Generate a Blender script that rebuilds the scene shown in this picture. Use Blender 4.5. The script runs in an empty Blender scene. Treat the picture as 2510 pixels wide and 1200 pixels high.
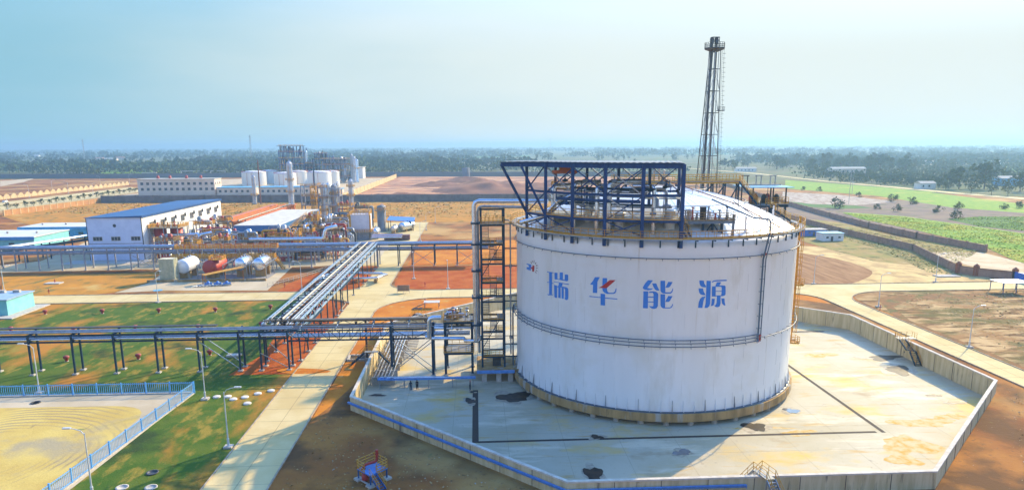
import bpy, math, random
import numpy as np
from mathutils import Vector, noise as mnoise
R=math.radians
sc=bpy.context.scene
col=sc.collection
# ---------------------------------------------------------------- camera
FPX=1711.9; PITCH=.198502; ROLL=-.005019; YAW=-R(2.9); CAMH=40.3; PCY=700.
cd=bpy.data.cameras.new('camera'); cam=bpy.data.objects.new('camera',cd); col.objects.link(cam)
def _axes():
    cp,sp=math.cos(PITCH),math.sin(PITCH); c,s=math.cos(ROLL),math.sin(ROLL)
    fw=np.array([0,cp,-sp]); rt=np.array([1.,0,0]); up=np.array([0,sp,cp])
    rt,up=rt*c+up*s, up*c-rt*s
    a,b=math.cos(YAW),math.sin(YAW); M=np.array([[a,-b,0],[b,a,0],[0,0,1]])
    return M@fw,M@rt,M@up
FW,RT,UP=_axes(); CP=np.array([0,0,CAMH])
from mathutils import Matrix
m=Matrix(((RT[0],UP[0],-FW[0],0),(RT[1],UP[1],-FW[1],0),(RT[2],UP[2],-FW[2],CAMH),(0,0,0,1)))
cam.matrix_world=m
cd.sensor_width=36; cd.sensor_fit='HORIZONTAL'; cd.lens=FPX/2510*36; cd.shift_y=(PCY-600)/2510; cd.clip_start=.5; cd.clip_end=60000
sc.camera=cam
# ---------------------------------------------------------------- sky, sun, exposure
SUN_EL=R(27.5); SUN_AZ=R(44.8)          # direction towards the sun, azimuth from +X
w=bpy.data.worlds.new('World'); sc.world=w; w.use_nodes=True
nt=w.node_tree; nt.nodes.clear()
sky=nt.nodes.new('ShaderNodeTexSky'); sky.sky_type='NISHITA'; sky.sun_disc=False
sky.sun_elevation=SUN_EL; sky.sun_rotation=R(90)-SUN_AZ; sky.air_density=1.0; sky.dust_density=2.5; sky.ozone_density=3.0; sky.altitude=100
bg=nt.nodes.new('ShaderNodeBackground'); bg.inputs[1].default_value=0.115
out=nt.nodes.new('ShaderNodeOutputWorld')
def _n(t,**k):
    n=nt.nodes.new(t)
    for a,b in k.items(): setattr(n,a,b)
    return n
tint=_n('ShaderNodeMix',data_type='RGBA',blend_type='MULTIPLY'); tint.inputs[0].default_value=1; tint.inputs[7].default_value=(1.2,2.05,3.05,1)
nt.links.new(sky.outputs[0],tint.inputs[6])
# haze band low in the sky, brighter towards the sun
tcw=_n('ShaderNodeTexCoord'); sep=_n('ShaderNodeSeparateXYZ'); nt.links.new(tcw.outputs['Generated'],sep.inputs[0])
dot=_n('ShaderNodeVectorMath',operation='DOT_PRODUCT'); nt.links.new(tcw.outputs['Generated'],dot.inputs[0]); dot.inputs[1].default_value=(math.cos(SUN_AZ),math.sin(SUN_AZ),0)
sr=_n('ShaderNodeMapRange',interpolation_type='SMOOTHSTEP'); sr.inputs[1].default_value=.15; sr.inputs[2].default_value=.86; 
nzw=_n('ShaderNodeTexNoise'); mpw=_n('ShaderNodeMapping'); mpw.inputs['Scale'].default_value=(1.6,1.6,7); nt.links.new(tcw.outputs['Generated'],mpw.inputs[0]); nt.links.new(mpw.outputs[0],nzw.inputs['Vector']); nzw.inputs['Scale'].default_value=1.3; nzw.inputs['Detail'].default_value=5
nzm=_n('ShaderNodeMapRange'); nzm.inputs[1].default_value=.3; nzm.inputs[2].default_value=.7; nzm.inputs[3].default_value=-.09; nzm.inputs[4].default_value=.09; nt.links.new(nzw.outputs['Fac'],nzm.inputs[0])
add_=_n('ShaderNodeMath',operation='ADD'); nt.links.new(dot.outputs['Value'],add_.inputs[0]); nt.links.new(nzm.outputs[0],add_.inputs[1]); nt.links.new(add_.outputs[0],sr.inputs[0])
hz=_n('ShaderNodeMix',data_type='RGBA'); hz.inputs[6].default_value=(1.55,3.0,3.7,1); hz.inputs[7].default_value=(4.15,4.6,4.5,1); nt.links.new(sr.outputs[0],hz.inputs[0])
rr_b=_n('ShaderNodeMapRange',interpolation_type='SMOOTHSTEP'); rr_b.inputs[1].default_value=.1; rr_b.inputs[2].default_value=-.5; nt.links.new(dot.outputs['Value'],rr_b.inputs[0])
hz2=_n('ShaderNodeMix',data_type='RGBA'); hz2.inputs[7].default_value=(4.0,4.4,4.4,1); nt.links.new(rr_b.outputs[0],hz2.inputs[0]); nt.links.new(hz.outputs[2],hz2.inputs[6]); hz=hz2
er=_n('ShaderNodeMapRange',interpolation_type='SMOOTHSTEP'); er.inputs[1].default_value=.10; er.inputs[2].default_value=.62; er.inputs[3].default_value=1; er.inputs[4].default_value=.0; nt.links.new(sep.outputs['Z'],er.inputs[0])
mixs=_n('ShaderNodeMix',data_type='RGBA'); nt.links.new(er.outputs[0],mixs.inputs[0]); nt.links.new(tint.outputs[2],mixs.inputs[6]); nt.links.new(hz.outputs[2],mixs.inputs[7])
nt.links.new(mixs.outputs[2],bg.inputs[0]); nt.links.new(bg.outputs[0],out.inputs[0])
sl=bpy.data.lights.new('sun','SUN'); sl.energy=4.9; sl.angle=R(.5); sl.color=(1,.75,.36)
so=bpy.data.objects.new('sun',sl); col.objects.link(so)
sd=Vector((math.cos(SUN_EL)*math.cos(SUN_AZ),math.cos(SUN_EL)*math.sin(SUN_AZ),math.sin(SUN_EL)))
so.rotation_euler=sd.to_track_quat('Z','Y').to_euler()
sc.view_settings.view_transform='Standard'; sc.view_settings.look='None'; sc.view_settings.gamma=1; sc.view_settings.exposure=0.78
sc.render.engine='CYCLES'
cy=sc.cycles; cy.use_denoising=True; cy.max_bounces=5; cy.diffuse_bounces=3; cy.glossy_bounces=3; cy.transmission_bounces=2; cy.volume_bounces=1; cy.transparent_max_bounces=8
try: cy.denoiser='OPENIMAGEDENOISE'
except Exception: pass
cy.sample_clamp_indirect=6
# ---------------------------------------------------------------- pixel -> world helpers (photo measured on its real planes)
def ray(x,y): return FW+RT*(x-1255)/FPX-UP*(y-PCY)/FPX
def G(x,y,z=0.):
    d=ray(x,y); return CP+d*(z-CAMH)/d[2]
def GY(x,y,Y):
    d=ray(x,y); return CP+d*Y/d[1]
TX,TY=31.08,121.88; TR=24.
def CYL(x,y,rr=TR):
    d=ray(x,y); ox,oy=-TX,-TY
    a=d[0]**2+d[1]**2; b=2*(ox*d[0]+oy*d[1]); D=b*b-4*a*(ox*ox+oy*oy-rr*rr)
    t=(-b-math.sqrt(max(D,0)))/2/a; return CP+d*t
# ---------------------------------------------------------------- materials
MATS={}
def mat(name,c1,c2=None,rough=.6,scale=1.,metal=0.,bump=0.,detail=4.,coord='obj',streak=None,spot=None,thr=(.4,.6),bs=None,spec=None,obr=False):
    """procedural material: two base colours mixed by noise, optional second noise layer (spot=(colour,scale,lo,hi))"""
    if name in MATS: return MATS[name]
    m_=bpy.data.materials.new(name); m_.use_nodes=True; n=m_.node_tree.nodes; l=m_.node_tree.links
    p=n['Principled BSDF']; p.inputs['Roughness'].default_value=rough; p.inputs['Metallic'].default_value=metal
    if spec is None and rough>=.75: spec=.12
    if spec is not None: p.inputs['Specular IOR Level'].default_value=spec
    if coord=='obj': tc=n.new('ShaderNodeTexCoord').outputs['Object']
    else: tc=n.new('ShaderNodeNewGeometry').outputs['Position']
    if streak:
        mp=n.new('ShaderNodeMapping'); mp.inputs['Scale'].default_value=streak; l.new(tc,mp.inputs[0]); tc2=mp.outputs[0]
    else: tc2=tc
    def noi(s,d,src,w_=0.):
        t=n.new('ShaderNodeTexNoise'); t.inputs['Scale'].default_value=s; t.inputs['Detail'].default_value=d; t.inputs['Roughness'].default_value=.6; l.new(src,t.inputs['Vector']); return t.outputs['Fac']
    def ramp(src,lo,hi):
        r=n.new('ShaderNodeMapRange'); r.inputs[1].default_value=lo; r.inputs[2].default_value=hi; l.new(src,r.inputs[0]); return r.outputs[0]
    if c2 is None: c2=tuple(x*.82 for x in c1)
    mx=n.new('ShaderNodeMix'); mx.data_type='RGBA'; mx.inputs[6].default_value=(*c1,1); mx.inputs[7].default_value=(*c2,1)
    l.new(ramp(noi(scale,detail,tc2),*thr),mx.inputs[0]); cur=mx.outputs[2]
    for sp in ([spot] if spot and not isinstance(spot,list) else (spot or [])):
        m2=n.new('ShaderNodeMix'); m2.data_type='RGBA'; m2.inputs[7].default_value=(*sp[0],1); l.new(cur,m2.inputs[6])
        src=tc
        if len(sp)>4:
            mp=n.new('ShaderNodeMapping'); mp.inputs['Scale'].default_value=sp[4]; mp.inputs['Location'].default_value=(13.3,7.1,3.3)
            if len(sp)>5: mp.inputs['Rotation'].default_value=(0,0,sp[5])
            l.new(tc,mp.inputs[0]); src=mp.outputs[0]
        l.new(ramp(noi(sp[1],6,src),sp[2],sp[3]),m2.inputs[0]); cur=m2.outputs[2]
    l.new(cur,p.inputs['Base Color'])
    if bump:
        b=n.new('ShaderNodeBump'); b.inputs['Strength'].default_value=bump; b.inputs['Distance'].default_value=.1
        l.new(noi(bs or scale*8,5,tc),b.inputs['Height']); l.new(b.outputs[0],p.inputs['Normal'])
    MATS[name]=m_; return m_
# ---------------------------------------------------------------- mesh builder
class MB:
    def __init__(s): s.v=[]; s.f=[]; s.sm=[]
    def add(s,vs,fs,smooth=False):
        o=len(s.v); s.v+= [tuple(map(float,q)) for q in vs]; s.f+=[tuple(i+o for i in f) for f in fs]; s.sm+=[smooth]*len(fs)
    def box(s,a,b,rz=0.,c=None):
        (x0,y0,z0),(x1,y1,z1)=a,b
        vs=[(x0,y0,z0),(x1,y0,z0),(x1,y1,z0),(x0,y1,z0),(x0,y0,z1),(x1,y0,z1),(x1,y1,z1),(x0,y1,z1)]
        if rz:
            cx,cy_=c or ((x0+x1)/2,(y0+y1)/2); ca,sa=math.cos(rz),math.sin(rz)
            vs=[(cx+(x-cx)*ca-(y-cy_)*sa,cy_+(x-cx)*sa+(y-cy_)*ca,z) for x,y,z in vs]
        s.add(vs,[(0,3,2,1),(4,5,6,7),(0,1,5,4),(1,2,6,5),(2,3,7,6),(3,0,4,7)]); return s
    def beam(s,p,q,w_=.2,h=None,upv=(0,0,1)):
        h=h or w_; p=Vector(p); q=Vector(q); d=(q-p)
        if d.length<1e-5: return s
        d.normalize(); u=Vector(upv)
        if abs(d.dot(u))>.98: u=Vector((1,0,0))
        sx=d.cross(u).normalized()*w_/2; sz=sx.cross(d).normalized()*h/2
        vs=[p-sx-sz,p+sx-sz,p+sx+sz,p-sx+sz,q-sx-sz,q+sx-sz,q+sx+sz,q-sx+sz]
        s.add(vs,[(0,3,2,1),(4,5,6,7),(0,1,5,4),(1,2,6,5),(2,3,7,6),(3,0,4,7)]); return s
    def hbeam(s,p,q,w_=.3,h=None):
        """I section: two flanges and a web"""
        h=h or w_; p=Vector(p); q=Vector(q); d=(q-p).normalized(); u=Vector((0,0,1))
        if abs(d.dot(u))>.98: u=Vector((0,1,0))
        sx=d.cross(u).normalized(); sz=sx.cross(d).normalized(); t=h*.12
        for k in (-1,1):
            o=sz*(h/2-t/2)*k; s.beam(p+o,q+o,w_,t,sz)
        s.beam(p,q,t,h-2*t-.004,sz); return s
    def tube(s,pts,r,n=8,cap=True,smooth=True):
        pts=[Vector(p) for p in pts]; rings=[]; L=len(pts)
        rr=r if isinstance(r,(list,tuple)) else [r]*L
        prev=None; vs=[]; fs=[]
        for i,p in enumerate(pts):
            d=(pts[min(i+1,L-1)]-pts[max(i-1,0)])
            if d.length<1e-9: d=Vector((0,0,1))
            d.normalize()
            if prev is None:
                u=Vector((0,0,1)) if abs(d.z)<.9 else Vector((1,0,0)); a=d.cross(u).normalized()
            else:
                a=prev-d*prev.dot(d)
                a=a.normalized() if a.length>1e-6 else d.orthogonal().normalized()
            prev=a; b=d.cross(a)
            for k in range(n):
                t=2*math.pi*k/n; vs.append(p+(a*math.cos(t)+b*math.sin(t))*rr[i])
        for i in range(L-1):
            for k in range(n): fs.append((i*n+k,i*n+(k+1)%n,(i+1)*n+(k+1)%n,(i+1)*n+k))
        s.add(vs,fs,smooth)
        if cap: s.add(vs[:n],[tuple(reversed(range(n)))]); s.add(vs[-n:],[tuple(range(n))])
        return s
    def lathe(s,prof,c=(0,0,0),n=32,smooth=True,a0=0,a1=360):
        full=abs(a1-a0)>=360; m_=n if full else n+1; vs=[]
        for r,z in prof:
            for k in range(m_):
                t=R(a0+(a1-a0)*k/n); vs.append((c[0]+r*math.cos(t),c[1]+r*math.sin(t),c[2]+z))
        fs=[]
        for i in range(len(prof)-1):
            for k in range(n):
                k2=(k+1)%m_; fs.append((i*m_+k,i*m_+k2,(i+1)*m_+k2,(i+1)*m_+k))
        s.add(vs,fs,smooth); return s
    def prism(s,poly,z0,z1,top=True,bottom=False):
        n=len(poly); vs=[(x,y,z0) for x,y in poly]+[(x,y,z1) for x,y in poly]
        fs=[(i,(i+1)%n,n+(i+1)%n,n+i) for i in range(n)]
        s.add(vs,fs)
        if top: s.add([(x,y,z1) for x,y in poly],[tuple(range(n))])
        if bottom: s.add([(x,y,z0) for x,y in poly],[tuple(reversed(range(n)))])
        return s
    def sheet(s,poly,z):
        s.add([(p[0],p[1],z) for p in poly],[tuple(range(len(poly)))]); return s
    def quad(s,a,b,c,d): s.add([a,b,c,d],[(0,1,2,3)]); return s
    def build(s,name,material,parent=None,**props):
        me=bpy.data.meshes.new(name); me.from_pydata(s.v,[],s.f)
        me.polygons.foreach_set('use_smooth',s.sm); me.materials.append(material); me.update()
        o=bpy.data.objects.new(name,me); col.objects.link(o)
        if parent:
            o.parent=parent
            if parent.type=='EMPTY' or True: o.matrix_parent_inverse=parent.matrix_world.inverted() if False else Matrix.Translation(-Vector(parent.location))
        for k,v in props.items(): o[k]=v
        return o
def ccw(poly):
    a=sum(poly[i][0]*poly[(i+1)%len(poly)][1]-poly[(i+1)%len(poly)][0]*poly[i][1] for i in range(len(poly)))
    return poly if a>0 else poly[::-1]
def thing(name,label,cat,loc=(0,0,0),group=None):
    """an Empty at the base of a thing; parts are built in world coordinates and offset back"""
    o=bpy.data.objects.new(name,None); o.empty_display_size=.5; col.objects.link(o); o.location=loc
    o['label']=label; o['category']=cat
    if group: o['group']=group
    return o
def tag(o,label,cat,group=None,kind=None):
    o['label']=label; o['category']=cat
    if group: o['group']=group
    if kind: o['kind']=kind
    return o
def struct(name,mb,m_,label=None,kind='structure'):
    o=mb.build(name,m_); o['kind']=kind
    if label: o['label']=label
    return o
def copy_thing(src,loc,label,rz=0.,scale=None,group=None):
    r=src.copy(); col.objects.link(r); r.location=loc; r.rotation_euler=(0,0,rz); r['label']=label
    if scale: r.scale=scale if isinstance(scale,(tuple,list)) else (scale,)*3
    if group: r['group']=group
    for ch in list(src.children):
        c=ch.copy(); col.objects.link(c); c.parent=r
        for g in ch.children:
            d=g.copy(); col.objects.link(d); d.parent=c
    return r
def rail(mb,pts,h=1.1,step=1.6,r=.035,bars=3,toe=True,closed=False,pr=None):
    """guard rail along a polyline"""
    pts=[Vector(p) for p in pts]
    if closed: pts=pts+[pts[0]]
    for a,b in zip(pts[:-1],pts[1:]):
        for k in range(bars):
            z=Vector((0,0,h*(k+1)/bars)); mb.beam(a+z,b+z,r*2)
        if toe: mb.beam(a+Vector((0,0,.08)),b+Vector((0,0,.08)),.02,.14)
        n=max(1,round((b-a).length/step))
        for i in range(n): p=a.lerp(b,i/n); mb.beam(p,p+Vector((0,0,h)),(pr or r)*2)
    mb.beam(pts[-1],pts[-1]+Vector((0,0,h)),r*2)
def smooth_poly(px,it=2,closed=True):
    p=list(px)
    for _ in range(it):
        q=[]
        n=len(p)
        for i in range(n if closed else n-1):
            a=p[i]; b=p[(i+1)%n]; q+=[(a[0]*.75+b[0]*.25,a[1]*.75+b[1]*.25),(a[0]*.25+b[0]*.75,a[1]*.25+b[1]*.75)]
        p=q
    return p
def GP(px,z=0.): return [tuple(G(x,y,z)[:2]) for x,y in px]

from mathutils.geometry import tessellate_polygon
# ================================================================= GROUND
DK=[(-20,104),(10,74),(54,74),(84.7,104.7),(84.7,150),(54.7,180),(10,180),(-20,150)]     # dike, outer face
M_dirt=mat('bare orange earth',(.40,.165,.035),(.24,.08,.022),rough=.95,scale=.045,coord='w',detail=8,bump=.6,bs=1.2,thr=(.38,.62),
   spot=[((.13,.06,.022),.075,.47,.60),((.46,.27,.09),.02,.5,.62),((.17,.15,.05),.35,.66,.74),((.13,.07,.035),1.3,.58,.72),((.50,.36,.2),2.6,.66,.74)])
def sheet_hole(outer,hole,z):
    pts=[Vector((x,y,0)) for x,y in outer]; hp=[Vector((x,y,0)) for x,y in hole]
    tr=tessellate_polygon([pts,hp]); allp=pts+hp
    mb=MB(); mb.add([(p.x,p.y,z) for p in allp],[tuple(t) for t in tr]); return mb
g=sheet_hole([(-9000,-200),(9000,-200),(9000,14000),(-9000,14000)],DK,0.)
struct('ground',g,M_dirt,'bare orange earth of the plant site')
# far country: fields, green and tan
M_far=mat('distant farm land',(.075,.10,.035),(.13,.115,.05),rough=1,scale=.006,coord='w',detail=8,thr=(.4,.6),
   spot=[((.22,.19,.10),.011,.58,.63,(1,3,1)),((.10,.17,.04),.008,.60,.64,(1,2.5,1),.3)])
def far_poly(px,z): return [tuple(G(x,y,0)[:2]) for x,y in px]
fb=[(-9000,955),(-640,953),(-330,950),(-200,985),(-95,960),(20,900),(110,850),(260,700),(420,500),(600,330),(9000,330),(9000,13900),(-9000,13900)]
struct('field',MB().sheet(ccw(fb),.03),M_far,'far green and tan farm land')
# grass lawn, left
M_lawn=mat('patchy lawn',(.050,.105,.012),(.085,.125,.016),rough=.95,scale=.25,coord='w',detail=8,bump=.8,bs=3,
   spot=[((.40,.17,.025),.10,.50,.62,(1,.4,1),R(38)),((.26,.19,.03),.45,.54,.66,(1,.45,1),R(38)),((.03,.055,.015),.09,.55,.68)])
lawn=[(-150,127),(-60,127),(-50,128.5),(-50,185),(-51,185),(-150,183.5)]
M_red=mat('red soil',(.33,.06,.008),(.42,.11,.018),rough=.95,scale=.2,coord='w',detail=8,bump=.8,bs=2,thr=(.4,.62),spot=[((.13,.05,.02),.4,.62,.72)])
M_orange=mat('orange soil',(.54,.20,.022),(.44,.13,.015),rough=.95,scale=.12,coord='w',detail=8,bump=.7,bs=2,thr=(.4,.6),spot=[((.42,.30,.10),.3,.6,.7),((.22,.07,.03),.5,.64,.72)])
M_straw=mat('dry straw grass',(.50,.22,.03),(.38,.18,.03),rough=.95,scale=.18,coord='w',detail=8,bump=.8,bs=3,thr=(.4,.6),spot=[((.15,.14,.04),.22,.56,.66,(1,.4,1)),((.50,.33,.10),.06,.58,.68)])
tag(struct('lawn',MB().sheet(ccw([(-150,60),(-33.6,60),(-33.6,126),(-42,129),(-47.5,184.7),(-150,184.7)]),.02),M_lawn),'patchy green lawn with orange bare streaks left of the road','lawn',kind='structure')
struct('soil',MB().sheet(ccw([(-45,122.5),(-33.6,122.5),(-33.6,160),(-34,172),(-35.5,180),(-38,183),(-42,184.7),(-47.4,184.7),(-42.5,135)]),.04),M_red)
struct('soil',MB().sheet(ccw(smooth_poly([(-60,196.5),(-47,196.5),(-41,195.5),(-36,198),(-33.6,203),(-33.6,246),(-46,246)],1)),.04),M_red)
struct('soil',MB().sheet(ccw(GP([(5,677),(375,668),(385,672),(370,690),(280,716),(170,729),(35,732),(5,733)])),.04),M_straw,'straw coloured dry ground beside the process area')
# islands right of the road
def fillet(poly,rad,n=6):
    out=[]
    N=len(poly)
    for i in range(N):
        p=Vector(poly[i]); a=Vector(poly[i-1]); b=Vector(poly[(i+1)%N]); r=rad[i] if isinstance(rad,(list,tuple)) else rad
        if r<=0: out.append(tuple(p)); continue
        u=(a-p).normalized(); v=(b-p).normalized(); r=min(r,(a-p).length*.49,(b-p).length*.49)
        for k in range(n+1):
            t=k/n; q=(p+u*r)*(1-t)**2+p*2*t*(1-t)+(p+v*r)*t*t; out.append(tuple(q))
    return out
isl1=fillet([(-24.8,196.8),(110,196.8),(110,236),(-24.8,236)],[11,0,0,0])
isl1b=fillet([(-24.0,238),(86,238),(86,300),(-24.0,300)],[0,0,0,0])
isl2=fillet([(-25,183.6),(-25,155),(-19,140),(-19,151),(9,181.5),(60,181.5),(90,180),(90,183.6)],[12,0,0,0,0,0,0,0])
struct('soil',MB().sheet(ccw(isl1),.04),M_red,'red ploughed soil island north of the cross road')
struct('soil',MB().sheet(ccw(isl1b),.045),M_orange)
struct('soil',MB().sheet(ccw(fillet([(-25.2,185),(-25.2,100),(-23.5,106),(-21.5,116),(-20.6,122),(-20.6,150.5),(9,181),(80,181),(90.6,170),(90.6,180),(86,184.6),(-10,184.6)],[16,0,0,0,0,0,0,0,0,4,5,0])),.02),M_orange,'orange earth verge between the road and the dike wall')
# dry grassland beyond the plant
struct('dry_grass',MB().sheet(ccw([(-300,530),(-290,440),(-160,300),(-60,300),(-60,376),(-20,376),(120,376),(120,515),(-90,510)]),.05),M_straw)
# right: tilled brown plot and stony plot
M_till=mat('tilled brown soil',(.22,.10,.04),(.34,.18,.08),rough=.95,scale=.5,coord='w',streak=(1,.12,1),detail=5,bump=.8,bs=2,thr=(.4,.6))
struct('soil',MB().sheet(ccw(smooth_poly(GP([(1935,700),(1935,617),(1990,623),(2070,638),(2135,660),(2140,673),(2110,688),(2080,697)]),1)),.06),M_till,'fan shaped plot of tilled brown soil')
M_sand=mat('pale sandy track',(.62,.44,.18),(.40,.26,.11),rough=.95,scale=.15,coord='w',detail=8,bump=.5,bs=2,spot=[((.20,.14,.05),.25,.6,.7,(1,.3,1))])
struct('soil',MB().sheet(ccw(GP([(1935,600),(2010,605),(2140,640),(2290,655),(2400,668),(2440,688),(2100,695),(1935,697)])),.05),M_sand)
M_scrub=mat('scrubby yellow weeds',(.24,.21,.06),(.33,.22,.08),rough=1,scale=.12,coord='w',detail=8,bump=.9,bs=1.5,spot=[((.09,.10,.03),.2,.55,.63),((.42,.32,.16),.12,.6,.66)])
struct('weeds',MB().sheet(ccw(GP([(1960,549),(2330,636),(2345,652),(2330,662),(2140,640),(2030,610),(1965,590)])),.045),M_scrub)
struct('weeds',MB().sheet(ccw(GP([(1965,535),(2060,545),(2200,580),(2400,612),(2340,625),(2250,613),(2130,582),(2000,548)])),.045),M_scrub)
M_stony=mat('stony rough ground',(.50,.33,.15),(.30,.16,.06),rough=1,scale=.12,coord='w',detail=8,bump=.9,bs=1.2,thr=(.42,.58),spot=[((.14,.07,.025),.45,.50,.60,(.35,1,1)),((.12,.10,.03),.06,.50,.62,(1,2.2,1)),((.52,.42,.28),.8,.66,.72)])
struct('rubble',MB().sheet(ccw(fillet([(99.5,60),(200,60),(200,184.5),(99.5,184.5)],[0,0,0,14])),.03),M_stony,'rough stony plot inside the right road loop')
M_verge=mat('dark brown verge soil',(.17,.085,.035),(.26,.12,.04),rough=.95,scale=.4,coord='w',detail=7,bump=.6,bs=2,spot=[((.10,.10,.03),.3,.52,.62),((.45,.28,.12),.5,.62,.7)])
struct('soil',MB().sheet(ccw(GP([(2150,733),(2180,723),(2300,719),(2510,717),(2510,731),(2300,732),(2215,740),(2190,752),(2230,785),(2330,825),(2420,860),(2510,899),(2510,914),(2400,870),(2290,825),(2200,783)])),.035),M_verge)
struct('soil',MB().sheet(ccw(smooth_poly(GP([(672,908),(700,902),(760,903),(800,906),(815,912),(760,917),(700,916)]),1)),.085),M_orange)
# roads
M_road=mat('pale concrete road',(.60,.48,.24),(.52,.39,.17),rough=.85,scale=.12,coord='w',detail=7,bump=.15,bs=6,spot=[((.60,.47,.22),.05,.5,.66),((.42,.27,.11),.3,.66,.76)])
M_joint=mat('road joint seal',(.25,.19,.11),rough=.9)
M_kerb=mat('kerb stone',(.42,.35,.25),(.3,.24,.17),rough=.9,scale=1,coord='w')
z=.08
rd=MB(); rd.sheet([(-33.3,40),(-25.6,40),(-25.6,376),(-33.3,376)],z); 
struct('road',rd,M_road,'straight pale concrete road along the lawn')
struct('road',MB().sheet([(-160,185.3),(-33.304,185.3),(-33.304,195.6),(-160,195.6)],z),M_road)
rr=MB(); rr.sheet([(-25.596,185),(91.5,184.6),(91.5,195),(-25.596,195.6)],z); rr.sheet([(91.504,60),(98,60),(98,195),(91.504,195)],z); rr.sheet([(98.004,184.2),(152,184),(180,184),(180,194.6),(98.004,194.6)],z)
def corner(mb,c,sx,sy,r,z):
    # concave fillet at road corner c filling towards (sx,sy)
    pts=[c]; n=8
    for k in range(n+1):
        t=k/n*math.pi/2; pts.append((c[0]+sx*r*(1-math.sin(t)),c[1]+sy*r*(1-math.cos(t))))
    mb.sheet(ccw(pts),z)
cr=.004
corner(rr,(-25.59,195.59),1,1,10,z+cr); corner(rr,(-25.59,185.01),1,-1,16,z+cr); corner(rr,(98,184.2),1,-1,14,z+cr); corner(rr,(91.5,184.6),-1,-1,10,z+cr)
struct('road',rr,M_road,'pale concrete road running behind the tank to the gate')
rl=MB(); corner(rl,(-33.31,195.59),-1,1,8,z+cr); corner(rl,(-33.31,185.31),-1,-1,7,z+cr)
struct('road',rl,M_road)
# joints every 5 m on the roads
jb=MB()
for y in np.arange(50,370,5.): jb.box((-33.2,y,z),(-25.7,y+.05,z+.006))
for x in np.arange(-155,90,5.):
    if not -34<x<-25: jb.box((x,185.6,z),(x+.05,195.3,z+.006))
for y in np.arange(62,184,5.): jb.box((91.6,y,z),(97.9,y+.05,z+.006))
jb.box((-29.5,50,z),(-29.45,184,z+.006)); jb.box((94.7,60,z),(94.75,184,z+.006))
struct('road_joints',jb,M_joint)
# process area and north concrete aprons
M_apron=mat('grey concrete apron',(.52,.42,.27),(.44,.35,.21),rough=.85,scale=.1,coord='w',detail=7,bump=.15,bs=5,spot=[((.24,.19,.13),.25,.62,.74)])
struct('pavement',MB().sheet(ccw(GP([(0,668),(375,660),(400,664),(395,672),(370,692),(280,718),(400,712),(655,712),(716,655),(900,648),(925,640),(955,600),(935,560),(560,555),(230,585),(100,640),(0,650)])),.064),M_apron,'grey concrete apron under the process units')
struct('pavement',MB().sheet([(-50,238),(-25.6,238),(-25.6,376),(-70,376)],.055),M_road)
kb=MB()
def kerb(pts,closed=False):
    if closed: pts=pts+[pts[0]]
    for a,b in zip(pts[:-1],pts[1:]): kb.beam((*a,.1),(*b,.1),.18,.2)
kerb([(-33.4,50),(-33.4,178)]); kerb([(-25.5,50),(-25.5,168)])
kerb([(-160,185.2),(-41,185.2)]); kerb([(-120,195.7),(-60,195.7),(-41,195.7)])
def arc(c,r,a0,a1,n=8): return [(c[0]+r*math.cos(R(a0+(a1-a0)*k/n)),c[1]+r*math.sin(R(a0+(a1-a0)*k/n))) for k in range(n+1)]
kerb(arc((-15.6,205.6),10,270,180)+[(-25.6,372)]); kerb([(-15.6,195.65),(91,195.2),(178,194.7)])
kerb(arc((-9.6,169),16,180,90)+[(80,184.5)]+arc((81.5,174.6),10,90,0)+[(91.45,62)])
kerb([(98.1,62)]+arc((112,170.2),14,180,90)+[(178,184.2)])
kerb(arc((-41.3,178.3),7,90,0)+[(-34.3,170)]); kerb(arc((-41.3,203.6),8,270,360)+[(-33.4,236)])
struct('kerb',kb,M_kerb)
# fenced yard on the left
M_yard=mat('pale yard concrete',(.52,.43,.29),(.44,.35,.22),rough=.85,scale=.1,coord='w',detail=6,bump=.2)
struct('pavement',MB().sheet([(-150,60),(-50.2,60),(-47.6,113.2),(-150,113.6)],.05),M_yard)
M_ysand=mat('yellow sand',(.55,.41,.12),(.47,.33,.09),rough=.95,scale=.12,coord='w',detail=7,bump=.5,bs=3,spot=[((.35,.29,.17),.07,.5,.62),((.25,.19,.10),.3,.64,.72,(1,.3,1))])
# curved tyre marks in the sand
ns=M_ysand.node_tree; wv=ns.nodes.new('ShaderNodeTexWave'); wv.wave_type='RINGS'; wv.rings_direction='Z'; wv.inputs['Scale'].default_value=.28; wv.inputs['Distortion'].default_value=11; wv.inputs['Detail'].default_value=3; wv.inputs['Detail Scale'].default_value=.25
geo=ns.nodes.new('ShaderNodeNewGeometry'); mp=ns.nodes.new('ShaderNodeMapping'); mp.inputs['Location'].default_value=(66,-88,0); ns.links.new(geo.outputs['Position'],mp.inputs[0]); ns.links.new(mp.outputs[0],wv.inputs[0])
nn=ns.nodes.new('ShaderNodeTexNoise'); nn.inputs['Scale'].default_value=.09; ns.links.new(geo.outputs['Position'],nn.inputs['Vector'])
rg=ns.nodes.new('ShaderNodeMapRange'); rg.inputs[1].default_value=.42; rg.inputs[2].default_value=.6; ns.links.new(nn.outputs['Fac'],rg.inputs[0])
r2=ns.nodes.new('ShaderNodeMapRange'); r2.inputs[1].default_value=.55; r2.inputs[2].default_value=.95; r2.inputs[4].default_value=.75; ns.links.new(wv.outputs['Fac'],r2.inputs[0])
mm=ns.nodes.new('ShaderNodeMath'); mm.operation='MULTIPLY'; ns.links.new(rg.outputs[0],mm.inputs[0]); ns.links.new(r2.outputs[0],mm.inputs[1])
mxx=ns.nodes.new('ShaderNodeMix'); mxx.data_type='RGBA'; mxx.inputs[7].default_value=(.25,.20,.13,1)
bs_=ns.nodes['Principled BSDF']; src=bs_.inputs['Base Color'].links[0].from_socket
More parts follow.
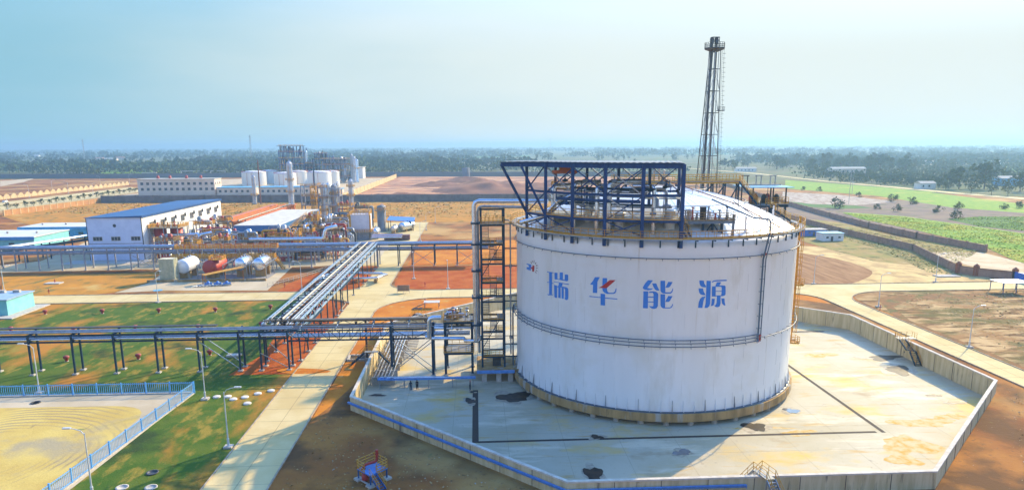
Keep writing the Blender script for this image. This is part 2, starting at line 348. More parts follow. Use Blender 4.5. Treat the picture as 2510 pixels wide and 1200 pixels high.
ns.links.new(src,mxx.inputs[6]); ns.links.new(mm.outputs[0],mxx.inputs[0]); ns.links.new(mxx.outputs[2],bs_.inputs['Base Color'])
struct('sand',MB().sheet(ccw(fillet([(-150,60),(-52.5,60),(-51.3,108),(-150,109.5)],[0,0,7,0])),.07),M_ysand)
# ================================================================= DIKE
FL=-1.2
M_slab=mat('stained concrete slab',(.48,.425,.30),(.42,.36,.23),rough=.75,scale=.08,coord='w',detail=8,bump=.12,bs=6,
   spot=[((.60,.40,.10),.07,.54,.68,(1,1.7,1)),((.34,.25,.14),.13,.60,.74,(1,1.3,1)),((.46,.31,.12),.5,.58,.70,(.25,1.2,1),.5),((.60,.52,.36),.25,.56,.66,(.3,1,1),1.1),((.36,.29,.18),2.2,.62,.75),((.30,.26,.20),1.1,.66,.74)],spec=.2)
ctr=(32,127)
def offs(poly,d):
    P=ccw(list(poly)); n=len(P); out=[]
    for i in range(n):
        a,b,c=Vector(P[i-1]),Vector(P[i]),Vector(P[(i+1)%n]); u=(b-a).normalized(); v=(c-b).normalized()
        n1=Vector((-u.y,u.x)); n2=Vector((-v.y,v.x)); k=(n1+n2); k=k/ (k.dot(n1)) if k.length>1e-6 else n1
        out.append(tuple(b+k*d))
    return out
DKc=ccw(DK); DI=offs(DKc,.4)
struct('concrete_floor',MB().sheet(DI,FL),M_slab,'stained concrete floor inside the dike')
M_wallc=mat('board marked concrete wall',(.60,.49,.29),(.47,.37,.20),rough=.9,scale=1.2,coord='w',streak=(1,1,.12),detail=5,bump=.3,bs=3,spot=[((.16,.13,.09),1.1,.60,.72,(1,1,.15))])
HW=2.2
dw=MB(); n=len(DKc)
for i in range(n):
    a,b=DKc[i],DKc[(i+1)%n]; c,d=DI[(i+1)%n],DI[i]
    dw.quad((*a,-.5),(*b,-.5),(*b,HW),(*a,HW)); dw.quad((*c,FL-.1),(*d,FL-.1),(*d,HW),(*c,HW)); dw.quad((*a,HW),(*b,HW),(*c,HW),(*d,HW))
dike=thing('dike_wall','tall pale concrete dike wall enclosing the big white tank','wall',(-20,104,0))
dw.build('wall',M_wallc,dike)
cop=MB(); co=offs(DKc,-.05); ci=offs(DKc,.45)
for i in range(n):
    j=(i+1)%n
    for z0,z1 in ((HW+.003,HW+.12),): 
        cop.quad((*co[i],z1),(*co[j],z1),(*ci[j],z1),(*ci[i],z1)); cop.quad((*co[i],z0-.08),(*co[j],z0-.08),(*co[j],z1),(*co[i],z1)); cop.quad((*ci[j],z0-.08),(*ci[i],z0-.08),(*ci[i],z1),(*ci[j],z1)); cop.quad((*co[j],z0-.08),(*co[i],z0-.08),(*ci[i],z0-.08),(*ci[j],z0-.08))
M_cope=mat('pale coping concrete',(.62,.56,.46),(.5,.44,.35),rough=.85,scale=1,coord='w')
cop.build('coping',M_cope,dike)
sj=MB()
for k in range(-20,86,8):
    ys_=[p for p in (74,180)]
    def yr(x): 
        lo=74 if 10<=x<=54 else (104-(x+20) if x<10 else 74+(x-54)); hi=180 if 10<=x<=54.7 else (150+(x+20) if x<10 else 180-(x-54.7)); return lo+.6,hi-.6
    a,b=yr(k+.5); sj.box((k,a,FL+.001),(k+.05,b,FL+.005))
for y_ in range(80,180,8):
    lo=-20 if 104<=y_<=150 else (-20+(104-y_) if y_<104 else -20+(y_-150)); hi=84.7 if 104.7<=y_<=150 else (54+(y_-74) if y_<104.7 else 84.7-(y_-150)); sj.box((lo+.6,y_,FL+.0015),(hi-.6,y_+.05,FL+.0055))
struct('floor_joints',sj,mat('slab joint',(.39,.33,.22),rough=.9))
# vertical construction joints on the wall
jn=MB()
for i in range(n):
    a,b=Vector(DKc[i]),Vector(DKc[(i+1)%n]); L=(b-a).length; k=max(1,int(L/5)); d=(b-a).normalized(); nn_=Vector((-d.y,d.x))
    for q in range(1,k):
        p=a+d*L*q/k; p2=p+nn_*.4
        jn.beam((p.x-nn_.x*.012,p.y-nn_.y*.012,-.4),(p.x-nn_.x*.012,p.y-nn_.y*.012,HW-.1),.06); jn.beam((p2.x+nn_.x*.012,p2.y+nn_.y*.012,FL),(p2.x+nn_.x*.012,p2.y+nn_.y*.012,HW-.1),.06)
M_dark=mat('dark joint',(.12,.10,.08),rough=.9)
jn.build('expansion_joint',M_dark,dike,kind='stuff')
# blue painted cable tray along the outside of the lower left wall
M_tray=mat('blue painted steel tray',(.10,.28,.62),(.08,.22,.5),rough=.45,scale=2)
tr=MB()
def traypath(pts,zt,zb,off):
    for a,b in zip(pts[:-1],pts[1:]):
        tr.beam((*a,zt),(*b,zt),.42,.05); 
        L=(Vector(b)-Vector(a)).length; k=int(L/3)
        for q in range(k+1):
            p=Vector(a).lerp(Vector(b),q/max(k,1)); tr.beam((p.x,p.y,zt-.03),(p.x,p.y,zt-.35),.06)
o1=offs(DKc,-.30)
ia=min(range(n),key=lambda i:(Vector(DKc[i])-Vector((-20,104))).length); ib=min(range(n),key=lambda i:(Vector(DKc[i])-Vector((10,74))).length); ic=min(range(n),key=lambda i:(Vector(DKc[i])-Vector((54,74))).length)
tpts=[o1[ia],o1[ib],(31,o1[ic][1])]
for a,b in zip(tpts[:-1],tpts[1:]):
    a=Vector((*a,1.35)); b=Vector((*b,1.35)); tr.beam(a,b,.36,.06); tr.beam(a+Vector((0,0,.1)),b+Vector((0,0,.1)),.30,.02)
    tr.tube([a+Vector((0,0,-.2)),b+Vector((0,0,-.2))],.05,6)
    k=int((b-a).length/2.5)
    for q in range(k+1):
        p=a.lerp(b,q/k); tr.beam(p+Vector((0,0,-.03)),p+Vector((0,0,-.4)),.06)
tag(tr.build('cable_tray',M_tray),'blue cable tray fixed along the outside of the lower dike wall','cable tray')
# drain channel in the dike floor: flat strips, the trench's shade put into their dark colour
M_drain=mat('shaded drain depth',(.045,.035,.03),(.08,.06,.045),rough=.8,scale=3,coord='w',streak=(6,6,1))
dr=MB(); W_=.62
def strip(a,b,w_):
    a=Vector(a);b=Vector(b); d=(b-a).normalized(); s=Vector((-d.y,d.x))*w_/2
    dr.quad((*(a-s),FL+.012),(*(b-s),FL+.012),(*(b+s),FL+.012),(*(a+s),FL+.012))
strip((-.6,115.2),(-.6,93.3),W_*1.5); strip((-.2,93.55),(58.2,93.5),W_); strip((59.2,93.2),(59.2,150),W_); strip((59,150),(-.6,150),W_)
struct('drain_channel',dr,M_drain)
M_spill=mat('dark wet oil stain',(.018,.014,.012),(.05,.032,.02),spec=.15,rough=.5,scale=.7,coord='w')
M_damp=mat('damp concrete halo',(.26,.21,.14),(.40,.34,.24),rough=.7,scale=1.5,coord='w',thr=(.35,.6))
M_puddle=mat('shallow puddle',(.16,.17,.18),(.12,.11,.10),rough=.08,scale=.5,coord='w')
def blob(c,rx,ry,seed,m_,z=FL+.016,lab=None,nm='stain',kind='structure'):
    rnd=random.Random(seed); n=28; ph=[rnd.uniform(0,6.28) for _ in range(6)]
    pts=[]
    for k in range(n):
        t=2*math.pi*k/n; r=1+.22*math.sin(2*t+ph[0])+.18*math.sin(3*t+ph[1])+.12*math.sin(5*t+ph[2])+.07*math.sin(9*t+ph[3])
        pts.append((c[0]+rx*r*math.cos(t),c[1]+ry*r*math.sin(t)))
    o=struct(nm,MB().sheet(pts,z),m_); 
    return o
M_ost=mat('ochre rust stain',(.52,.30,.05),(.56,.44,.24),rough=.8,scale=.8,coord='w',thr=(.35,.6))
for i,(px,rx,ry) in enumerate([((2230,1090),3.2,3.6),((2260,1035),4.2,1.8),((2215,1125),1.8,2.2),((2330,1020),2.2,1.2),((1960,1060),2.5,1),((2010,870),3.2,1.4),((1870,1048),4.5,.5)]):
    c=G(*px,FL); blob(c,rx,ry,i*5+3,M_ost,FL+.006+.0012*i)
for i,(px,rx,ry,mm_) in enumerate([((1262,972),2.4,2.6,0),((1455,1160),1.0,2.1,0),((2202,906),2.2,2.6,0),((2168,876),3.2,1.6,0),((1463,1070),.9,.7,0),((1850,1045),1.4,1.8,0),((1672,1108),1.2,.9,1),((1153,982),.9,1.2,0),((1440,985),3,.7,0),((2345,985),1.4,.6,0),((2290,968),1.1,.5,0),((1158,960),.5,.4,0),((1985,812),3,.8,0),((925,968),1.2,.5,0),((1940,1006),1.0,1.1,1)]):
    c=G(*px,FL); blob(c,rx,ry,i*7+1,M_puddle if mm_ else M_spill,FL+.030+.001*i); blob(c,rx*1.3,ry*1.35,i*7+4,M_damp,FL+.0145+.0009*i)

# ================================================================= TANK
M_white=mat('white tank paint',(.80,.80,.78),(.74,.74,.72),rough=.42,scale=.25,coord='w',streak=(1,1,.15),detail=6,thr=(.35,.7),spot=[((.62,.57,.48),1.4,.64,.80,(1.2,1.2,.03)),((.70,.67,.58),.07,.56,.72),((.70,.68,.62),.3,.55,.7,(1,1,.3))])
M_roofw=mat('white roof paint',(.84,.83,.80),(.76,.74,.69),rough=.35,scale=.3,coord='w',detail=6)
M_ringc=mat('rust stained concrete',(.46,.29,.12),(.30,.19,.08),rough=.9,scale=.8,coord='w',streak=(1,1,.2),detail=6,bump=.3,spot=[((.40,.37,.31),.7,.56,.66,(1,1,.1)),((.07,.05,.035),1.2,.64,.72,(1,1,.1))])
M_yel=mat('yellow rail paint',(.62,.30,.01),(.50,.23,.01),rough=.5,scale=2)
M_blue=mat('dark blue steel paint',(.020,.085,.25),(.015,.06,.18),rough=.45,scale=1.5)
M_teal=mat('blue green steel paint',(.009,.042,.075),(.007,.03,.055),rough=.5,spec=.25,scale=1.5)
M_grate=mat('galvanised grating',(.30,.31,.30),(.20,.21,.20),rough=.6,scale=4,metal=.3)
M_galv=mat('galvanised pipe',(.36,.38,.40),(.26,.28,.30),rough=.38,scale=1.5,metal=.55)
M_alu=mat('bright aluminium cladding',(.72,.73,.75),(.60,.61,.63),rough=.25,scale=1.2,metal=.85)
M_gpipe=mat('grey blue pipe paint',(.20,.25,.30),(.15,.19,.23),rough=.45,scale=1)
M_redp=mat('red paint',(.45,.035,.02),(.33,.03,.02),rough=.5,scale=2)
M_dk=mat('dark steel',(.05,.055,.06),(.03,.03,.035),rough=.6,scale=2)
def cyl(a,r,z): return (TX+r*math.cos(R(a)),TY+r*math.sin(R(a)),z)
ZB,ZT=.77,25.84
tank=thing('storage_tank','huge white cylindrical storage tank with blue lettering inside the dike','storage tank',(TX,TY,FL))
MB().lathe([(TR,ZB),(TR,ZT-1.7),(TR+.012,ZT-1.68),(TR+.012,ZT)],(TX,TY,0),192).build('shell',M_white,tank)
# faint plate seams
sm=MB()
for a in range(0,360,12):
    for k in range(9):
        z0=ZB+k*(ZT-ZB-1.8)/9; da=(k%2)*4
        p=cyl(a+da,TR+.004,z0+.02); q=cyl(a+da,TR+.004,z0+(ZT-ZB-1.8)/9-.02); t=(-math.sin(R(a+da)),math.cos(R(a+da)),0)
        sm.beam(p,q,.03,.012,upv=t)
M_seam=mat('weld seam paint',(.60,.60,.58),(.52,.50,.46),rough=.5)
sm.build('weld_seam',M_seam,tank,kind='stuff')
RS=(23.5**2+6.6**2)/13.2; ZC=ZT+.75+6.6-RS
prof=[(TR,ZT),(TR-.05,ZT+.25),(TR-.5,ZT+.75)]+[(r,ZC+math.sqrt(RS*RS-r*r)) for r in np.linspace(23.3,0.01,14)]
MB().lathe(prof,(TX,TY,0),128).build('roof',M_roofw,tank)
rb=MB()
for a in range(0,360,5):
    pts=[cyl(a,r,ZC+math.sqrt(RS*RS-r*r)+.02) for r in np.linspace(22.8,3,9)]
    for p,q in zip(pts[:-1],pts[1:]): rb.beam(p,q,.06,.05)
rb.build('roof_seam',M_roofw,tank,kind='stuff')
def roofz(r): return ZC+math.sqrt(RS*RS-r*r)
MB().lathe([(21,ZB-.01),(24.75,ZB-.01),(24.75,ZB-1.25),(21,ZB-1.25)],(TX,TY,0),160,smooth=False).build('foundation_ring',M_ringc,tank)
MB().lathe([(TR+.001,ZB+.10),(TR+.45,ZB+.10),(TR+.45,ZB-.01)],(TX,TY,0),160).build('base_plate',mat('grey blue base flashing',(.05,.07,.10),(.08,.09,.10),rough=.5),tank)
MB().lathe([(.01,ZB-.3),(21.0,ZB-.3),(21,ZB-1.2),(.01,ZB-1.2)],(TX,TY,0),64).build('foundation_slab',M_ringc,tank)
M_pil=mat('round concrete pillar',(.42,.38,.32),(.33,.29,.23),rough=.9,scale=1)
for k in range(40):
    a=k*9+2; c=cyl(a,23.9,0)
    MB().lathe([(.48,FL),(.48,ZB-1.25)],(c[0],c[1],0),14).build('pillar',M_pil,tank)
for rr_,nn_ in ((19,24),(12,14)):
    pm=MB()
    for k in range(nn_): c=cyl(k*360/nn_,rr_,0); pm.lathe([(.48,FL),(.48,ZB-1.2)],(c[0],c[1],0),10)
    pm.build('inner_pillar',M_pil,tank,kind='stuff')
# anchor straps
for k in range(90):
    a=k*4+1; n_=(math.cos(R(a)),math.sin(R(a)),0); sb=MB()
    p=Vector(cyl(a,TR+.12,ZB+.1)); q=Vector(cyl(a,TR+.06,ZB+1.9))
    t=(-n_[1],n_[0],0)
    sb.beam(p,q,.22,.08,upv=t) if False else None
    s_=Vector(t)*.03; nn3=Vector(n_)
    v=[p-s_+nn3*.22,p+s_+nn3*.22,p+s_-nn3*.1,p-s_-nn3*.1,q-s_,q+s_,q+s_-nn3*.04,q-s_-nn3*.04]
    sb.add(v,[(0,3,2,1),(4,5,6,7),(0,1,5,4),(1,2,6,5),(2,3,7,6),(3,0,4,7)])
    sb.build('anchor_strap',M_white if k%3 else M_galv,tank)
# ring walkway with brackets and railing
RW=25.05; ZW=26.95
wk=MB(); wk.lathe([(RW,ZW-.05),(RW,ZW+.12),(RW-1.05,ZW+.12),(RW-1.05,ZW-.05),(RW,ZW-.05)],(TX,TY,0),144,smooth=False)
M_deckg=mat('grey walkway paint',(.30,.33,.34),(.22,.25,.25),rough=.6,scale=1,coord='w')
wk.build('walkway',M_deckg,tank)
for k in range(60):
    a=k*6+.6; b=MB(); b.beam(cyl(a,TR+.10,ZT-.1),cyl(a,TR+.10,ZW-.05),.16,.16); b.beam(cyl(a,TR+.05,ZW-.13),cyl(a,RW,ZW-.13),.14,.14); b.build('bracket',M_teal,tank)
rl=MB(); P=[cyl(a,RW-.06,ZW+.12) for a in range(0,361,3)]; rail(rl,P,1.1,1.3,.027,3)
rl.build('outer_railing',M_yel,tank)
rl=MB(); P=[cyl(a,RW-1.0,ZW+.12) for a in range(-160,-20,3)]; rail(rl,P,1.1,1.3,.022,2); rl.build('inner_railing',M_yel,tank)
# spray pipe rings
M_spray=mat('slate blue spray pipe',(.09,.14,.19),(.07,.11,.15),rough=.45)
def ringpipe(z,a0,a1,rr_,r,name='spray_pipe',nz=2.2,zf=None):
    m_=MB(); N=int(abs(a1-a0)/2.5); zz=zf or (lambda a:z)
    m_.tube([cyl(a0+(a1-a0)*k/N,rr_,zz(a0+(a1-a0)*k/N)) for k in range(N+1)],r,6)
    k=a0
    while k<a1:
        m_.beam(cyl(k,rr_,zz(k)),cyl(k,TR,zz(k)-.12),.06); m_.beam(cyl(k,rr_,zz(k)-.02),cyl(k,rr_+.18,zz(k)-.28),.07); k+=nz*2.4
    m_.build(name,M_spray,tank)
ringpipe(24.2,-185,-5,TR+.35,.07); ringpipe(24.2,-5,175,TR+.35,.07)
ringpipe(12.1,-185,-62,TR+.45,.075); ringpipe(11.6,-190,-62,TR+.42,.06); ringpipe(11.1,-190,-62,TR+.5,.075)
ringpipe(11.6,-60,40,TR+.75,.07)
for aa,ra in ((-62.4,.13),(-61.0,.08)):
    m_=MB(); rz=roofz(21)+1.2
    m_.tube([cyl(aa-1,14 if ra>.1 else 18,roofz(15)+1.1),cyl(aa,22.2,29.5),cyl(aa,RW+.10,29.5),cyl(aa,RW+.22,29.2),cyl(aa,RW+.22,27.5),cyl(aa,TR+.42,23.5),cyl(aa,TR+.4,10.9)],ra,8)
    for z_ in np.arange(11,26.5,1.9): m_.beam(cyl(aa,TR,z_),cyl(aa,TR+.4,z_),.07)
    m_.build('riser_pipe',M_spray,tank)
m_=MB()
for z_ in (24.2,11.1,11.7): m_.tube([cyl(-62,TR+.3,z_-.25),cyl(-61.2,TR+.45,z_+.25)],.17,8)
m_.build('valve',M_redp,tank)
# left edge pipe bundle running down to the ground
for k,rr_ in enumerate((.14,.11,.11)):
    m_=MB(); a=-185+k*2.4
    m_.tube([cyl(a,TR+.55,11.9-.35*k),cyl(a,TR+.75,11.2-.3*k),cyl(a,TR+.75,.3)],rr_,8); m_.build('down_pipe',M_spray,tank)
# rooftop nozzles, ring pipes
for (r0,zz,rad) in ((22,.35,.06),(15.5,.5,.06),(9,.6,.06)):
    m_=MB(); P=[cyl(a,r0,roofz(r0)+zz) for a in range(-120,121,5)]; m_.tube(P,rad,6)
    for a in range(-120,121,10): m_.beam(cyl(a,r0,roofz(r0)-.05),cyl(a,r0,roofz(r0)+zz),.05)
    m_.build('roof_spray_pipe',M_spray,tank)
m_=MB(); m_.tube([cyl(-70,3,roofz(3)+1.3),cyl(-50,16,roofz(16)+.7),cyl(-45,22.6,roofz(22.6)+.5)],.09,6); m_.build('roof_spray_pipe',mat('brown primer pipe',(.22,.07,.04),rough=.5),tank)
for i,(a,r0,h,rad) in enumerate([(-97,20.5,2.4,.7),(-118,20.5,1.9,.75),(-134,19.5,2,.65),(-88,19.5,1.9,.5),(-76,21.3,1.6,.3),(-80,20,1.9,.28),(-50,21.5,1.4,.1),(-38,20.5,1.6,.08),(-66,22,2.1,.14),(-20,20,1.4,.1)]):
    c=cyl(a,r0,roofz(r0)); m_=MB(); m_.lathe([(rad,-.2),(rad,h),(rad*1.25,h),(rad*1.25,h+.15),(.01,h+.3)],c,16); m_.build('nozzle',M_roofw,tank)
# caged ladder on the right flank
ld=MB(); a=-14.5
for s_ in (-.6,.6): ld.beam(cyl(a+s_,TR+.6,6.2),cyl(a+s_,TR+.6,ZW+1.3),.09)
for z_ in np.arange(6.5,ZW+1.2,.4): ld.beam(cyl(a-.6,TR+.6,z_),cyl(a+.6,TR+.6,z_),.05)
for z_ in np.arange(8,ZW+1.2,1.1): ld.lathe([(.48,0),(.48,.06)],cyl(a,TR+.95,z_),12)
for t in range(0,360,45): 
    c=Vector(cyl(a,TR+.95,0))+Vector((.48*math.cos(R(t)),.48*math.sin(R(t)),0)); ld.beam((c.x,c.y,8),(c.x,c.y,ZW+1.2),.05)
ld.build('caged_ladder',M_yel,tank)
for z_ in (16.5,6.2):
    pb=MB(); c=cyl(a,TR+.85,z_); pb.box((c[0]-.9,c[1]-.9,z_-.1),(c[0]+.9,c[1]+.9,z_),rz=R(a)); 
    rp=[(c[0]+x,c[1]+y,z_) for x,y in ((-.85,-.85),(.85,-.85),(.85,.85),(-.85,.85))]; rail(pb,rp,1.1,.8,.035,3); pb.build('ladder_landing',M_yel,tank)
# ---------------------------------------------------------------- lettering
M_let=mat('blue lettering paint',(.02,.20,.60),(.018,.18,.54),rough=.4)
M_letr=mat('red lettering paint',(.48,.02,.02),(.42,.02,.02),rough=.4)
M_letd=mat('maroon emblem paint',(.16,.03,.035),rough=.4)
def glyph(name,ox,oy,sc_,strokes,m_=None,lift=.02):
    mbs=MB()
    for si,st in enumerate(strokes):
        # subdivide outline edges then triangulate in photo space and drop onto the shell
        pts=[]
        for i in range(len(st)):
            a,b=st[i],st[(i+1)%len(st)]; L=math.hypot(b[0]-a[0],b[1]-a[1]); k=max(1,int(L/70))
            for q in range(k): pts.append((a[0]+(b[0]-a[0])*q/k,a[1]+(b[1]-a[1])*q/k))
        tri=tessellate_polygon([[Vector((x,-y,0)) for x,y in pts]])
        W=[]
        for x,y in pts:
            p=CYL(ox+x/sc_,oy+y/sc_,TR+lift+.001*si); W.append(p)
        mbs.add(W,[tuple(t) for t in tri])
    o=mbs.build(name,m_ or M_let,tank); return o
g1=[[(165,70),(250,90),(330,95),(405,112),(400,135),(340,125),(240,110),(165,100)],[(240,95),(345,105),(345,940),(240,940)],[(170,450),(240,460),(240,485),(170,480)],[(345,490),(405,500),(405,525),(345,515)],[(170,895),(240,915),(345,920),(410,905),(370,945),(200,945)],
 [(435,110),(548,125),(548,335),(570,350),(625,350),(625,105),(745,110),(745,370),(810,375),(815,185),(880,182),(940,200),(940,400),(905,430),(860,430),(800,410),(700,398),(560,365),(455,368),(438,350)],
 [(415,435),(600,470),(800,508),(970,530),(965,560),(800,535),(600,490),(415,460)],[(600,480),(740,510),(720,590),(690,640),(640,660),(560,640),(590,570)],
 [(420,565),(530,590),(530,1045),(470,1035),(430,1010)],[(575,635),(660,650),(660,1050),(575,1040)],[(695,640),(775,660),(775,1070),(740,1075),(695,1055)],[(530,630),(570,600),(700,620),(880,655),(930,690),(945,760),(945,1060),(910,1115),(875,1125),(840,1105),(800,1060),(825,1050),(825,720),(780,670),(640,650),(545,655)]]
glyph('lettering',1330,660,15,g1)
g2=[[(275,130),(455,130),(365,300),(355,715),(195,705),(205,415),(95,400),(115,370),(200,265)],[(555,165),(720,165),(720,610),(745,670),(790,705),(950,705),(1010,660),(1040,545),(1065,550),(1055,650),(1020,715),(965,745),(720,745),(620,700),(565,640),(545,560)],
 [(70,820),(480,865),(480,890),(70,850)],[(640,880),(1100,920),(1095,950),(640,912)],[(480,735),(645,750),(645,1175),(480,1160)]]
glyph('lettering',1440,670,15,g2)
glyph('lettering_slash',1440,670,15,[[(825,235),(1040,240),(740,500),(690,535),(400,525),(460,500),(560,440)]],M_letr,.032)
g3=[[(260,85),(430,92),(235,355),(330,375),(440,370),(380,415),(260,435),(160,420),(90,385),(75,340),(150,210)],[(400,200),(545,195),(600,330),(655,445),(560,445),(500,410),(460,340)],
 [(100,470),(270,475),(265,520),(260,650),(255,1060),(85,1055),(95,700)],[(265,520),(320,480),(430,470),(540,485),(600,540),(615,600),(600,980),(560,1050),(470,1080),(380,1060),(285,985),(430,990),(445,960),(450,570),(420,520),(300,525)],
 [(260,650),(450,655),(450,690),(260,685)],[(255,820),(450,825),(450,855),(255,850)],
 [(690,105),(850,105),(855,350),(860,505),(1030,505),(1085,450),(1120,345),(1130,420),(1100,500),(1040,550),(800,550),(730,520),(690,450)],[(960,145),(1115,150),(1020,310),(970,340),(855,345),(900,270)],
 [(690,570),(850,575),(850,1030),(1020,1030),(1080,975),(1110,890),(1125,950),(1080,1030),(1020,1062),(790,1062),(720,1020),(690,950)],[(960,632),(1110,635),(1020,800),(980,835),(855,838),(890,760)]]
glyph('lettering',1570,680,1200/85,g3)
g4=[[(130,95),(285,100),(300,190),(370,310),(340,335),(220,325),(160,270),(135,190)],[(100,370),(255,372),(285,490),(350,600),(250,605),(170,580),(125,520)],[(350,650),(300,720),(265,850),(235,1045),(85,1040),(110,850),(150,740),(220,670),(290,652)],
 [(380,105),(530,110),(520,500),(505,900),(470,990),(400,1045),(310,1045),(350,880),(365,500)],
 [(550,170),(600,110),(700,85),(1070,70),(1085,95),(1060,115),(760,125),(640,135),(590,165)],[(735,160),(885,155),(860,210),(820,270),(680,295),(710,230)],
 [(570,300),(700,300),(695,650),(560,650)],[(700,270),(960,268),(1020,275),(1040,310),(1040,570),(1000,620),(930,640),(690,640),(690,612),(860,612),(895,590),(905,350),(880,315),(700,318)],[(700,458),(900,455),(900,475),(700,478)],
 [(560,725),(665,728),(655,850),(620,960),(520,985),(550,900)],[(740,635),(865,635),(865,880),(840,980),(780,1020),(710,1015),(640,965),(700,940),(730,860)],[(890,715),(1000,715),(1010,850),(1035,965),(970,950),(915,890)]]
glyph('lettering',1705,680,1200/85,g4)
rays=[[(480,270),(520,280),(580,360),(540,380)],[(570,190),(600,200),(615,300),(590,310)],[(700,170),(720,180),(700,350),(670,330)],[(830,280),(800,390),(765,410),(750,370)],[(800,465),(890,465),(915,490),(890,515),(800,515)],[(800,600),(890,620),(915,645),(880,665),(810,640)],[(790,720),(890,790),(895,830),(850,815),(800,760)],[(745,820),(780,830),(850,950),(830,960),(770,880)]]
glyph('emblem_rays',1280,630,24,rays,M_letd)
glyph('emblem_letter',1280,630,24,[[(245,365),(410,400),(530,435),(530,590),(505,640),(505,790),(455,780),(440,755),(380,760),(310,710),(290,720),(250,690),(260,570),(330,585),(380,580),(385,500),(330,450),(250,400)]],M_let)
glyph('emblem_letter',1280,630,24,[[(610,470),(720,500),(715,640),(690,850),(590,840),(580,690),(500,650),(520,600),(600,560)]],M_letr,.03)
# ================================================================= STEEL FRAME on the tank
M_fb=mat('cobalt blue steel paint',(.012,.055,.17),(.01,.042,.13),rough=.5,spec=.25,scale=1.5)
fr=thing('rooftop_steelwork','dark blue open steel frame with pipework standing over the tank roof edge','steel frame',cyl(-120,24,26))
fangs=[-160.4,-146.8,-133.5,-120.7,-107.7,-94.6]; LV=(29.5,33.2,37.35); RF=24.25
for a in fangs:
    MB().beam(cyl(a,RF,ZT-.1),cyl(a,RF,LV[2]+.2),.52,.46).build('column',M_fb,fr)
top=[cyl(a,RF,LV[2]) for a in fangs]
ovl=[(-5.2+cyl(-160.4,RF,0)[0]+1.2,cyl(-160.4,RF,0)[1]+.5,LV[2]),(cyl(-146.8,RF,0)[0]-4.6,cyl(-146.8,RF,0)[1]+.4,LV[2])]
back=[(cyl(-160.4,RF,0)[0]+2,cyl(-160.4,RF,0)[1]+7,LV[2]),(16.5,119.5,LV[2]),(22.5,116,LV[2]),(27,112.5,LV[2]),(31.5,110.5,LV[2])]
bcol=[(13.2,116.5),(18.0,113.5),(22.6,110.8),(27.1,108.8),(31.3,107.2)]
for x,y in bcol:
    r=math.hypot(x-TX,y-TY); MB().beam((x,y,roofz(r)-.2),(x,y,LV[2]+.1),.42,.40).build('column',M_fb,fr)
bm=MB()
bt=[(x,y,LV[2]) for x,y in bcol]
for a,b in zip(top[:-1],top[1:]): bm.hbeam(a,b,.4,.75)
for a,b in zip(bt[:-1],bt[1:]): bm.hbeam(a,b,.35,.6)
for a,b in zip(top[1:],bt): bm.hbeam(a,b,.35,.55)
# cantilever to the left
c1=Vector(top[0]); cL=Vector((top[0][0]-4.2,top[0][1]-1.6,LV[2])); cL2=Vector((top[1][0]-3.9,top[1][1]-.2,LV[2]))
bm.hbeam(cL,top[1],.4,.7); bm.hbeam(cL,Vector((top[0][0]-1.5,top[0][1]+3,LV[2])),.35,.55); bm.hbeam(Vector((top[0][0]-1.5,top[0][1]+3,LV[2])),bt[0],.35,.55); bm.hbeam(top[0],Vector((top[0][0]-1.5,top[0][1]+3,LV[2])),.35,.5)
for lv in LV[:2]:
    P=[cyl(a,RF,lv) for a in fangs]
    for a,b in zip(P[:-1],P[1:]): bm.hbeam(a,b,.22,.34)
    Q=[(x,y,lv) for x,y in bcol]
    for a,b in zip(Q[:-1],Q[1:]): bm.hbeam(a,b,.22,.34)
    for a,b in zip(P[1:],Q): bm.hbeam(a,b,.22,.34)
bm.build('beam_grid',M_fb,fr,kind='stuff')
for a,b in ((cyl(-160.4,RF,LV[0]),cL),(cyl(-146.8,RF,LV[0]),cL2)):
    MB().beam(a,b,.38,.34).build('raking_strut',M_fb,fr)
def brace(p,q,m_=None,w_=.16): MB().beam(p,q,w_).build('brace',m_ or M_fb,fr)
for i,(a,b) in enumerate(zip(fangs[:-1],fangs[1:])):
    lo=LV[1] if i in (1,3) else LV[0]
    if i in (1,2,3):
        A=cyl(a,RF-.05,LV[2]-.3); B=cyl(b,RF-.05,LV[1] if i!=2 else LV[1]+.2)
        brace(A,B,M_galv if i!=2 else M_fb); brace(cyl(a,RF-.3,LV[1]),cyl(b,RF-.3,LV[2]-.3))
    if i in (1,3):
        brace(cyl(a,RF-.05,LV[1]-.2),cyl(b,RF-.05,LV[0]),M_galv); brace(cyl(a,RF-.3,LV[0]),cyl(b,RF-.3,LV[1]-.2))
    if i in (0,1,3): brace(cyl(a,RF-.1,ZW+.4),cyl(b,RF-.1,LV[0]-.2)); brace(cyl(a,RF-.3,LV[0]-.2),cyl(b,RF-.3,ZW+.4))
    if i==0: brace(cyl(a,RF,LV[0]),cyl(b,RF,LV[1])); brace(cyl(a,RF,LV[1]),cyl(b,RF,LV[2]))
for (x0,y0),(x1,y1) in zip(bcol[:-1],bcol[1:]):
    brace((x0,y0,LV[1]),(x1,y1,LV[2]-.2)); brace((x0,y0,LV[2]-.2),(x1,y1,LV[1]))
for a,(x,y) in zip(fangs[-1:],bcol[-1:]):
    brace(cyl(a,RF,LV[1]),(x,y,LV[2]-.2)); brace(cyl(a,RF,LV[2]-.2),(x,y,LV[1])); brace(cyl(a,RF,LV[0]),(x,y,LV[1])); brace(cyl(a,RF,LV[1]-.1),(x,y,LV[0]))
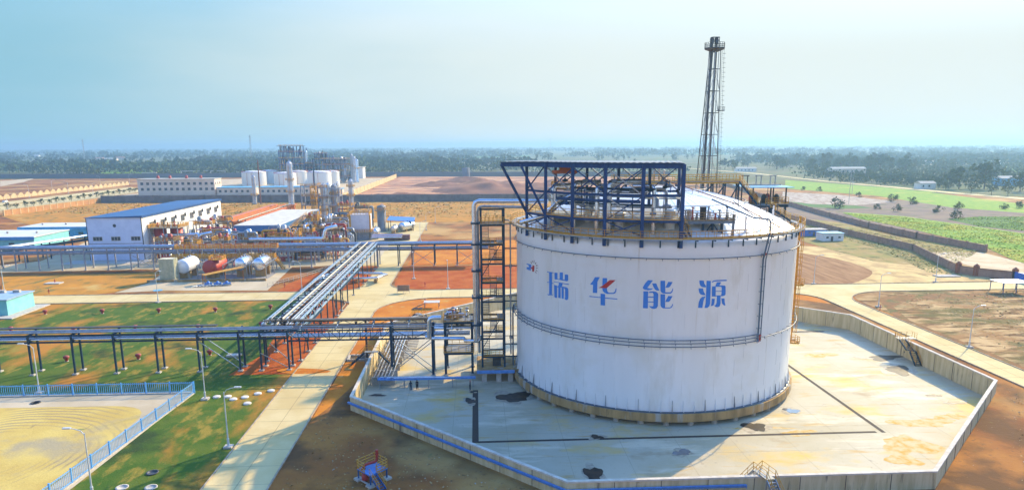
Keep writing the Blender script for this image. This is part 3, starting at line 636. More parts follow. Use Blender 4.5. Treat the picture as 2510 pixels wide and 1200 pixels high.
# thin corrugated roof sheets
rf=MB(); tp=[cL]+[Vector(p) for p in top[1:]]; bp=[Vector((top[0][0]-1.5,top[0][1]+3,LV[2]))]+[Vector(p) for p in bt]
for a,b,c,d in zip(tp[:-1],tp[1:],bp[1:],bp[:-1]):
    z_=Vector((0,0,.42)); n_=12
    for k in range(n_):
        p0=a.lerp(b,k/n_); p1=a.lerp(b,(k+1)/n_); q0=d.lerp(c,k/n_); q1=d.lerp(c,(k+1)/n_); h=.07*(k%2)
        ex=(p0-q0).normalized()*.35
        rf.add([p0+z_+ex+Vector((0,0,h)),p1+z_+ex+Vector((0,0,.07-h)),q1+z_-ex+Vector((0,0,.07-h)),q0+z_-ex+Vector((0,0,h))],[(0,1,2,3)])
rf.build('roof_sheet',mat('grey roofing sheet',(.13,.14,.15),(.09,.10,.11),rough=.5,scale=1),fr)
# decks and rails
dk=MB()
P=[Vector(cyl(a,RF-.2,LV[0])) for a in fangs]; Q=[Vector((cyl(fangs[0],RF,0)[0]+3,cyl(fangs[0],RF,0)[1]+3,LV[0]))]+[Vector((x,y,LV[0])) for x,y in bcol]
for a,b,c,d in zip(P[:-1],P[1:],Q[1:],Q[:-1]):
    z_=Vector((0,0,.18)); dk.add([a+z_,b+z_,c+z_,d+z_,a+z_*.6,b+z_*.6,c+z_*.6,d+z_*.6],[(0,1,2,3),(7,6,5,4),(0,4,5,1),(2,6,7,3)])
dk.build('deck',M_grate,fr)
rr_=MB(); rail(rr_,[p+Vector((0,0,.2))+Vector((math.cos(R(a))*.3,math.sin(R(a))*.3,0)) for p,a in zip(P,fangs)],1.15,1.5,.032,3); rr_.build('railing',M_yel,fr)
dk=MB(); u0=[(13.4,116.6),(17.8,113.8)]; dk.box((12.0,113.6,LV[1]+.1),(16.4,117.2,LV[1]+.2),rz=R(-32)); dk.build('deck',M_grate,fr)
rr_=MB(); rail(rr_,[(12.2,113.2,LV[1]+.2),(16,112,LV[1]+.2),(18,115.8,LV[1]+.2),(13,118,LV[1]+.2)],1.1,1,.03,3,closed=True); rr_.build('railing',M_yel,fr)
dk=MB(); dk.box((25.5,103,LV[1]-.9),(31.4,107.6,LV[1]-.8),rz=R(-14)); dk.build('deck',M_grate,fr)
# pipework: risers with elbows, headers, valves
rnd=random.Random(5)
def riser(a,r0,zt,rad,dirx,L,mt=None):
    x,y,_=cyl(a,r0,0); z0=roofz(r0)-.2; m_=MB(); m_.tube([(x,y,z0+1.8),(x,y,zt-.5),(x+dirx*.15,y+.1,zt-.12),(x+dirx*.5,y+.3,zt),(x+dirx*L,y+.3+L*.15,zt)],rad,12); m_.lathe([(rad*1.3,0),(rad*1.3,.15)],(x,y,z0+2.4),12); m_.lathe([(rad*1.1,-.3),(rad*1.1,2.2)],(x,y,z0),12)
    m_.build('insulated_pipe',mt or M_alu,fr)
riser(-138,21.5,34.6,.42,1,4.2); riser(-126,22.2,34.3,.34,1,3.4); riser(-121.5,21.6,34.9,.42,1,5.5); riser(-104,21.8,34.4,.32,-1,3); riser(-151,21.5,34.0,.35,1,3.5,M_alu); riser(-99,20.5,33.9,.22,-1,3,M_galv)
m_=MB(); m_.tube([cyl(-161,25.2,27.9),cyl(-152,22.8,29.2),cyl(-146,22,31.6),cyl(-141,21,32.6),cyl(-135,20.5,32.6)],.36,12); m_.build('insulated_pipe',M_alu,fr)
for i in range(7):
    z_=30.6+i*.55+rnd.uniform(-.1,.1); d=-1.2-rnd.uniform(0,3.0); m_=MB(); a0,a1=-148+rnd.uniform(0,10),-96-rnd.uniform(0,14)
    m_.tube([cyl(a0+(a1-a0)*k/9,RF+d,z_) for k in range(10)],rnd.choice([.1,.14,.2,.26]),8); m_.build('header_pipe',[M_gpipe,M_galv,M_teal,M_blue][i%4],fr)
def valve(p,s=1.,m_=None):
    v=MB(); x,y,z_=p; v.lathe([(.01,-.3*s),(.28*s,-.25*s),(.32*s,0),(.28*s,.25*s),(.12*s,.35*s),(.1*s,.9*s),(.3*s,.92*s),(.3*s,1.0*s),(.02,1.02*s)],(x,y,z_),10); v.tube([(x-.5*s,y,z_),(x+.5*s,y,z_)],.2*s,8); v.build('valve',m_ or M_dk,fr)
for i in range(26):
    a=rnd.uniform(-148,-97); valve(cyl(a,RF-rnd.uniform(1.2,4.6),rnd.choice([30.6,31.4,33.6,34.4,35.0])+rnd.uniform(-.2,.2)),rnd.uniform(.6,1.15),rnd.choice([M_dk,M_teal,M_gpipe,M_blue,M_redp if i%9==0 else M_galv]))
for i in range(14):
    a=rnd.uniform(-150,-97); x,y,_=cyl(a,RF-rnd.uniform(1,4.5),0); MB().beam((x,y,29.6),(x,y,rnd.uniform(32,35)),.12).build('pipe_support',rnd.choice([M_fb,M_teal,M_galv]),fr)
# orange hoist under the roof
hs=MB(); p=cyl(-141,22.5,36.6); hs.box((p[0]-1.9,p[1]-.2,36.0),(p[0]+1.9,p[1]+.2,36.5)); hs.box((p[0]-.8,p[1]-.5,36.4),(p[0]+.9,p[1]+.5,36.9)); hs.tube([(p[0]-1.3,p[1],36),(p[0]-1.3,p[1],34.9)],.05,6)
hs.build('hoist',mat('orange hoist paint',(.45,.10,.02),(.35,.08,.02),rough=.5),fr)
st=MB(); st.lathe([(.3,0),(.5,.2),(.55,1.6),(.01,1.9)],cyl(-130,21,31.0),14); st.lathe([(.35,0),(.4,1.4),(.01,1.6)],cyl(-103,21.5,31.2),14); st.build('drum',M_gpipe,fr)

ORD=['first','second','third','fourth','fifth','sixth','seventh','eighth','ninth','tenth','eleventh','twelfth','thirteenth','fourteenth','fifteenth','sixteenth','seventeenth','eighteenth','nineteenth','twentieth','twenty-first','twenty-second','twenty-third','twenty-fourth','twenty-fifth','twenty-sixth','twenty-seventh','twenty-eighth','twenty-ninth','thirtieth','thirty-first','thirty-second','thirty-third','thirty-fourth','thirty-fifth','thirty-sixth','thirty-seventh','thirty-eighth','thirty-ninth','fortieth']
M_foot=mat('pale concrete footing',(.50,.46,.40),(.40,.36,.30),rough=.9,scale=2)
M_pole=mat('pale galvanised lamp post',(.62,.64,.64),(.52,.54,.54),rough=.4,scale=1,metal=.2)
M_fence=mat('light blue fence paint',(.10,.36,.72),(.09,.30,.62),rough=.45,scale=2)
M_picket=mat('pale picket paint',(.42,.55,.66),(.36,.48,.58),rough=.5,scale=2)
# ================================================================= FRONT PIPE RACK
def rackleg(parent,x,y,h,w_=.28,m_=None,base=0.,foot=True):
    m2=MB(); m2.beam((x,y,base+.2),(x,y,h),w_,w_*1.05); o=m2.build('leg',m_ or M_teal,parent)
    if foot:
        f=MB(); f.box((x-.42,y-.42,base-.02),(x+.42,y+.42,base+.24)); f.box((x-.27,y-.27,base+.24),(x+.27,y+.27,base+.29)); f.build('footing',M_foot,o)
    return o
pr=thing('pipe_rack','blue steel pipe rack crossing the green lawn on paired legs','pipe rack',(-80,126,0))
LX=[-80.4-7.4*k for k in range(8,0,-1)]+[-80.4,-72.9,-65.6,-58.2,-50.8,-43.5,-39.7,-34.7]
for x in LX:
    rackleg(pr,x,124.8,7.5); rackleg(pr,x,127.4,7.9)
    t=MB(); t.hbeam((x,124.7,7.35),(x,127.5,7.35),.22,.3); t.hbeam((x,124.7,6.2),(x,127.5,6.2),.2,.28); t.build('cross_beam',M_teal,pr)
for z_,y_ in ((7.3,124.8),(6.1,124.8),(7.3,127.4),(6.1,127.4)):
    MB().hbeam((-142,y_,z_),(-34.7,y_,z_),.2,.30).build('long_beam',M_teal,pr)
for y_,z_,r_,m_ in ((125.2,7.75,.14,M_galv),(125.7,7.72,.11,M_gpipe),(126.3,7.8,.2,M_galv),(125.2,6.5,.2,M_alu),(125.8,6.5,.17,M_galv),(126.5,6.48,.15,M_alu),(127.0,6.45,.11,M_galv)):
    t=MB(); t.tube([(-142,y_,z_),(-34,y_,z_)],r_,8)
    for x in range(-140,-36,6): t.lathe([(r_+.03,-.1),(r_+.03,.1)],(x,y_,z_),4) if False else None
    t.build('pipe',m_,pr)
t=MB(); t.box((-142,127.0,8.0),(-48,127.9,8.16)); t.build('cable_tray',M_dk,pr)
for x0,x1 in ((-50.8,-43.5),):
    for y_ in (124.75,127.45):
        MB().beam((x0,y_,6.0),(x1,y_,.4),.14).build('brace',M_galv,pr)
MB().beam((-39.7,124.7,3.4),(-34.7,124.7,.5),.12).build('brace',M_galv,pr)
MB().beam((-39.7,130.5,3.6),(-34.7,127.5,.5),.12).build('brace',M_galv,pr)
# truss bridge over the road
tb=thing('truss_bridge','blue steel truss carrying pipes over the concrete road to the tank','pipe bridge',(-25,126,0))
def truss(y_,x0,x1,zb,zt,n_):
    MB().hbeam((x0,y_,zt),(x1,y_,zt),.2,.26).build('top_chord',M_teal,tb); MB().hbeam((x0,y_,zb),(x1,y_,zb),.2,.26).build('bottom_chord',M_teal,tb)
    wb=MB()
    for k in range(n_+1):
        x=x0+(x1-x0)*k/n_; wb.beam((x,y_,zb),(x,y_,zt),.12)
        if k<n_:
            xb=x0+(x1-x0)*(k+1)/n_; wb.beam((x,y_,zt if k%1==0 else zb),(xb,y_,zb),.1) if k<n_/2 else wb.beam((x,y_,zb),(xb,y_,zt),.1)
    wb.build('web',M_teal,tb)
truss(124.7,-34.6,-15.9,5.6,7.4,10); truss(127.5,-34.6,-15.9,5.6,7.4,10)
truss(124.7,-15.8,-8.2,5.6,7.4,2); 
for y_ in (130.0,):
    MB().hbeam((-38,y_,7.9),(-8,y_,7.9),.18,.24).build('top_chord',M_teal,tb); MB().hbeam((-38,y_,7.0),(-8,y_,7.0),.18,.24).build('bottom_chord',M_teal,tb)
    wb=MB()
    for k in range(14): wb.beam((-38+k*2.1,y_,7.0 if k%2 else 7.9),(-38+(k+1)*2.1,y_,7.9 if k%2 else 7.0),.08)
    wb.build('web',M_teal,tb)
M_brownp=mat('tan painted pipe',(.36,.27,.17),(.28,.2,.12),rough=.5)
for y_,z_,r_,m_ in ((125.2,6.15,.2,M_galv),(125.8,6.2,.2,M_alu),(126.4,6.1,.17,M_galv),(127.0,6.15,.2,M_alu),(125.2,7.7,.12,M_gpipe),(126.6,7.72,.12,M_galv),(129.4,8.3,.2,M_brownp),(130.2,8.2,.16,M_brownp),(129.8,7.25,.14,M_brownp)):
    t=MB(); t.tube([(-40 if y_>129 else -34,y_,z_),(-1.5 if y_<129 else -8,y_,z_)],r_,8); t.build('pipe',m_,tb)
for x,y_,zz in ((-15.9,124.4,8.1),(-15.9,126.9,8.1),(-8.3,123.4,8.2),(-8.3,126.4,8.2)): rackleg(tb,x,y_,zz,.42,M_teal,FL)
for x,y_ in ((-21.4,130.6),): rackleg(tb,x,y_,8.0,.36,mat('rusty brown steel',(.07,.05,.045),rough=.7),0.)
for (a,b) in (((-15.9,124.3,5.4),(-8.3,123.3,-.7)),((-15.9,124.3,-.7),(-8.3,123.3,5.4)),((-15.9,126.9,5.4),(-8.3,126.4,-.7)),((-15.9,126.9,-.7),(-8.3,126.4,5.4))):
    MB().beam(a,b,.13).build('brace',M_galv,tb)
for i in range(9):
    x=-36+i*3.3; t=MB(); t.tube([(x,125.5,7.5),(x,129.4,7.5+.5*(i%2))],.09,6); t.lathe([(.2,0),(.2,.4),(.3,.42),(.3,.5)],(x,128.2,7.6),8); t.build('branch_valve',M_gpipe if i%2 else M_dk,tb)
# ---------------------------------------------------------------- north-south rack
ns_=thing('pipe_rack','long blue steel pipe rack running beside the main road to the process area','pipe rack',(-37,170,0))
ys=[130.4,136.5,142.8,149.5,156,162.2,166.5,171.8,181,190,199,206.8,215.2,223.1,231.7,237.4]
for y_ in ys:
    rackleg(ns_,-34,y_,7.7,.24); rackleg(ns_,-40.3,y_,7.7,.24)
    t=MB(); t.hbeam((-40.6,y_,6.2),(-33.8,y_,6.2),.2,.3); t.build('cross_beam',M_teal,ns_)
M_pale=mat('pale blue steel',(.30,.42,.50),(.24,.34,.42),rough=.45,scale=1)
for x,z_ in ((-34,7.7),(-40.3,7.7),(-34,6.0),(-40.3,6.0)): MB().hbeam((x,128.5,z_),(x,240,z_),.34,.34).build('long_beam',M_pale,ns_)
wb=MB()
for k in range(36):
    y0=129+k*3.08; wb.beam((-33.9,y0,6.0 if k%2 else 7.7),(-33.9,y0+3.08,7.7 if k%2 else 6.0),.11)
wb.build('web',M_pale,ns_)
for k in range(40):
    y0=130+k*2.75; MB().beam((-40.2,y0,7.72),(-34.1,y0,7.72),.18,.14).build('rung',M_dk if k%2 else M_teal,ns_)
for x,z_,r_,m_ in ((-37.3,7.98,.2,mat('cream insulated pipe',(.62,.52,.36),(.5,.42,.28),rough=.5)),(-34.9,7.95,.18,M_alu),(-35.5,7.95,.14,M_galv),(-39.6,7.95,.14,M_galv),(-36,6.5,.22,M_alu),(-37,6.5,.18,M_galv),(-38.2,6.55,.25,M_alu),(-39.2,6.5,.15,M_galv)):
    t=MB(); t.tube([(x,127.5,z_),(x,239,z_)],r_,8); t.build('pipe',m_,ns_)
tp_=MB(); tp_.box((-34.5,128.5,5.6),(-33.4,150,5.75)); tp_.box((-34.5,170,5.6),(-33.4,200,5.75)); tp_.build('cable_tray',M_teal,ns_)
for i in range(10):
    a=Vector((-38+rnd.uniform(-1.5,3),127.5+rnd.uniform(0,3),7.9)); t=MB(); t.lathe([(.02,-.2),(.26,-.15),(.3,.1),(.1,.3),(.1,.8),(.28,.82),(.28,.9)],a,8); t.build('valve',[M_dk,M_gpipe,M_galv][i%3],ns_)
for y_ in (163,172,133):
    MB().beam((-34,y_,5.8),(-34,y_+4,.6),.14).build('brace',M_teal,ns_); MB().beam((-34,y_,.6),(-34,y_+4,5.8),.14).build('brace',M_teal,ns_)
# pipe loop passing under the rack
lp=thing('expansion_loop','bright aluminium clad expansion loop of pipes lying low over the red soil','pipe loop',(-40,205,0))
for k,(o_,r_) in enumerate(((0,.35),(1.5,.30),(3.0,.35))):
    t=MB(); zz=2.1; t.tube([(-47.5+o_,203+.2*k,zz),(-45+o_,212,zz),(-44.5+o_,213+.3*k,zz),(-43+o_,213.6+.5*k,zz),(-28.5-o_*.2,211+.6*k,zz),(-27.3-o_*.3,209.8,zz),(-29.5,204.5+.8*k,zz)],r_,10); t.build('pipe',M_alu,lp)
t=MB()
for x in (-46,-41,-36,-30.5): t.box((x-.4,207,0),(x+.4,210,1.7))
t.build('support',M_ringc,lp)
t=MB(); t.tube([(-47.5,203,2.1),(-41,203.2,2.1),(-33,204.2,2.1),(-29.5,204.6,2.1)],.35,10); t.build('pipe',M_alu,lp)
# ---------------------------------------------------------------- valve platform by the tower
vp=thing('valve_platform','two level blue platform crowded with valves beside the stair tower','platform',(-3.5,125,FL))
for x,y_ in ((-6,123.5),(-5.9,128.4),(-1.1,123.6),(-1.1,128.4)): rackleg(vp,x,y_,9.2,.40,M_teal,FL)
for z_ in (3.2,9.0):
    t=MB(); t.box((-6.4,123.2,z_-.05),(-.8,128.7,z_)); t.build('deck',M_grate,vp)
    t=MB()
    for a,b in (((-6.2,123.3),(-1,123.3)),((-1,123.3),(-1,128.6)),((-1,128.6),(-6.2,128.6)),((-6.2,128.6),(-6.2,123.3))): t.hbeam((*a,z_-.25),(*b,z_-.25),.22,.35)
    t.build('beam',M_teal,vp)
    t=MB(); rail(t,[(-6.3,123.2,z_),(-.8,123.2,z_),(-.8,128.7,z_),(-6.3,128.7,z_)],1.15,1.3,.032,3,closed=True); t.build('railing',M_yel,vp)
for i in range(12):
    x,y_=rnd.uniform(-5.6,-1.8),rnd.uniform(124,127.8); t=MB(); h=rnd.uniform(.9,1.9)
    t.lathe([(.01,0),(.3,.05),(.34,.4),(.15,.6),(.12,h),(.36,h+.02),(.36,h+.1),(.02,h+.12)],(x,y_,9.05),10); t.build('valve',[M_redp,M_gpipe,M_dk,M_alu,M_brownp][i%5],vp)
for i in range(7):
    x,y_=rnd.uniform(-5.6,-2.2),rnd.uniform(124,127.8); t=MB(); t.tube([(x-1,y_,9.6+i*.1),(x+1.2,y_,9.6+i*.1)],.16,8); t.build('pipe',[M_alu,M_galv,M_brownp][i%3],vp)
for y_,z_,r_ in ((124.2,7.6,.25),(125.1,7.5,.2),(126,7.4,.3),(126.8,7.7,.16)):
    t=MB(); t.tube([(-8,y_,z_),(0.4,y_,z_)],r_,10); t.build('pipe',M_galv if r_<.25 else M_alu,vp)
for i in range(8):
    x,y_=rnd.uniform(-6.5,-.8),rnd.uniform(123.6,126.5); t=MB(); t.lathe([(.01,-.2),(.26,-.15),(.3,.15),(.12,.3),(.1,.8),(.28,.82),(.28,.9)],(x,y_,rnd.choice([6.4,7.6,7.0])),8); t.build('valve',[M_dk,M_gpipe,M_alu,M_brownp][i%4],vp)
t=MB(); t.tube([(-6.6,123,9.9),(-8.1,123,9.9),(-8.6,123,9.7),(-8.8,123,9.2),(-8.8,123,6.2),(-9.4,123.6,6.1)],.42,12); t.build('elbow_pipe',M_alu,vp)
t=MB(); t.tube([(-8.5,123.2,6.0),(-2.6,123,6.0),(-2.4,122.8,5.8),(-2.4,122.2,5.7),(0.1,121.8,5.7),(.4,121.8,6.1),(.4,121.8,6.8)],.34,12); t.build('elbow_pipe',M_alu,vp)
t=MB()
for s_ in (-.25,.25): t.beam((-.4+s_,123.1,1),(-.4+s_,123.1,9.5),.06)
for k in range(28): t.beam((-.65,123.1,1.2+k*.3),(-.15,123.1,1.2+k*.3),.035)
t.build('ladder',M_galv,vp)
# ================================================================= STAIR TOWER
sw=thing('stair_tower','tall open blue steel stair tower standing against the left side of the tank','stair tower',(2.7,123.5,1))
X0,X1,Y0,Y1=.75,4.75,121.2,125.8; ZT_=29.7
for x in (X0,X1):
    for y_ in (Y0,Y1): MB().beam((x,y_,1.0),(x,y_,ZT_),.34,.34).build('column',M_teal,sw)
lev=[3.0,6.4,9.8,13.2,16.6,20.0,23.4,26.8,ZT_-.1]
for z_ in lev:
    t=MB()
    for a,b in (((X0,Y0),(X1,Y0)),((X1,Y0),(X1,Y1)),((X1,Y1),(X0,Y1)),((X0,Y1),(X0,Y0))): t.hbeam((*a,z_-.15),(*b,z_-.15),.2,.3)
    t.build('beam',M_teal,sw)
for i,z_ in enumerate(lev[:-1]):
    full=i in (0,2,4,6,7); t=MB()
    if i%2==0: t.box((X0,Y0,z_-.04),(X1,Y0+1.1,z_)); t.box((X1-1.2,Y0,z_+.004),(X1,Y1,z_+.03)) if full and i else None
    else: t.box((X0,Y1-1.1,z_-.04),(X1,Y1,z_))
    t.build('landing',M_dk,sw)
    t=MB(); y_=Y0-.03 if i%2==0 else Y1+.03; rail(t,[(X0+.15,y_,z_),(X1-.15,y_,z_)],1.1,.8,.03,3); rail(t,[(X1+.03,Y0+.15,z_),(X1+.03,Y1-.15,z_)],1.1,1.2,.026,2)
    t.build('railing',M_yel,sw)
    if i<7:
        z2=lev[i+1]; xa=X0+.45 if i%2==0 else X0+.45
        ya,yb=(Y0+1.1,Y1-1.1) if i%2==0 else (Y1-1.1,Y0+1.1)
        t=MB(); n_=13; w0,w1=(X0+.2,X0+1.35) if i%2==0 else (X0+1.55,X0+2.7)
        for k in range(1,n_+1):
            f=k/n_; y2=ya+(yb-ya)*f; zz=z_+(z2-z_)*f; t.box((w0,y2-.13,zz-.05),(w1,y2+.13,zz))
        for x in (w0,w1): t.beam((x,ya,z_),(x,yb,z2),.08,.34); t.beam((x,ya,z_+1),(x,yb,z2+1),.06); t.beam((x,ya,z_+.5),(x,yb,z2+.5),.05)
        t.build('stair_flight',M_dk,sw)
for z_ in (6.4,13.2,20.0):
    t=MB()
    for k in range(9): t.beam((X0+2.3+k*.2,Y0-.05,z_+.1),(X0+2.3+k*.2,Y0-.05,z_+2.4),.05)
    for k in range(6): t.beam((X0+2.3,Y0-.05,z_+.2+k*.42),(X0+3.9,Y0-.05,z_+.2+k*.42),.06)
    t.build('screen_panel',M_dk,sw)
for z0,z1 in ((3.0,9.8),(16.6,23.4)):
    MB().beam((X1,Y0,z0),(X1,Y1,z1),.12).build('brace',M_teal,sw); MB().beam((X0,Y1,z0),(X1,Y1,z1),.12).build('brace',M_teal,sw)
for z_ in (22.4,19.3,13.9,12.9,4.9,2.6): MB().beam((X1,122.5,z_),(TX-TR+.4+ (0.2),122.3,z_),.16,.2).build('tie_beam',M_teal,sw)
wk=MB(); wk.box((X0-.3,Y0-.6,26.85),(X1+4.4,Y0+1.0,27.0)); wk.build('top_walkway',M_grate,sw)
t=MB(); rail(t,[(X1,Y0-.6,27),(X1+3.3,Y0-.6,27)],1.1,1.2,.03,3); rail(t,[(X0,Y1,27),(X0,Y0-.6,27),(X1,Y0-.6,27)],1.1,.7,.035,3); t.build('railing',M_yel,sw)
pd=MB(); pd.box((-.3,118.9,.55),(8.6,128,1.0)); pd.build('plinth',M_ringc,sw)
for x in (1.0,3.6,5.7):
    for y_ in (119.8,126.5): MB().box((x-.45,y_-.45,FL),(x+.45,y_+.45,.55)).build('plinth_pillar',M_foot,sw)
MB().box((-.3,118.6,.60),(6.4,118.9,1.12)).build('edge_tray',M_tray,sw)
t=MB(); t.box((2.6,121.8,1.0),(4.1,122.8,2.9)); t.box((2.5,121.7,2.9),(4.2,122.9,3.0)) if False else None; t.build('cabinet',M_dk,sw)
# tall pipes clamped to the tower
bp=thing('riser_pipes','pair of tall grey pipes bending over the stair tower to the tank roof','pipes',(-.3,121.3,1))
for i,(x,y_,r_,zt,z0) in enumerate(((-.42,121.2,.36,30.9,5.9),(.22,122.0,.24,29.9,3.5),(.05,123.0,.2,28,6.8))):
    t=MB(); P=[(x,y_,z0),(x,y_,zt-.9),(x+.25,y_,zt-.25),(x+.9,y_,zt),(12.2 if i==0 else 9,y_-(2.6 if i==0 else 3),zt)] if i<2 else [(x,y_,z0),(x,y_,zt)]
    t.tube(P,r_,12); o=t.build('pipe',M_alu if i!=1 else M_galv,bp)
for z_ in (9,14,18.8,23.5,27.2):
    t=MB(); t.box((-1.0,120.8,z_-.3),(.9,123.3,z_)); t.build('clamp',M_teal,bp)
for k,(x,y_) in enumerate(((5.9,121.6),)):
    t=MB(); t.tube([(x,y_,3.2),(x,y_,27.2),(x-.3,y_,27.5),(x-1,y_,27.5)],.13,8)
    for z_ in (6.4,13.9,19.4): t.lathe([(.26,-.25),(.26,.25)],(x,y_,z_),8)
    t.build('pipe',M_galv,bp)
# blue tray on legs and low pipes by the left dike wall
tr_=thing('cable_tray','broad blue cable tray on short legs crossing the dike floor towards the tower','cable tray',(-9,114.8,FL))
t=MB(); t.box((-17.6,116.7,.42),(-.55,117.6,.57)); t.box((-17.6,116.67,.36),(-.55,116.7,.66)); t.build('tray',M_tray,tr_)
for x in (-17.2,-13,-8.8,-4.6,-1):
    for y_ in (116.8,117.5): MB().beam((x,y_,FL),(x,y_,.41),.12).build('leg',M_galv,tr_)
lp2=thing('low_pipes','bundle of pale parallel pipes on low sleepers along the inside of the dike wall','pipes',(-16,125,FL))
for k in range(6):
    x=-18.4+k*.62; t=MB(); t.tube([(x,148-k*.5,.35),(x,118.4-k*.1,.35),(x+.2,118.0-k*.1,.45),(x+.6,117.7-k*.12,.66),(-9+k,117.5-k*.12,.68)],.12,8); t.build('pipe',M_alu if k%2 else M_galv,lp2)
for y_ in range(119,148,4): MB().box((-18.9,y_,FL),(-14.8,y_+.3,.2)).build('sleeper',M_foot,lp2)
t=MB()
for y_ in np.arange(130,148,1.2): t.beam((-14.6,y_,.2),(-12.4,y_+.1,.25),.16)
t.build('sleeper_row',M_foot,lp2,kind='stuff')
# ================================================================= CROSSOVER STAIRS
def crossover(loc,rz,label,col1,m_in,zi=FL,zo=0.,top=HW+.25):
    s=thing('crossover_stair',label,'stairs',(0,0,0))
    t=MB(); t.box((-1.3,-.55,top-.05),(1.3,.55,top)); t.build('landing',M_grate,s)
    for sg,z0,run in ((1,zi,3.2),(-1,zo,2.6)):
        t=MB(); n_=int((top-z0)/.24)
        for k in range(1,n_): f=k/n_; x=sg*(1.3+run*f); zz=top-(top-z0)*f; t.box((x-.14,-.5,zz-.04),(x+.14,.5,zz))
        for y_ in (-.55,.55): t.beam((sg*1.3,y_,top-.1),(sg*(1.3+run),y_,z0),.08,.3)
        t.build('stair_flight',m_in,s)
        t=MB()
        for y_ in (-.58,.58):
            for h in (.5,1.05): t.beam((sg*1.3,y_,top+h),(sg*(1.3+run),y_,z0+h),.05)
            for k in range(4): f=k/3; x=sg*(1.3+run*f); zz=top-(top-z0)*f; t.beam((x,y_,zz),(x,y_,zz+1.05),.05)
        t.build('railing',M_yel,s)
    t=MB()
    for y_ in (-.58,.58): rail(t,[(-1.3,y_,top),(1.3,y_,top)],1.05,1.3,.026,2,toe=False)
    t.build('railing',M_yel,s)
    t=MB()
    for sg in (-1,1):
        for y_ in (-.5,.5): t.beam((sg*1.25,y_,top-.1),(sg*1.25,y_,zi if sg>0 else zo),.1)
    t.build('leg',col1,s)
    s.location=(loc[0],loc[1],0); s.rotation_euler=(0,0,rz); return s
crossover((84.5,127.5),R(180),'blue crossover stair with yellow rails on the right dike wall','',M_teal) if False else None
def crossside(loc,label):
    """stair set parallel to the wall on its inner face"""
    s=thing('crossover_stair',label,'stairs',(0,0,0)); top=HW+.25
    t=MB(); t.box((-1.9,-.6,top-.06),(1.6,.9,top)); t.build('landing',M_grate,s)
    t=MB(); rail(t,[(-1.8,.9,top),(1.6,.9,top),(1.6,-.6,top)],1.1,1,.03,3,toe=False); rail(t,[(-1.9,-.6,top),(-1.9,.9,top)],1.1,.8,.03,2,toe=False); t.build('railing',M_yel,s)
    zc=top
    for i,(y0,y1,z0,z1) in enumerate(((-.6,-3.2,top,1.1),(-4.2,-6.4,1.1,FL))):
        t=MB(); n_=8
        for k in range(n_+1): f=k/n_; yy=y0+(y1-y0)*f; zz=z0+(z1-z0)*f; t.box((-1.85,yy-.15,zz-.05),(-.75,yy+.15,zz))
        for x in (-1.9,-.7): t.beam((x,y0,z0-.1),(x,y1,z1-.1),.1,.38)
        t.build('stair_flight',M_teal,s)
        t=MB()
        for x in (-1.9,-.7):
            for h in (.55,1.05): t.beam((x,y0,z0+h),(x,y1,z1+h),.05)
            for k in range(4): f=k/3; t.beam((x,y0+(y1-y0)*f,z0+(z1-z0)*f),(x,y0+(y1-y0)*f,z0+(z1-z0)*f+1.05),.05)
        t.build('railing',M_yel,s)
    MB().box((-1.9,-4.2,1.04),(-.7,-3.2,1.1)).build('mid_landing',M_teal,s)
    for y_ in (-.7,-3.7): MB().beam((-.7,y_,-.3),(0,y_,-1.0) if False else (-.42,y_,.2),.12).build('bracket',M_teal,s)
    s.location=(loc[0],loc[1],0); return s
s1=crossside((84.9,129.5),'blue crossover stair with yellow rails on the right dike wall')
s1.scale=(1,1.0,1)
crossover((33.2,74.2),R(90+12),'pale crossover stair with rails at the front dike wall',M_galv,M_galv)
crossover((-20,127.5),R(0),'crossover stair over the left dike wall under the truss',M_galv,M_teal)
crossover((-13.2,156.8),R(-45),'small stair with yellow rails at the back left dike corner',M_galv,M_teal)
# ================================================================= FENCE
fe=thing('yard_fence','light blue picket fence around the yellow sand yard','fence',(-47.5,113.4,0))
def fence(a,b,step,n0,ends=True):
    a=Vector(a);b=Vector(b); L=(b-a).length; n_=round(L/step); d=(b-a)/n_
    for k in range(n_+(1 if ends else 0)):
        p=a+d*k; MB().beam((p.x,p.y,.0),(p.x,p.y,2.1),.16,.16).build('post',M_fence,fe)
    for z_ in (.35,1.85): MB().beam((a.x,a.y,z_),(b.x,b.y,z_),.07,.09).build('rail',M_fence,fe)
    t=MB(); m_=int(L/.32)
    for k in range(m_): p=a.lerp(b,k/m_); t.beam((p.x,p.y,.15),(p.x,p.y,2.0),.05)
    t.build('picket_panel',M_picket if n0 else M_fence,fe,kind='stuff')
    t=MB(); t.beam((a.x,a.y,.08),(b.x,b.y,.08),.3,.2); t.build('base_curb',M_foot,fe)
fence((-150,113.9),(-47.4,113.4),3.9,0); fence((-47.45,113.1),(-51.3,62),3.9,1,False)
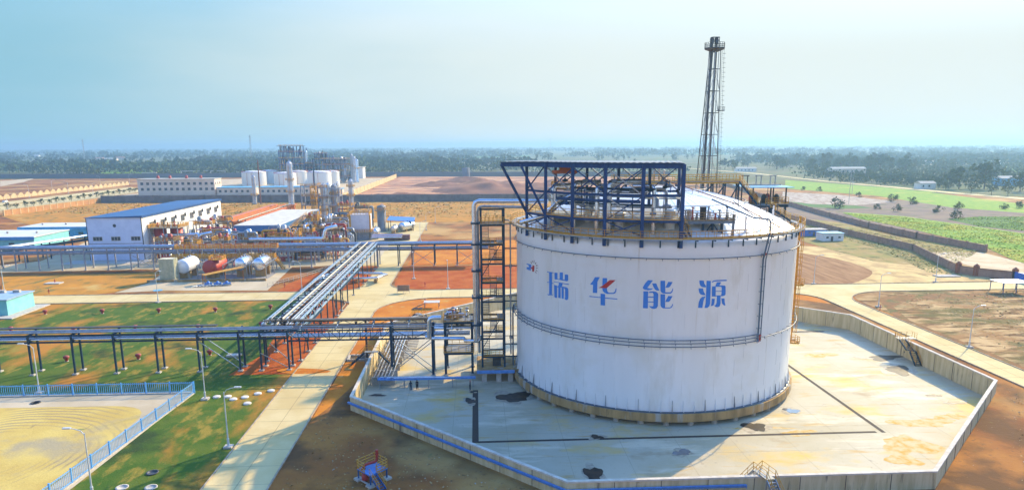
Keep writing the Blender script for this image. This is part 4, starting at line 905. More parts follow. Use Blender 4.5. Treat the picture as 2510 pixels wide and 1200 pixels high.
# ================================================================= LAMP POSTS
def lamp_post():
    r=thing('lamp_post','','street lamp',(0,0,0),'grey street lamps of the plant')
    t=MB(); t.tube([(0,0,.3),(0,0,8.0)],[.11,.06],8); t.tube([(0,0,.28),(0,0,1.3)],.17,8); t.build('pole',M_pole,r)
    t=MB(); t.tube([(0,0,7.7),(-.35,0,8.25),(-1.0,0,8.5),(-1.5,0,8.6)],.045,6); t.build('arm',M_pole,r)
    t=MB(); t.box((-2.35,-.16,8.55),(-1.45,.16,8.70)); t.build('lamp_head',M_pole,r)
    t=MB(); t.box((-.55,-.55,0),(.55,.55,.28)); t.build('footing',M_foot,r)
    return r
lamps=[((-44.5,110.3),0,'street lamp on the grass just outside the fence corner'),((-34.3,91.2),180,'street lamp with its arm over the concrete road in front'),((-73.5,115.1),0,'street lamp behind the picket fence of the sand yard'),((-45.6,78.2),0,'nearest street lamp, at the slanting end of the yard fence'),
((-84.3,184.8),150,'street lamp where the lawn meets the cross road'),((-49.9,197.6),30,'street lamp in the red soil beside the pipe loop'),((-19.5,213.2),90,'street lamp at the left edge of the red ploughed island'),((-8.4,196.9),90,'street lamp on the front edge of the red ploughed island'),
((98.4,195.8),180,'street lamp by the tilled brown plot'),((100.6,166.1),180,'street lamp at the bend of the right road'),((135.2,195.8),180,'street lamp on the far side of the gate road'),((98.6,130.4),180,'street lamp beside the stony plot on the right road'),
((-21.8,372.4),180,'street lamp at the far end of the concrete road'),((-24.4,340),180,'street lamp on the road beyond the blue shed'),((-24.2,300),180,'street lamp beside the orange ground far up the road'),((-131,196.6),180,'street lamp behind the green cabin')]
l0=lamp_post()
for i,((x,y_),a,lab) in enumerate(lamps):
    o=l0 if i==0 else copy_thing(l0,(x,y_,0),lab); o.location=(x,y_,0); o.rotation_euler=(0,0,R(a)); o['label']=lab
# ================================================================= HYDRANTS, COVERS
def hydrant():
    r=thing('hydrant','','hydrant',(0,0,0),'red hydrants in the lawn')
    t=MB(); t.lathe([(.30,0),(.30,.5),(.42,.55),(.42,.8)],(0,0,0),10); t.build('barrel',M_redp,r)
    t=MB(); t.lathe([(.62,.8),(.66,1.0),(.6,1.25),(.25,1.38),(.01,1.4)],(0,0,0),12); t.build('cap',mat('dark red cap',(.30,.04,.03),rough=.6),r)
    t=MB(); t.box((-.36,-.36,0),(.36,.36,.12)); t.build('base',M_foot,r); return r
h0=hydrant(); first=True
rows=[('back row',[(-106.5,173.2),(-92.7,173),(-79,172.9),(-65.2,172.8),(-52.3,174.9)]),('middle row',[(-104.4,156.8),(-90.2,155.8),(-77,156.3),(-63.1,156.1),(-49.4,157.3)]),('front row under the rack',[(-79.1,133.1),(-65.8,133.5),(-52.9,135.3)])]
for rn,L in rows:
    for k,(x,y_) in enumerate(L):
        lab=f'{ORD[k]} red hydrant from the left in the {rn}'
        o=h0 if first else copy_thing(h0,(x,y_,0),lab); o.location=(x,y_,0); o['label']=lab; o.scale=(.85,.85,.85); first=False
# thin red posts with valves
def firepost(x,y_,lab):
    r=thing('hydrant_post',lab,'hydrant',(x,y_,0),'slim red hydrant posts'); t=MB(); t.tube([(x,y_,0),(x,y_,1.2)],.09,8); t.build('post',M_redp,r)
    t=MB(); t.tube([(x-.3,y_,.85),(x+.3,y_,.85)],.08,6); t.lathe([(.16,1.2),(.16,1.35),(.01,1.45)],(x,y_,0),8); t.build('outlet',M_redp,r)
for x,y_,lab in ((-127.3,213.7,'slim red hydrant post on a white slab in the straw grass'),(-120.2,198.4,'slim red hydrant post in the straw grass near the cross road'),(-55.9,202.1,'slim red hydrant post in the red soil left of the lamp'),(-15.2,200.5,'slim red hydrant post on the ploughed island edge'),(-13.6,177.9,'slim red hydrant post beside the steel table frame'),(98.9,162.5,'slim red hydrant post by the bend of the right road')): firepost(x,y_,lab)
tag(MB().box((-130,212.5,.05),(-125.5,215.2,.3)).build('concrete_pad',M_foot),'pale concrete slab in the straw grass','concrete slab')
cvp=[(-38.3,110.7),(-36.7,112.3),(-34.9,113.6),(-37.0,107.8),(-39.9,109.9),(-41.2,111.2),(-43,111.2)]
labs=['round white cover second from the road','round white cover between two others near the lawn edge','round white cover nearest the concrete road','round white cover nearest the viewer in the cluster','round white cover beside the road lamp top','round white cover near the corner lamp','rightmost cover touching the corner lamp base']
for (x,y_),lab in zip(cvp,labs):
    tag(MB().lathe([(.62,.0),(.62,.16),(.56,.2),(.01,.2)],(x,y_,.02),18).build('well_cover',mat('whitewashed concrete cover',(.66,.62,.54),(.5,.46,.4),rough=.9,scale=2)),lab,'cover','round white covers on the lawn')
for (x,y_),lab in zip([(-71.3,110.4),(-41.3,84.0),(-43.2,80.2),(-39.7,80.0)],['dark round manhole on the pale strip inside the fence','open dark manhole in the green lawn','sandy round cover in the lawn, left of a pair','sandy round cover in the lawn, right of a pair']):
    dk_='dark' in lab; t=MB(); t.lathe([(.75,.05),(.75,.12),(.55,.12),(.55,.02),(.01,.02)],(x,y_,.03),20); tag(t.build('manhole',M_dk if dk_ else M_foot),lab,'manhole')
tag(MB().box((-49.2,133.6,.02),(-46.6,135.2,.35)).build('concrete_pad',M_foot),'white concrete slab under the rack braces','concrete slab')
# ================================================================= RED VALVE SKID
sk=thing('monitor_platform','small blue platform with yellow rails and a thick red pipe in front of the dike','platform',(-13.3,80,0))
C4=[(-14.95,80.6),(-13.2,78.7),(-11.5,80.6),(-13.25,82.5)]
for i,(x,y_) in enumerate(C4):
    o=MB().beam((x,y_,.25),(x,y_,1.35),.17).build('leg',M_blue,sk); MB().box((x-.45,y_-.45,0),(x+.45,y_+.45,.25),rz=R(45)).build('footing',M_foot,o)
M_skid=mat('bright blue deck paint',(.07,.22,.55),(.06,.18,.45),rough=.45,scale=3)
t=MB(); t.prism([(-15.1,80.6),(-13.2,78.55),(-11.35,80.6),(-13.25,82.65)],1.35,1.5,bottom=True); t.build('deck',M_skid,sk)
t=MB(); rail(t,[(-12.5,79.35,1.5),(-11.4,80.6,1.5),(-13.25,82.6,1.5),(-15.05,80.6,1.5),(-14.0,79.4,1.5)],1.15,1.1,.035,3); t.build('railing',M_yel,sk)
t=MB(); t.tube([(-14.3,80.4,0),(-14.3,80.4,1.6),(-14.25,80.45,1.85),(-13.9,80.7,2.0),(-13.0,81.3,2.0),(-12.8,81.45,2.2),(-12.75,81.5,2.6),(-12.75,81.5,3.5)],.17,12)
t.lathe([(.28,0),(.28,.12)],(-14.3,80.4,1.5),12); t.lathe([(.25,0),(.25,.1)],(-12.75,81.5,2.9),12); t.build('red_pipe',M_redp,sk)
t=MB(); t.lathe([(.3,0),(.42,.2),(.42,.7),(.2,.9)],(-14.1,80.2,.1),14); t.build('valve_body',M_redp,sk)
t=MB(); d=Vector((.72,-.69,0)); sdv=Vector((.69,.72,0)); p0=Vector((-12.95,78.95,1.45)); p1=p0+d*1.9-Vector((0,0,1.4))
for s_ in (-.45,.45): t.beam(p0+sdv*s_,p1+sdv*s_,.1,.24)
for k in range(7): p=p0.lerp(p1,(k+.5)/7); t.beam(p-sdv*.45,p+sdv*.45,.22,.04)
t.build('ladder_stair',M_blue,sk)
t=MB()
for s_ in (-.5,.5):
    for h in (.5,.95): t.beam(p0+sdv*s_+Vector((0,0,h)),p1+sdv*s_+Vector((0,0,h)),.05)
    for k in range(4): p=p0.lerp(p1,k/3)+sdv*s_; t.beam(p,p+Vector((0,0,.95)),.05)
t.build('stair_railing',M_yel,sk)
t=MB(); t.beam((-14.9,80.5,.15),(-13.3,78.8,.15),.2,.15); t.build('sill',M_foot,sk)
# ================================================================= PEOPLE
def person(x,y_,z0,face,coat,trous,hair,label,pose=0):
    bm_=bpy.data.meshes.new('person'); 
    V=[(0,0,.92),(0,0,1.12),(0,.0,1.35),(0,0,1.47),(0,.01,1.60),(0,.02,1.72),
       (-.10,0,.86),(-.12,.02+.06*pose,.48),(-.13,-.05*pose,.09),(-.13,.12-.05*pose,.04),
       (.10,0,.86),(.12,.03-.05*pose,.48),(.13,.10*pose,.09),(.13,.12+.10*pose,.04),
       (-.20,0,1.42),(-.26,.0,1.14),(-.24,.12,.92),(-.23,.16,.84),
       (.20,0,1.42),(.27,-.02,1.14),(.25,.08+.15*pose,.94),(.24,.12+.18*pose,.86)]
    E_=[(0,1),(1,2),(2,3),(3,4),(4,5),(0,6),(6,7),(7,8),(8,9),(0,10),(10,11),(11,12),(12,13),(2,14),(14,15),(15,16),(16,17),(2,18),(18,19),(19,20),(20,21)]
    RR=[.15,.14,.17,.055,.09,.075,.10,.065,.048,.04,.10,.065,.048,.04,.07,.05,.038,.035,.07,.05,.038,.035]
    bm_.from_pydata(V,E_,[]); o=bpy.data.objects.new('person',bm_); col.objects.link(o)
    md=o.modifiers.new('skin','SKIN'); 
    if not bm_.skin_vertices: bm_.attributes.new if False else None
    bpy.context.view_layer.objects.active=o
    for i,r_ in enumerate(RR):
        try: bm_.skin_vertices[0].data[i].radius=(r_,r_*.8)
        except Exception: pass
    try: bm_.skin_vertices[0].data[0].use_root=True
    except Exception: pass
    s2=o.modifiers.new('sub','SUBSURF'); s2.levels=1; s2.render_levels=1
    bm_.materials.append(mat('clothes of '+label[:20],coat,tuple(c*.7 for c in coat),rough=.9,scale=6))
    o.location=(x,y_,z0); o.rotation_euler=(0,0,face); tag(o,label,'person','people standing on the dike floor')
    # trousers and hair as clothing pieces
    t=MB()
    for sx,yy0,yy1,yy2 in ((-.12,0,.02+.06*pose,-.05*pose),(.12,0,.03-.05*pose,.10*pose)):
        t.tube([(sx*.8,yy0,.93),(sx,yy1,.48),(sx*1.08,yy2,.12)],[.125,.088,.075],10)
    q=t.build('trousers',mat('trousers of '+label[:20],trous,tuple(c*.7 for c in trous),rough=.9,scale=6),None); q.parent=o
    t=MB(); t.lathe([(.01,1.80),(.07,1.785),(.105,1.72),(.11,1.64),(.09,1.60)],(0,0,0),12); q=t.build('hair' if hair else 'hard_hat',mat('hair' if hair else 'hard hat',(.02,.015,.012) if hair else (.6,.1,.05),rough=.5),None); q.parent=o
    t=MB(); t.lathe([(.01,1.57),(.06,1.575),(.09,1.63),(.092,1.68),(.06,1.74),(.01,1.76)],(0,.025,0),12); q=t.build('face',mat('skin',(.38,.22,.15),(.33,.19,.13),rough=.6),None); q.parent=o
    return o
person(-11.75,115.7,FL,R(20),(.05,.055,.065),(.10,.11,.12),True,'person in dark grey work clothes standing left of another person',.6)
person(-10.7,116.2,FL,R(170),(.055,.025,.025),(.02,.02,.022),True,'person in dark maroon clothes standing right of another person',.3)
person(-1.5,115.2,FL,R(80),(.06,.06,.06),(.04,.04,.05),False,'person in grey clothes standing at the end of the blue tray',.2)
# ================================================================= SMALL THINGS
bd=thing('notice_board','brown framed notice board on the road edge','board',(-20.5,192,0))
t=MB(); t.box((-22.2,191.9,.6),(-19.0,192.05,2.3)); t.build('panel',mat('weathered brown board',(.34,.22,.14),(.25,.16,.10),rough=.8,scale=1.5,streak=(4,1,.2)),bd)
for x in (-22.3,-18.95,-20.6): MB().beam((x,191.97,0),(x,191.97,2.35),.09).build('post',M_foot,bd)
tf=thing('steel_table','small grey steel table frame standing on the orange earth','frame',(-12,174,0))
t=MB(); t.box((-13.6,172.6,1.45),(-9.6,175.2,1.55)); t.build('top',mat('pale steel sheet',(.55,.52,.48),(.45,.42,.38),rough=.6,scale=2),tf)
for x in (-13.4,-9.8):
    for y_ in (172.8,175): MB().beam((x,y_,0),(x,y_,1.45),.14).build('leg',M_galv,tf)
t=MB(); t.box((-16.3,171.5,.02),(-14,173.5,.1)); 
for k in range(6): t.beam((-16.6+.4*k,171.5,.1+.2*k),(-15.2+.3*k,174,.3+.12*k),.12)
tag(t.build('scrap_frames',M_dk),'dark scrap ladder frames leaning beside the steel table','scrap')
cp_=thing('sump_frame','low pale sump frame in the orange earth under the truss','sump',(-23,131,0))
t=MB()
for a,b in (((-25,129.5),(-21.4,129.5)),((-21.4,129.5),(-21.4,132.6)),((-21.4,132.6),(-25,132.6)),((-25,132.6),(-25,129.5))): t.beam((*a,.2),(*b,.2),.3,.4)
t.build('kerb_frame',M_foot,cp_); MB().box((-24.8,129.7,.02),(-21.6,132.4,.06)).build('pit_floor',M_dark,cp_)
t=MB(); t.beam((-24,131,.7),(-21,131,.7),.25,.2); t.tube([(-22.5,131,.1),(-22.5,131,.8)],.12,8); t.build('sump_pipe',M_galv,cp_)
gb=thing('green_cabin','pale turquoise flat roofed cabin at the edge of the cross road','cabin',(-120,176,0))
M_turq=mat('turquoise wall panel',(.22,.58,.56),(.18,.50,.50),rough=.5,scale=.6,coord='w')
MB().box((-140,171.5,.3),(-114.2,182,4.0)).build('wall',M_turq,gb)
MB().box((-140.3,171.2,4.0),(-113.9,182.3,4.25)).build('roof',mat('pale blue grey roof',(.30,.42,.52),(.25,.35,.44),rough=.6),gb)
w_=MB(); w_.box((-118.5,171.46,1.7),(-116.2,171.49,3.0)); wo=w_.build('window',M_dk,gb)
for i,(x,y_) in enumerate(((-117,180.2),(-120.5,180),(-124,180.1))): 
    t=MB(); t.box((x-.8,y_-.4,4.25),(x+.8,y_+.4,4.9)); t.build('roof_unit',M_foot,gb)
tag(MB().box((-142,168.5,.0),(-111.5,184,.28)).build('concrete_pad',M_foot),'pale concrete slab that carries the turquoise cabin','concrete slab')

# ================================================================= SHELTER AND WALKWAY ON THE TANK ROOF
M_sky=mat('pale blue roof sheet',(.12,.42,.62),(.10,.35,.52),rough=.45,scale=.8)
wkx=thing('roof_walkway','high blue walkway with yellow rails running over the tank roof centre','walkway',(38,124,33))
t=MB(); t.box((24,122.6,33.75),(47.2,124.0,33.9)); t.build('deck',M_grate,wkx)
t=MB(); t.hbeam((24,122.7,33.6),(47.2,122.7,33.6),.16,.3); t.hbeam((24,123.9,33.6),(47.2,123.9,33.6),.16,.3); t.build('beam',M_yel,wkx)
t=MB(); rail(t,[(24,122.6,33.9),(47.2,122.6,33.9)],1.15,1.2,.035,3); rail(t,[(24,124,33.9),(47.2,124,33.9)],1.15,1.2,.03,3); t.build('railing',M_yel,wkx)
for x in (26.5,33.8,35.6,42,44.2,46.6):
    z0=roofz(math.hypot(x-TX,1.4)); t=MB(); t.beam((x,122.9,z0-.2),(x,122.9,33.5),.22); t.beam((x,123.9,z0-.2),(x,123.9,33.5),.22)
    if x>41: t.beam((x-1.5,122.9,z0),(x,122.9,33.4),.18)
    t.build('support_frame',M_teal,wkx)
t=MB(); rr2=rnd
for k in range(5): x=33+k*.9; t.lathe([(.16,0),(.16,1.6+k%2),(.3,1.7+k%2),(.02,1.9+k%2)],(x-3,124.6,34),8)
t.build('vent_pipe',M_galv,wkx)
ps=thing('roof_shelter','small pale blue roofed shelter with red pumps at the right edge of the tank roof','shelter',(52,125,27))
D0=(48.6,122.2); D1=(55.6,128.4)
t=MB(); t.box((*D0,29.7),(*D1,29.82)); t.build('deck',M_grate,ps)
t=MB()
for a,b in ((D0,(D1[0],D0[1])),((D1[0],D0[1]),D1),(D1,(D0[0],D1[1])),((D0[0],D1[1]),D0)): t.hbeam((*a,29.45),(*b,29.45),.25,.45)
t.build('beam',M_teal,ps)
for x,y_ in ((49.2,122.6),(52.4,122.6),(55.2,122.6),(49.2,128),(55.2,128)):
    z0=roofz(min(22.5,math.hypot(x-TX,y_-TY))) if math.hypot(x-TX,y_-TY)<23.4 else 27
    MB().beam((x,y_,z0-.4),(x,y_,29.5),.34).build('leg',M_teal,ps); MB().beam((x,y_,29.8),(x,y_,32.7),.2).build('post',M_dk,ps)
t=MB(); t.prism([(47.9,121.6),(56.2,121.6),(56.2,129),(47.9,129)],32.7,32.82,bottom=True); t.build('roof',M_sky,ps)
t=MB(); t.box((48.2,124.5,33.0),(55,126,33.15)); t.build('roof_vent',M_dk,ps)
for i,x in enumerate((48.5,51.0,53.6)):
    t=MB(); t.beam((x-.4,125,33.1),(x-.4,125,34.7),.14); t.beam((x+.5,125,33.1),(x+.5,125,34.7),.14); t.beam((x-.7,125,34.7),(x+.8,125,34.7),.14); t.build('lifting_frame',M_galv if i else M_dk,ps)
for i in range(5):
    x=49.6+i*1.15; t=MB(); t.lathe([(.45,0),(.5,.6),(.5,1.2),(.2,1.6)],(x,124.2+(i%2)*1.2,29.85),12); t.build('pump',M_redp if i in (0,1,3) else M_dk,ps)
t=MB(); rail(t,[(D0[0],D0[1],29.85),(50.4,D0[1],29.85)],1.1,1.2,.035,3); rail(t,[(51.8,D0[1],29.85),(D1[0],D0[1],29.85),(D1[0],D1[1],29.85)],1.1,1.2,.035,3); t.build('railing',M_yel,ps)
def stairs_between(name_parent,p,q,w_,mst,mrl,nm='stair_flight'):
    p=Vector(p);q=Vector(q); d=q-p; h=Vector((d.x,d.y,0)).normalized(); s=Vector((-h.y,h.x,0))*w_/2
    t=MB(); n_=max(3,int(abs(d.z)/.22))
    for k in range(n_): c=p+d*((k+.5)/n_); t.beam(c-s,c+s,.26,.04)
    for sg in (-1,1): t.beam(p+s*sg,q+s*sg,.08,.30)
    t.build(nm,mst,name_parent); t=MB()
    for sg in (-1,1):
        for hh in (.4,.75,1.1): t.beam(p+s*sg*1.05+Vector((0,0,hh)),q+s*sg*1.05+Vector((0,0,hh)),.05)
        m_=max(2,int(d.length/1.0))
        for k in range(m_+1): c=p+d*(k/m_)+s*sg*1.05; t.beam(c,c+Vector((0,0,1.1)),.055)
    t.build('stair_railing',mrl,name_parent)
stairs_between(ps,(46.6,122.4,33.8),(49.4,120.6,29.9),1.0,M_teal,M_yel)
t=MB(); t.box((48.7,120.0,29.72),(51.4,122.2,29.8)); t.build('landing',M_grate,ps)
stairs_between(ps,(51.0,121.2,29.8),(54.9,119.4,27.1),1.0,M_teal,M_yel)
rs=thing('roof_manifold','grey raised platform with valves on the tank roof right of the blue frame','platform',(34,101,28))
t=MB(); t.box((29.6,100.2,29.3),(37.8,103,29.42)); t.build('deck',M_grate,rs)
t=MB(); t.hbeam((29.6,100.2,29.1),(37.8,100.2,29.1),.25,.35); t.hbeam((29.6,103,29.1),(37.8,103,29.1),.25,.35); t.build('beam',M_gpipe,rs)
t=MB(); rail(t,[(29.6,100.1,29.4),(37.8,100.1,29.4),(37.8,103,29.4),(29.6,103,29.4)],1.15,1.1,.032,3); t.build('railing',mat('ochre rail paint',(.32,.19,.06),rough=.5),rs)
for x in (31,33.2,34.6,36): MB().beam((x,100.6,26.6),(x,100.6,29),.3).build('leg',M_teal,rs)
t=MB(); t.beam((33.2,100.6,27),(34.6,100.6,29),.18); t.beam((36,100.6,27),(34.6,100.6,29),.18); t.build('brace',M_teal,rs)
t=MB(); t.lathe([(.2,0),(.2,3.4),(.25,3.4),(.02,3.5)],(37.6,100.3,26.8),10); t.build('post',M_gpipe,rs)
for i in range(9):
    x=30+i*.85; t=MB(); h=.7+.5*(i%3); t.lathe([(.2,0),(.24,.3),(.1,.5),(.1,h),(.22,h+.05),(.22,h+.15)],(x,101+.7*(i%2),29.45),8); t.build('valve',[M_dk,M_galv,M_redp,M_gpipe][i%4],rs)
t=MB(); t.box((33.0,101.2,29.45),(33.8,101.8,31.3)); t.build('panel_box',M_dk,rs)
stairs_between(rs,(29.6,100.4,29.3),(30.6,98.6,27.1),.9,M_blue,M_yel)
# lightning rods on the roof
for i,(a,r0,h) in enumerate(((-30,19,4.5),(-52,20.5,3.6),(-12,21,3.2),(-62,19,5.2))): 
    c=cyl(a,r0,roofz(r0)-.1); tag(MB().tube([c,(c[0],c[1],c[2]+h)],.05,6).build('lightning_rod',M_dk),f'{ORD[i]} thin dark rod standing on the white tank roof','rod','thin rods on the tank roof')
# ================================================================= FLARE TOWER
M_fl=mat('sooty dark steel',(.035,.037,.04),(.06,.06,.06),rough=.6,scale=2)
fl=thing('flare_stack','tall tapering dark lattice flare tower with a platform at its top','tower',(69,201.7,0))
FX,FY=67.4,201.7; FT=66.4
def leg3(k,z): 
    a=R(90+120*k+28); r=4.7-(4.7-1.75)*min(z/FT,1); return Vector((FX+r*math.cos(a)-1.6*(1-z/FT),FY+r*math.sin(a),z))
for k in range(3): MB().tube([leg3(k,0),leg3(k,FT)],[.16,.12],8).build('leg',M_fl,fl)
lv=[6*i+1 for i in range(11)]
for z_ in lv:
    t=MB()
    for k in range(3): t.beam(leg3(k,z_),leg3((k+1)%3,z_),.16)
    t.build('ring_frame',M_fl,fl)
t=MB()
for a,b in zip(lv[:-1],lv[1:]):
    for k in range(3): t.beam(leg3(k,a),leg3(k,b).lerp(leg3((k+1)%3,b),.5),.09); t.beam(leg3((k+1)%3,a),leg3(k,b).lerp(leg3((k+1)%3,b),.5),.09)
t.build('lattice_brace',M_galv,fl,kind='stuff')
for i,(dx,dy,r_,top_) in enumerate(((-.75,0,.36,69.2),(.85,.3,.36,69.2),(0.2,-.9,.14,66),(1.5,-.6,.10,66),(-1.2,.8,.12,66))):
    t=MB(); t.tube([(FX-1.1+dx,FY+dy,.5),(FX-.2+dx*.85,FY+dy,top_)],r_,10); t.build('riser_pipe',M_fl if i<2 else M_galv,fl)
t=MB(); t.prism([(FX+2.9*math.cos(R(a)),FY+2.9*math.sin(R(a))) for a in range(0,360,45)],FT-.1,FT+.15,bottom=True); t.lathe([(.5,-.9),(2.9,0)],(FX,FY,FT-.05),8,smooth=False); t.build('platform',M_fl,fl)
t=MB(); rail(t,[(FX+2.85*math.cos(R(a)),FY+2.85*math.sin(R(a)),FT+.1) for a in range(0,360,45)],1.5,.8,.04,3,closed=True); t.build('platform_railing',M_fl,fl)
t=MB()
for x in (-.95,.95):
    for y_ in (-.9,.9): t.beam((FX+x,FY+y_,FT),(FX+x,FY+y_,FT+3.1),.14)
for z_ in (FT+3.05,FT+2.2): 
    for a,b in (((-.95,-.9),(.95,-.9)),((.95,-.9),(.95,.9)),((.95,.9),(-.95,.9)),((-.95,.9),(-.95,-.9))): t.beam((FX+a[0],FY+a[1],z_),(FX+b[0],FY+b[1],z_),.16)
t.build('top_frame',M_fl,fl)
t=MB(); t.lathe([(.55,-1.2),(.6,0),(.45,.5)],(FX-.85,FY,FT+2.6),10); t.lathe([(.55,-1.2),(.6,0),(.45,.5)],(FX+.5,FY+.2,FT+2.6),10); t.build('flare_tip',M_fl,fl)
t=MB()
p0=leg3(2,3)+Vector((.5,0,0)); p1=leg3(2,FT)+Vector((.7,0,0))
for s_ in (-.28,.28): t.beam(p0+Vector((s_,0,0)),p1+Vector((s_,0,0)),.05)
for k in range(110): c=p0.lerp(p1,k/110); t.beam(c-Vector((.28,0,0)),c+Vector((.28,0,0)),.035)
for k in range(50): c=p0.lerp(p1,k/50); t.lathe([(.42,0),(.42,.05)],(c.x+.35,c.y-.1,c.z),8)
t.build('caged_ladder',M_fl,fl)
for z_ in (49,43) : pass
for z_ in (28,49.5):
    c=leg3(2,z_); t=MB(); t.box((c.x-.9,c.y-1,z_),(c.x+1.3,c.y+.6,z_+.1)); rail(t,[(c.x-.9,c.y-1,z_),(c.x+1.3,c.y-1,z_),(c.x+1.3,c.y+.6,z_)],1.2,.7,.03,3); t.build('rest_platform',M_fl,fl)
# ================================================================= REAR PIPE RACK
rk=thing('pipe_rack','long grey pipe rack running along the front of the process area to the tank','pipe rack',(-80,239,0))
M_rack=mat('weathered grey violet steel',(.30,.31,.35),(.22,.23,.26),rough=.6,scale=1)
xs=[-160.3+7.45*k for k in range(18)]+[-26.8,-22.1,-14.5,-6.8,.5]
for x in xs:
    m_=M_rack if x<-30 else M_teal
    for y_ in (236.9,241.9):
        rackleg(rk,x,y_,7.4,.32,m_)
    t=MB(); t.hbeam((x,236.8,7.2),(x,242,7.2),.2,.3); t.hbeam((x,236.8,5.6),(x,242,5.6),.2,.3); t.build('cross_beam',m_,rk)
for y_ in (236.9,241.9):
    for z_ in (7.3,5.6): MB().hbeam((-175,y_,z_),(-30,y_,z_),.22,.32).build('long_beam',M_rack,rk); MB().hbeam((-30,y_,z_),(6,y_,z_),.22,.32).build('long_beam',M_teal,rk)
mm_=[M_galv,M_gpipe,M_alu,M_galv,mat('dull red pipe paint',(.28,.08,.06),rough=.6),M_alu,M_galv,mat('lilac grey pipe',(.32,.32,.42),rough=.5)]
for i in range(8):
    t=MB(); t.tube([(-175,237.2+i*.62,7.62+.04*(i%2)),(6,237.2+i*.62,7.62+.04*(i%2))],[.16,.2,.12,.24,.15,.2,.12,.18][i],8); t.build('pipe',mm_[i],rk)
    t=MB(); t.tube([(-175,237.2+i*.6,5.95),(4,237.2+i*.6,5.95)],[.2,.15,.24,.14,.2,.12,.22,.15][i],8); t.build('pipe',mm_[(i+3)%8],rk)
for a,b in (((-22.1,236.8,5.4),(-14.5,236.8,.4)),((-22.1,236.8,.4),(-14.5,236.8,5.4)),((-6.8,236.8,5.4),(.5,236.8,.4)),((-6.8,236.8,.4),(.5,236.8,5.4)),((-85,236.8,5.4),(-78.3,236.8,.4)),((-85,236.8,.4),(-78.3,236.8,5.4)),((-115.6,236.8,5.4),(-108,236.8,.4)),((-115.6,236.8,.4),(-108,236.8,5.4))): MB().beam(a,b,.13).build('brace',M_galv,rk)
# side rack to the far left
r2=thing('pipe_rack','blue pipe rack on pale footings running away beside the turquoise warehouses','pipe rack',(-165,262,0))
for k in range(9):
    for dx in (0,4.6):
        x,y_=-171+k*3.3+dx,240+k*8.5-dx*.6; rackleg(r2,x,y_,6.2,.34,M_teal)
for dx in (0,1.5,3,4.6):
    for z_ in (6.3,4.8): t=MB(); t.beam((-174+dx,233-dx*.6,z_),(-143+dx,314-dx*.6,z_),.28,.22); t.build('long_beam',M_pale if z_>5 else M_teal,r2)
for i in range(4): t=MB(); t.tube([(-173+dx+i*1.1,234,6.6),(-142.5+i*1.1,314,6.6)],.2,8); t.build('pipe',M_alu if i%2 else M_galv,r2)
# ================================================================= VESSELS ROW
def hvessel(name,x,y_,z_,r,L,mt,label,az=R(90),cat='vessel',saddle=M_ringc,group=None,hz0=0.):
    v=thing(name,label,cat,(x,y_,0),group); ca,sa=math.cos(az),math.sin(az)
    prof=[]; n_=7
    pts=[]; rr=[]
    for k in range(n_): th=math.pi/2*(1-k/(n_-1)); pts.append(-L/2-r*.5*math.sin(th)); rr.append(max(.02,r*math.cos(th)))
    P=pts+[L/2]+[-q for q in pts[::-1][1:]]; Q=rr+[r]+rr[::-1][1:]
    t=MB(); t.tube([(x+q*ca,y_+q*sa,z_) for q in P],Q,20); t.build('shell',mt,v)
    for s_ in (-.3,.3):
        cx,cy_=x+L*s_*ca,y_+L*s_*sa; t=MB(); t.box((cx-r*.8,cy_-.35,hz0),(cx+r*.8,cy_+.35,z_-r*.55),rz=az-R(90)); t.build('saddle',saddle,v)
    t=MB()
    for s_ in (-.25,.1,.3): t.lathe([(.22,0),(.22,.5),(.35,.5),(.35,.6),(.01,.6)],(x+L*s_*ca,y_+L*s_*sa,z_+r*.95),8)
    t.build('nozzle',M_galv,v); return v
hvessel('horizontal_vessel',-82.5,222,3.7,2.35,9,M_redp,'big dark red horizontal vessel between silver ones')
hvessel('horizontal_vessel',-74,223,4.2,2.0,7,M_alu,'polished silver vessel right of the red one, left of a pair')
hvessel('horizontal_vessel',-68.2,223,4.2,2.0,7,M_alu,'polished silver vessel, right of a pair')
hvessel('horizontal_vessel',-91.0,222,4.0,2.2,8,mat('white vessel paint',(.72,.74,.76),(.6,.63,.67),rough=.4),'white and blue horizontal vessel beside the finned cooler')
for x in (-78.6,-71.4,-70.5,-65.5,-86.5):
    pf=thing('pipe_portal',{-78.6:'small grey pipe portal right of the red vessel',-71.4:'small grey pipe portal just right of the left silver vessel',-70.5:'small grey pipe portal just left of the right silver vessel',-65.5:'small grey pipe portal right of the last silver vessel',-86.5:'small grey pipe portal left of the red vessel'}[x],'portal',(x,219.5,0),'small grey pipe portals between the vessels')
    t=MB(); t.beam((x,217.5,0),(x,217.5,4.3),.2); t.beam((x,226,0),(x,226,5),.2); t.build('post',M_galv,pf); MB().beam((x,217.3,4.35),(x+1,226,5.1),.2).build('top_pipe',M_galv,pf)
fc=thing('finned_cooler','tall beige finned vaporiser block at the left end of the vessel row','cooler',(-94,216,0))
t=MB(); t.box((-96.3,214.3,.4),(-92.2,217.3,7.0)); t.build('core',mat('beige finned panel',(.66,.58,.40),(.52,.46,.30),rough=.6,scale=3),fc)
t=MB()
for k in range(14): t.box((-96.4+k*.31,214.05,.35),(-96.27+k*.31,214.3,7.1))
for k in range(9): t.box((-92.2,214.3+k*.34,.35),(-91.95,214.42+k*.34,7.1))
t.build('fin',mat('pale beige fins',(.68,.64,.46),(.5,.5,.34),rough=.5,scale=1),fc,kind='stuff')
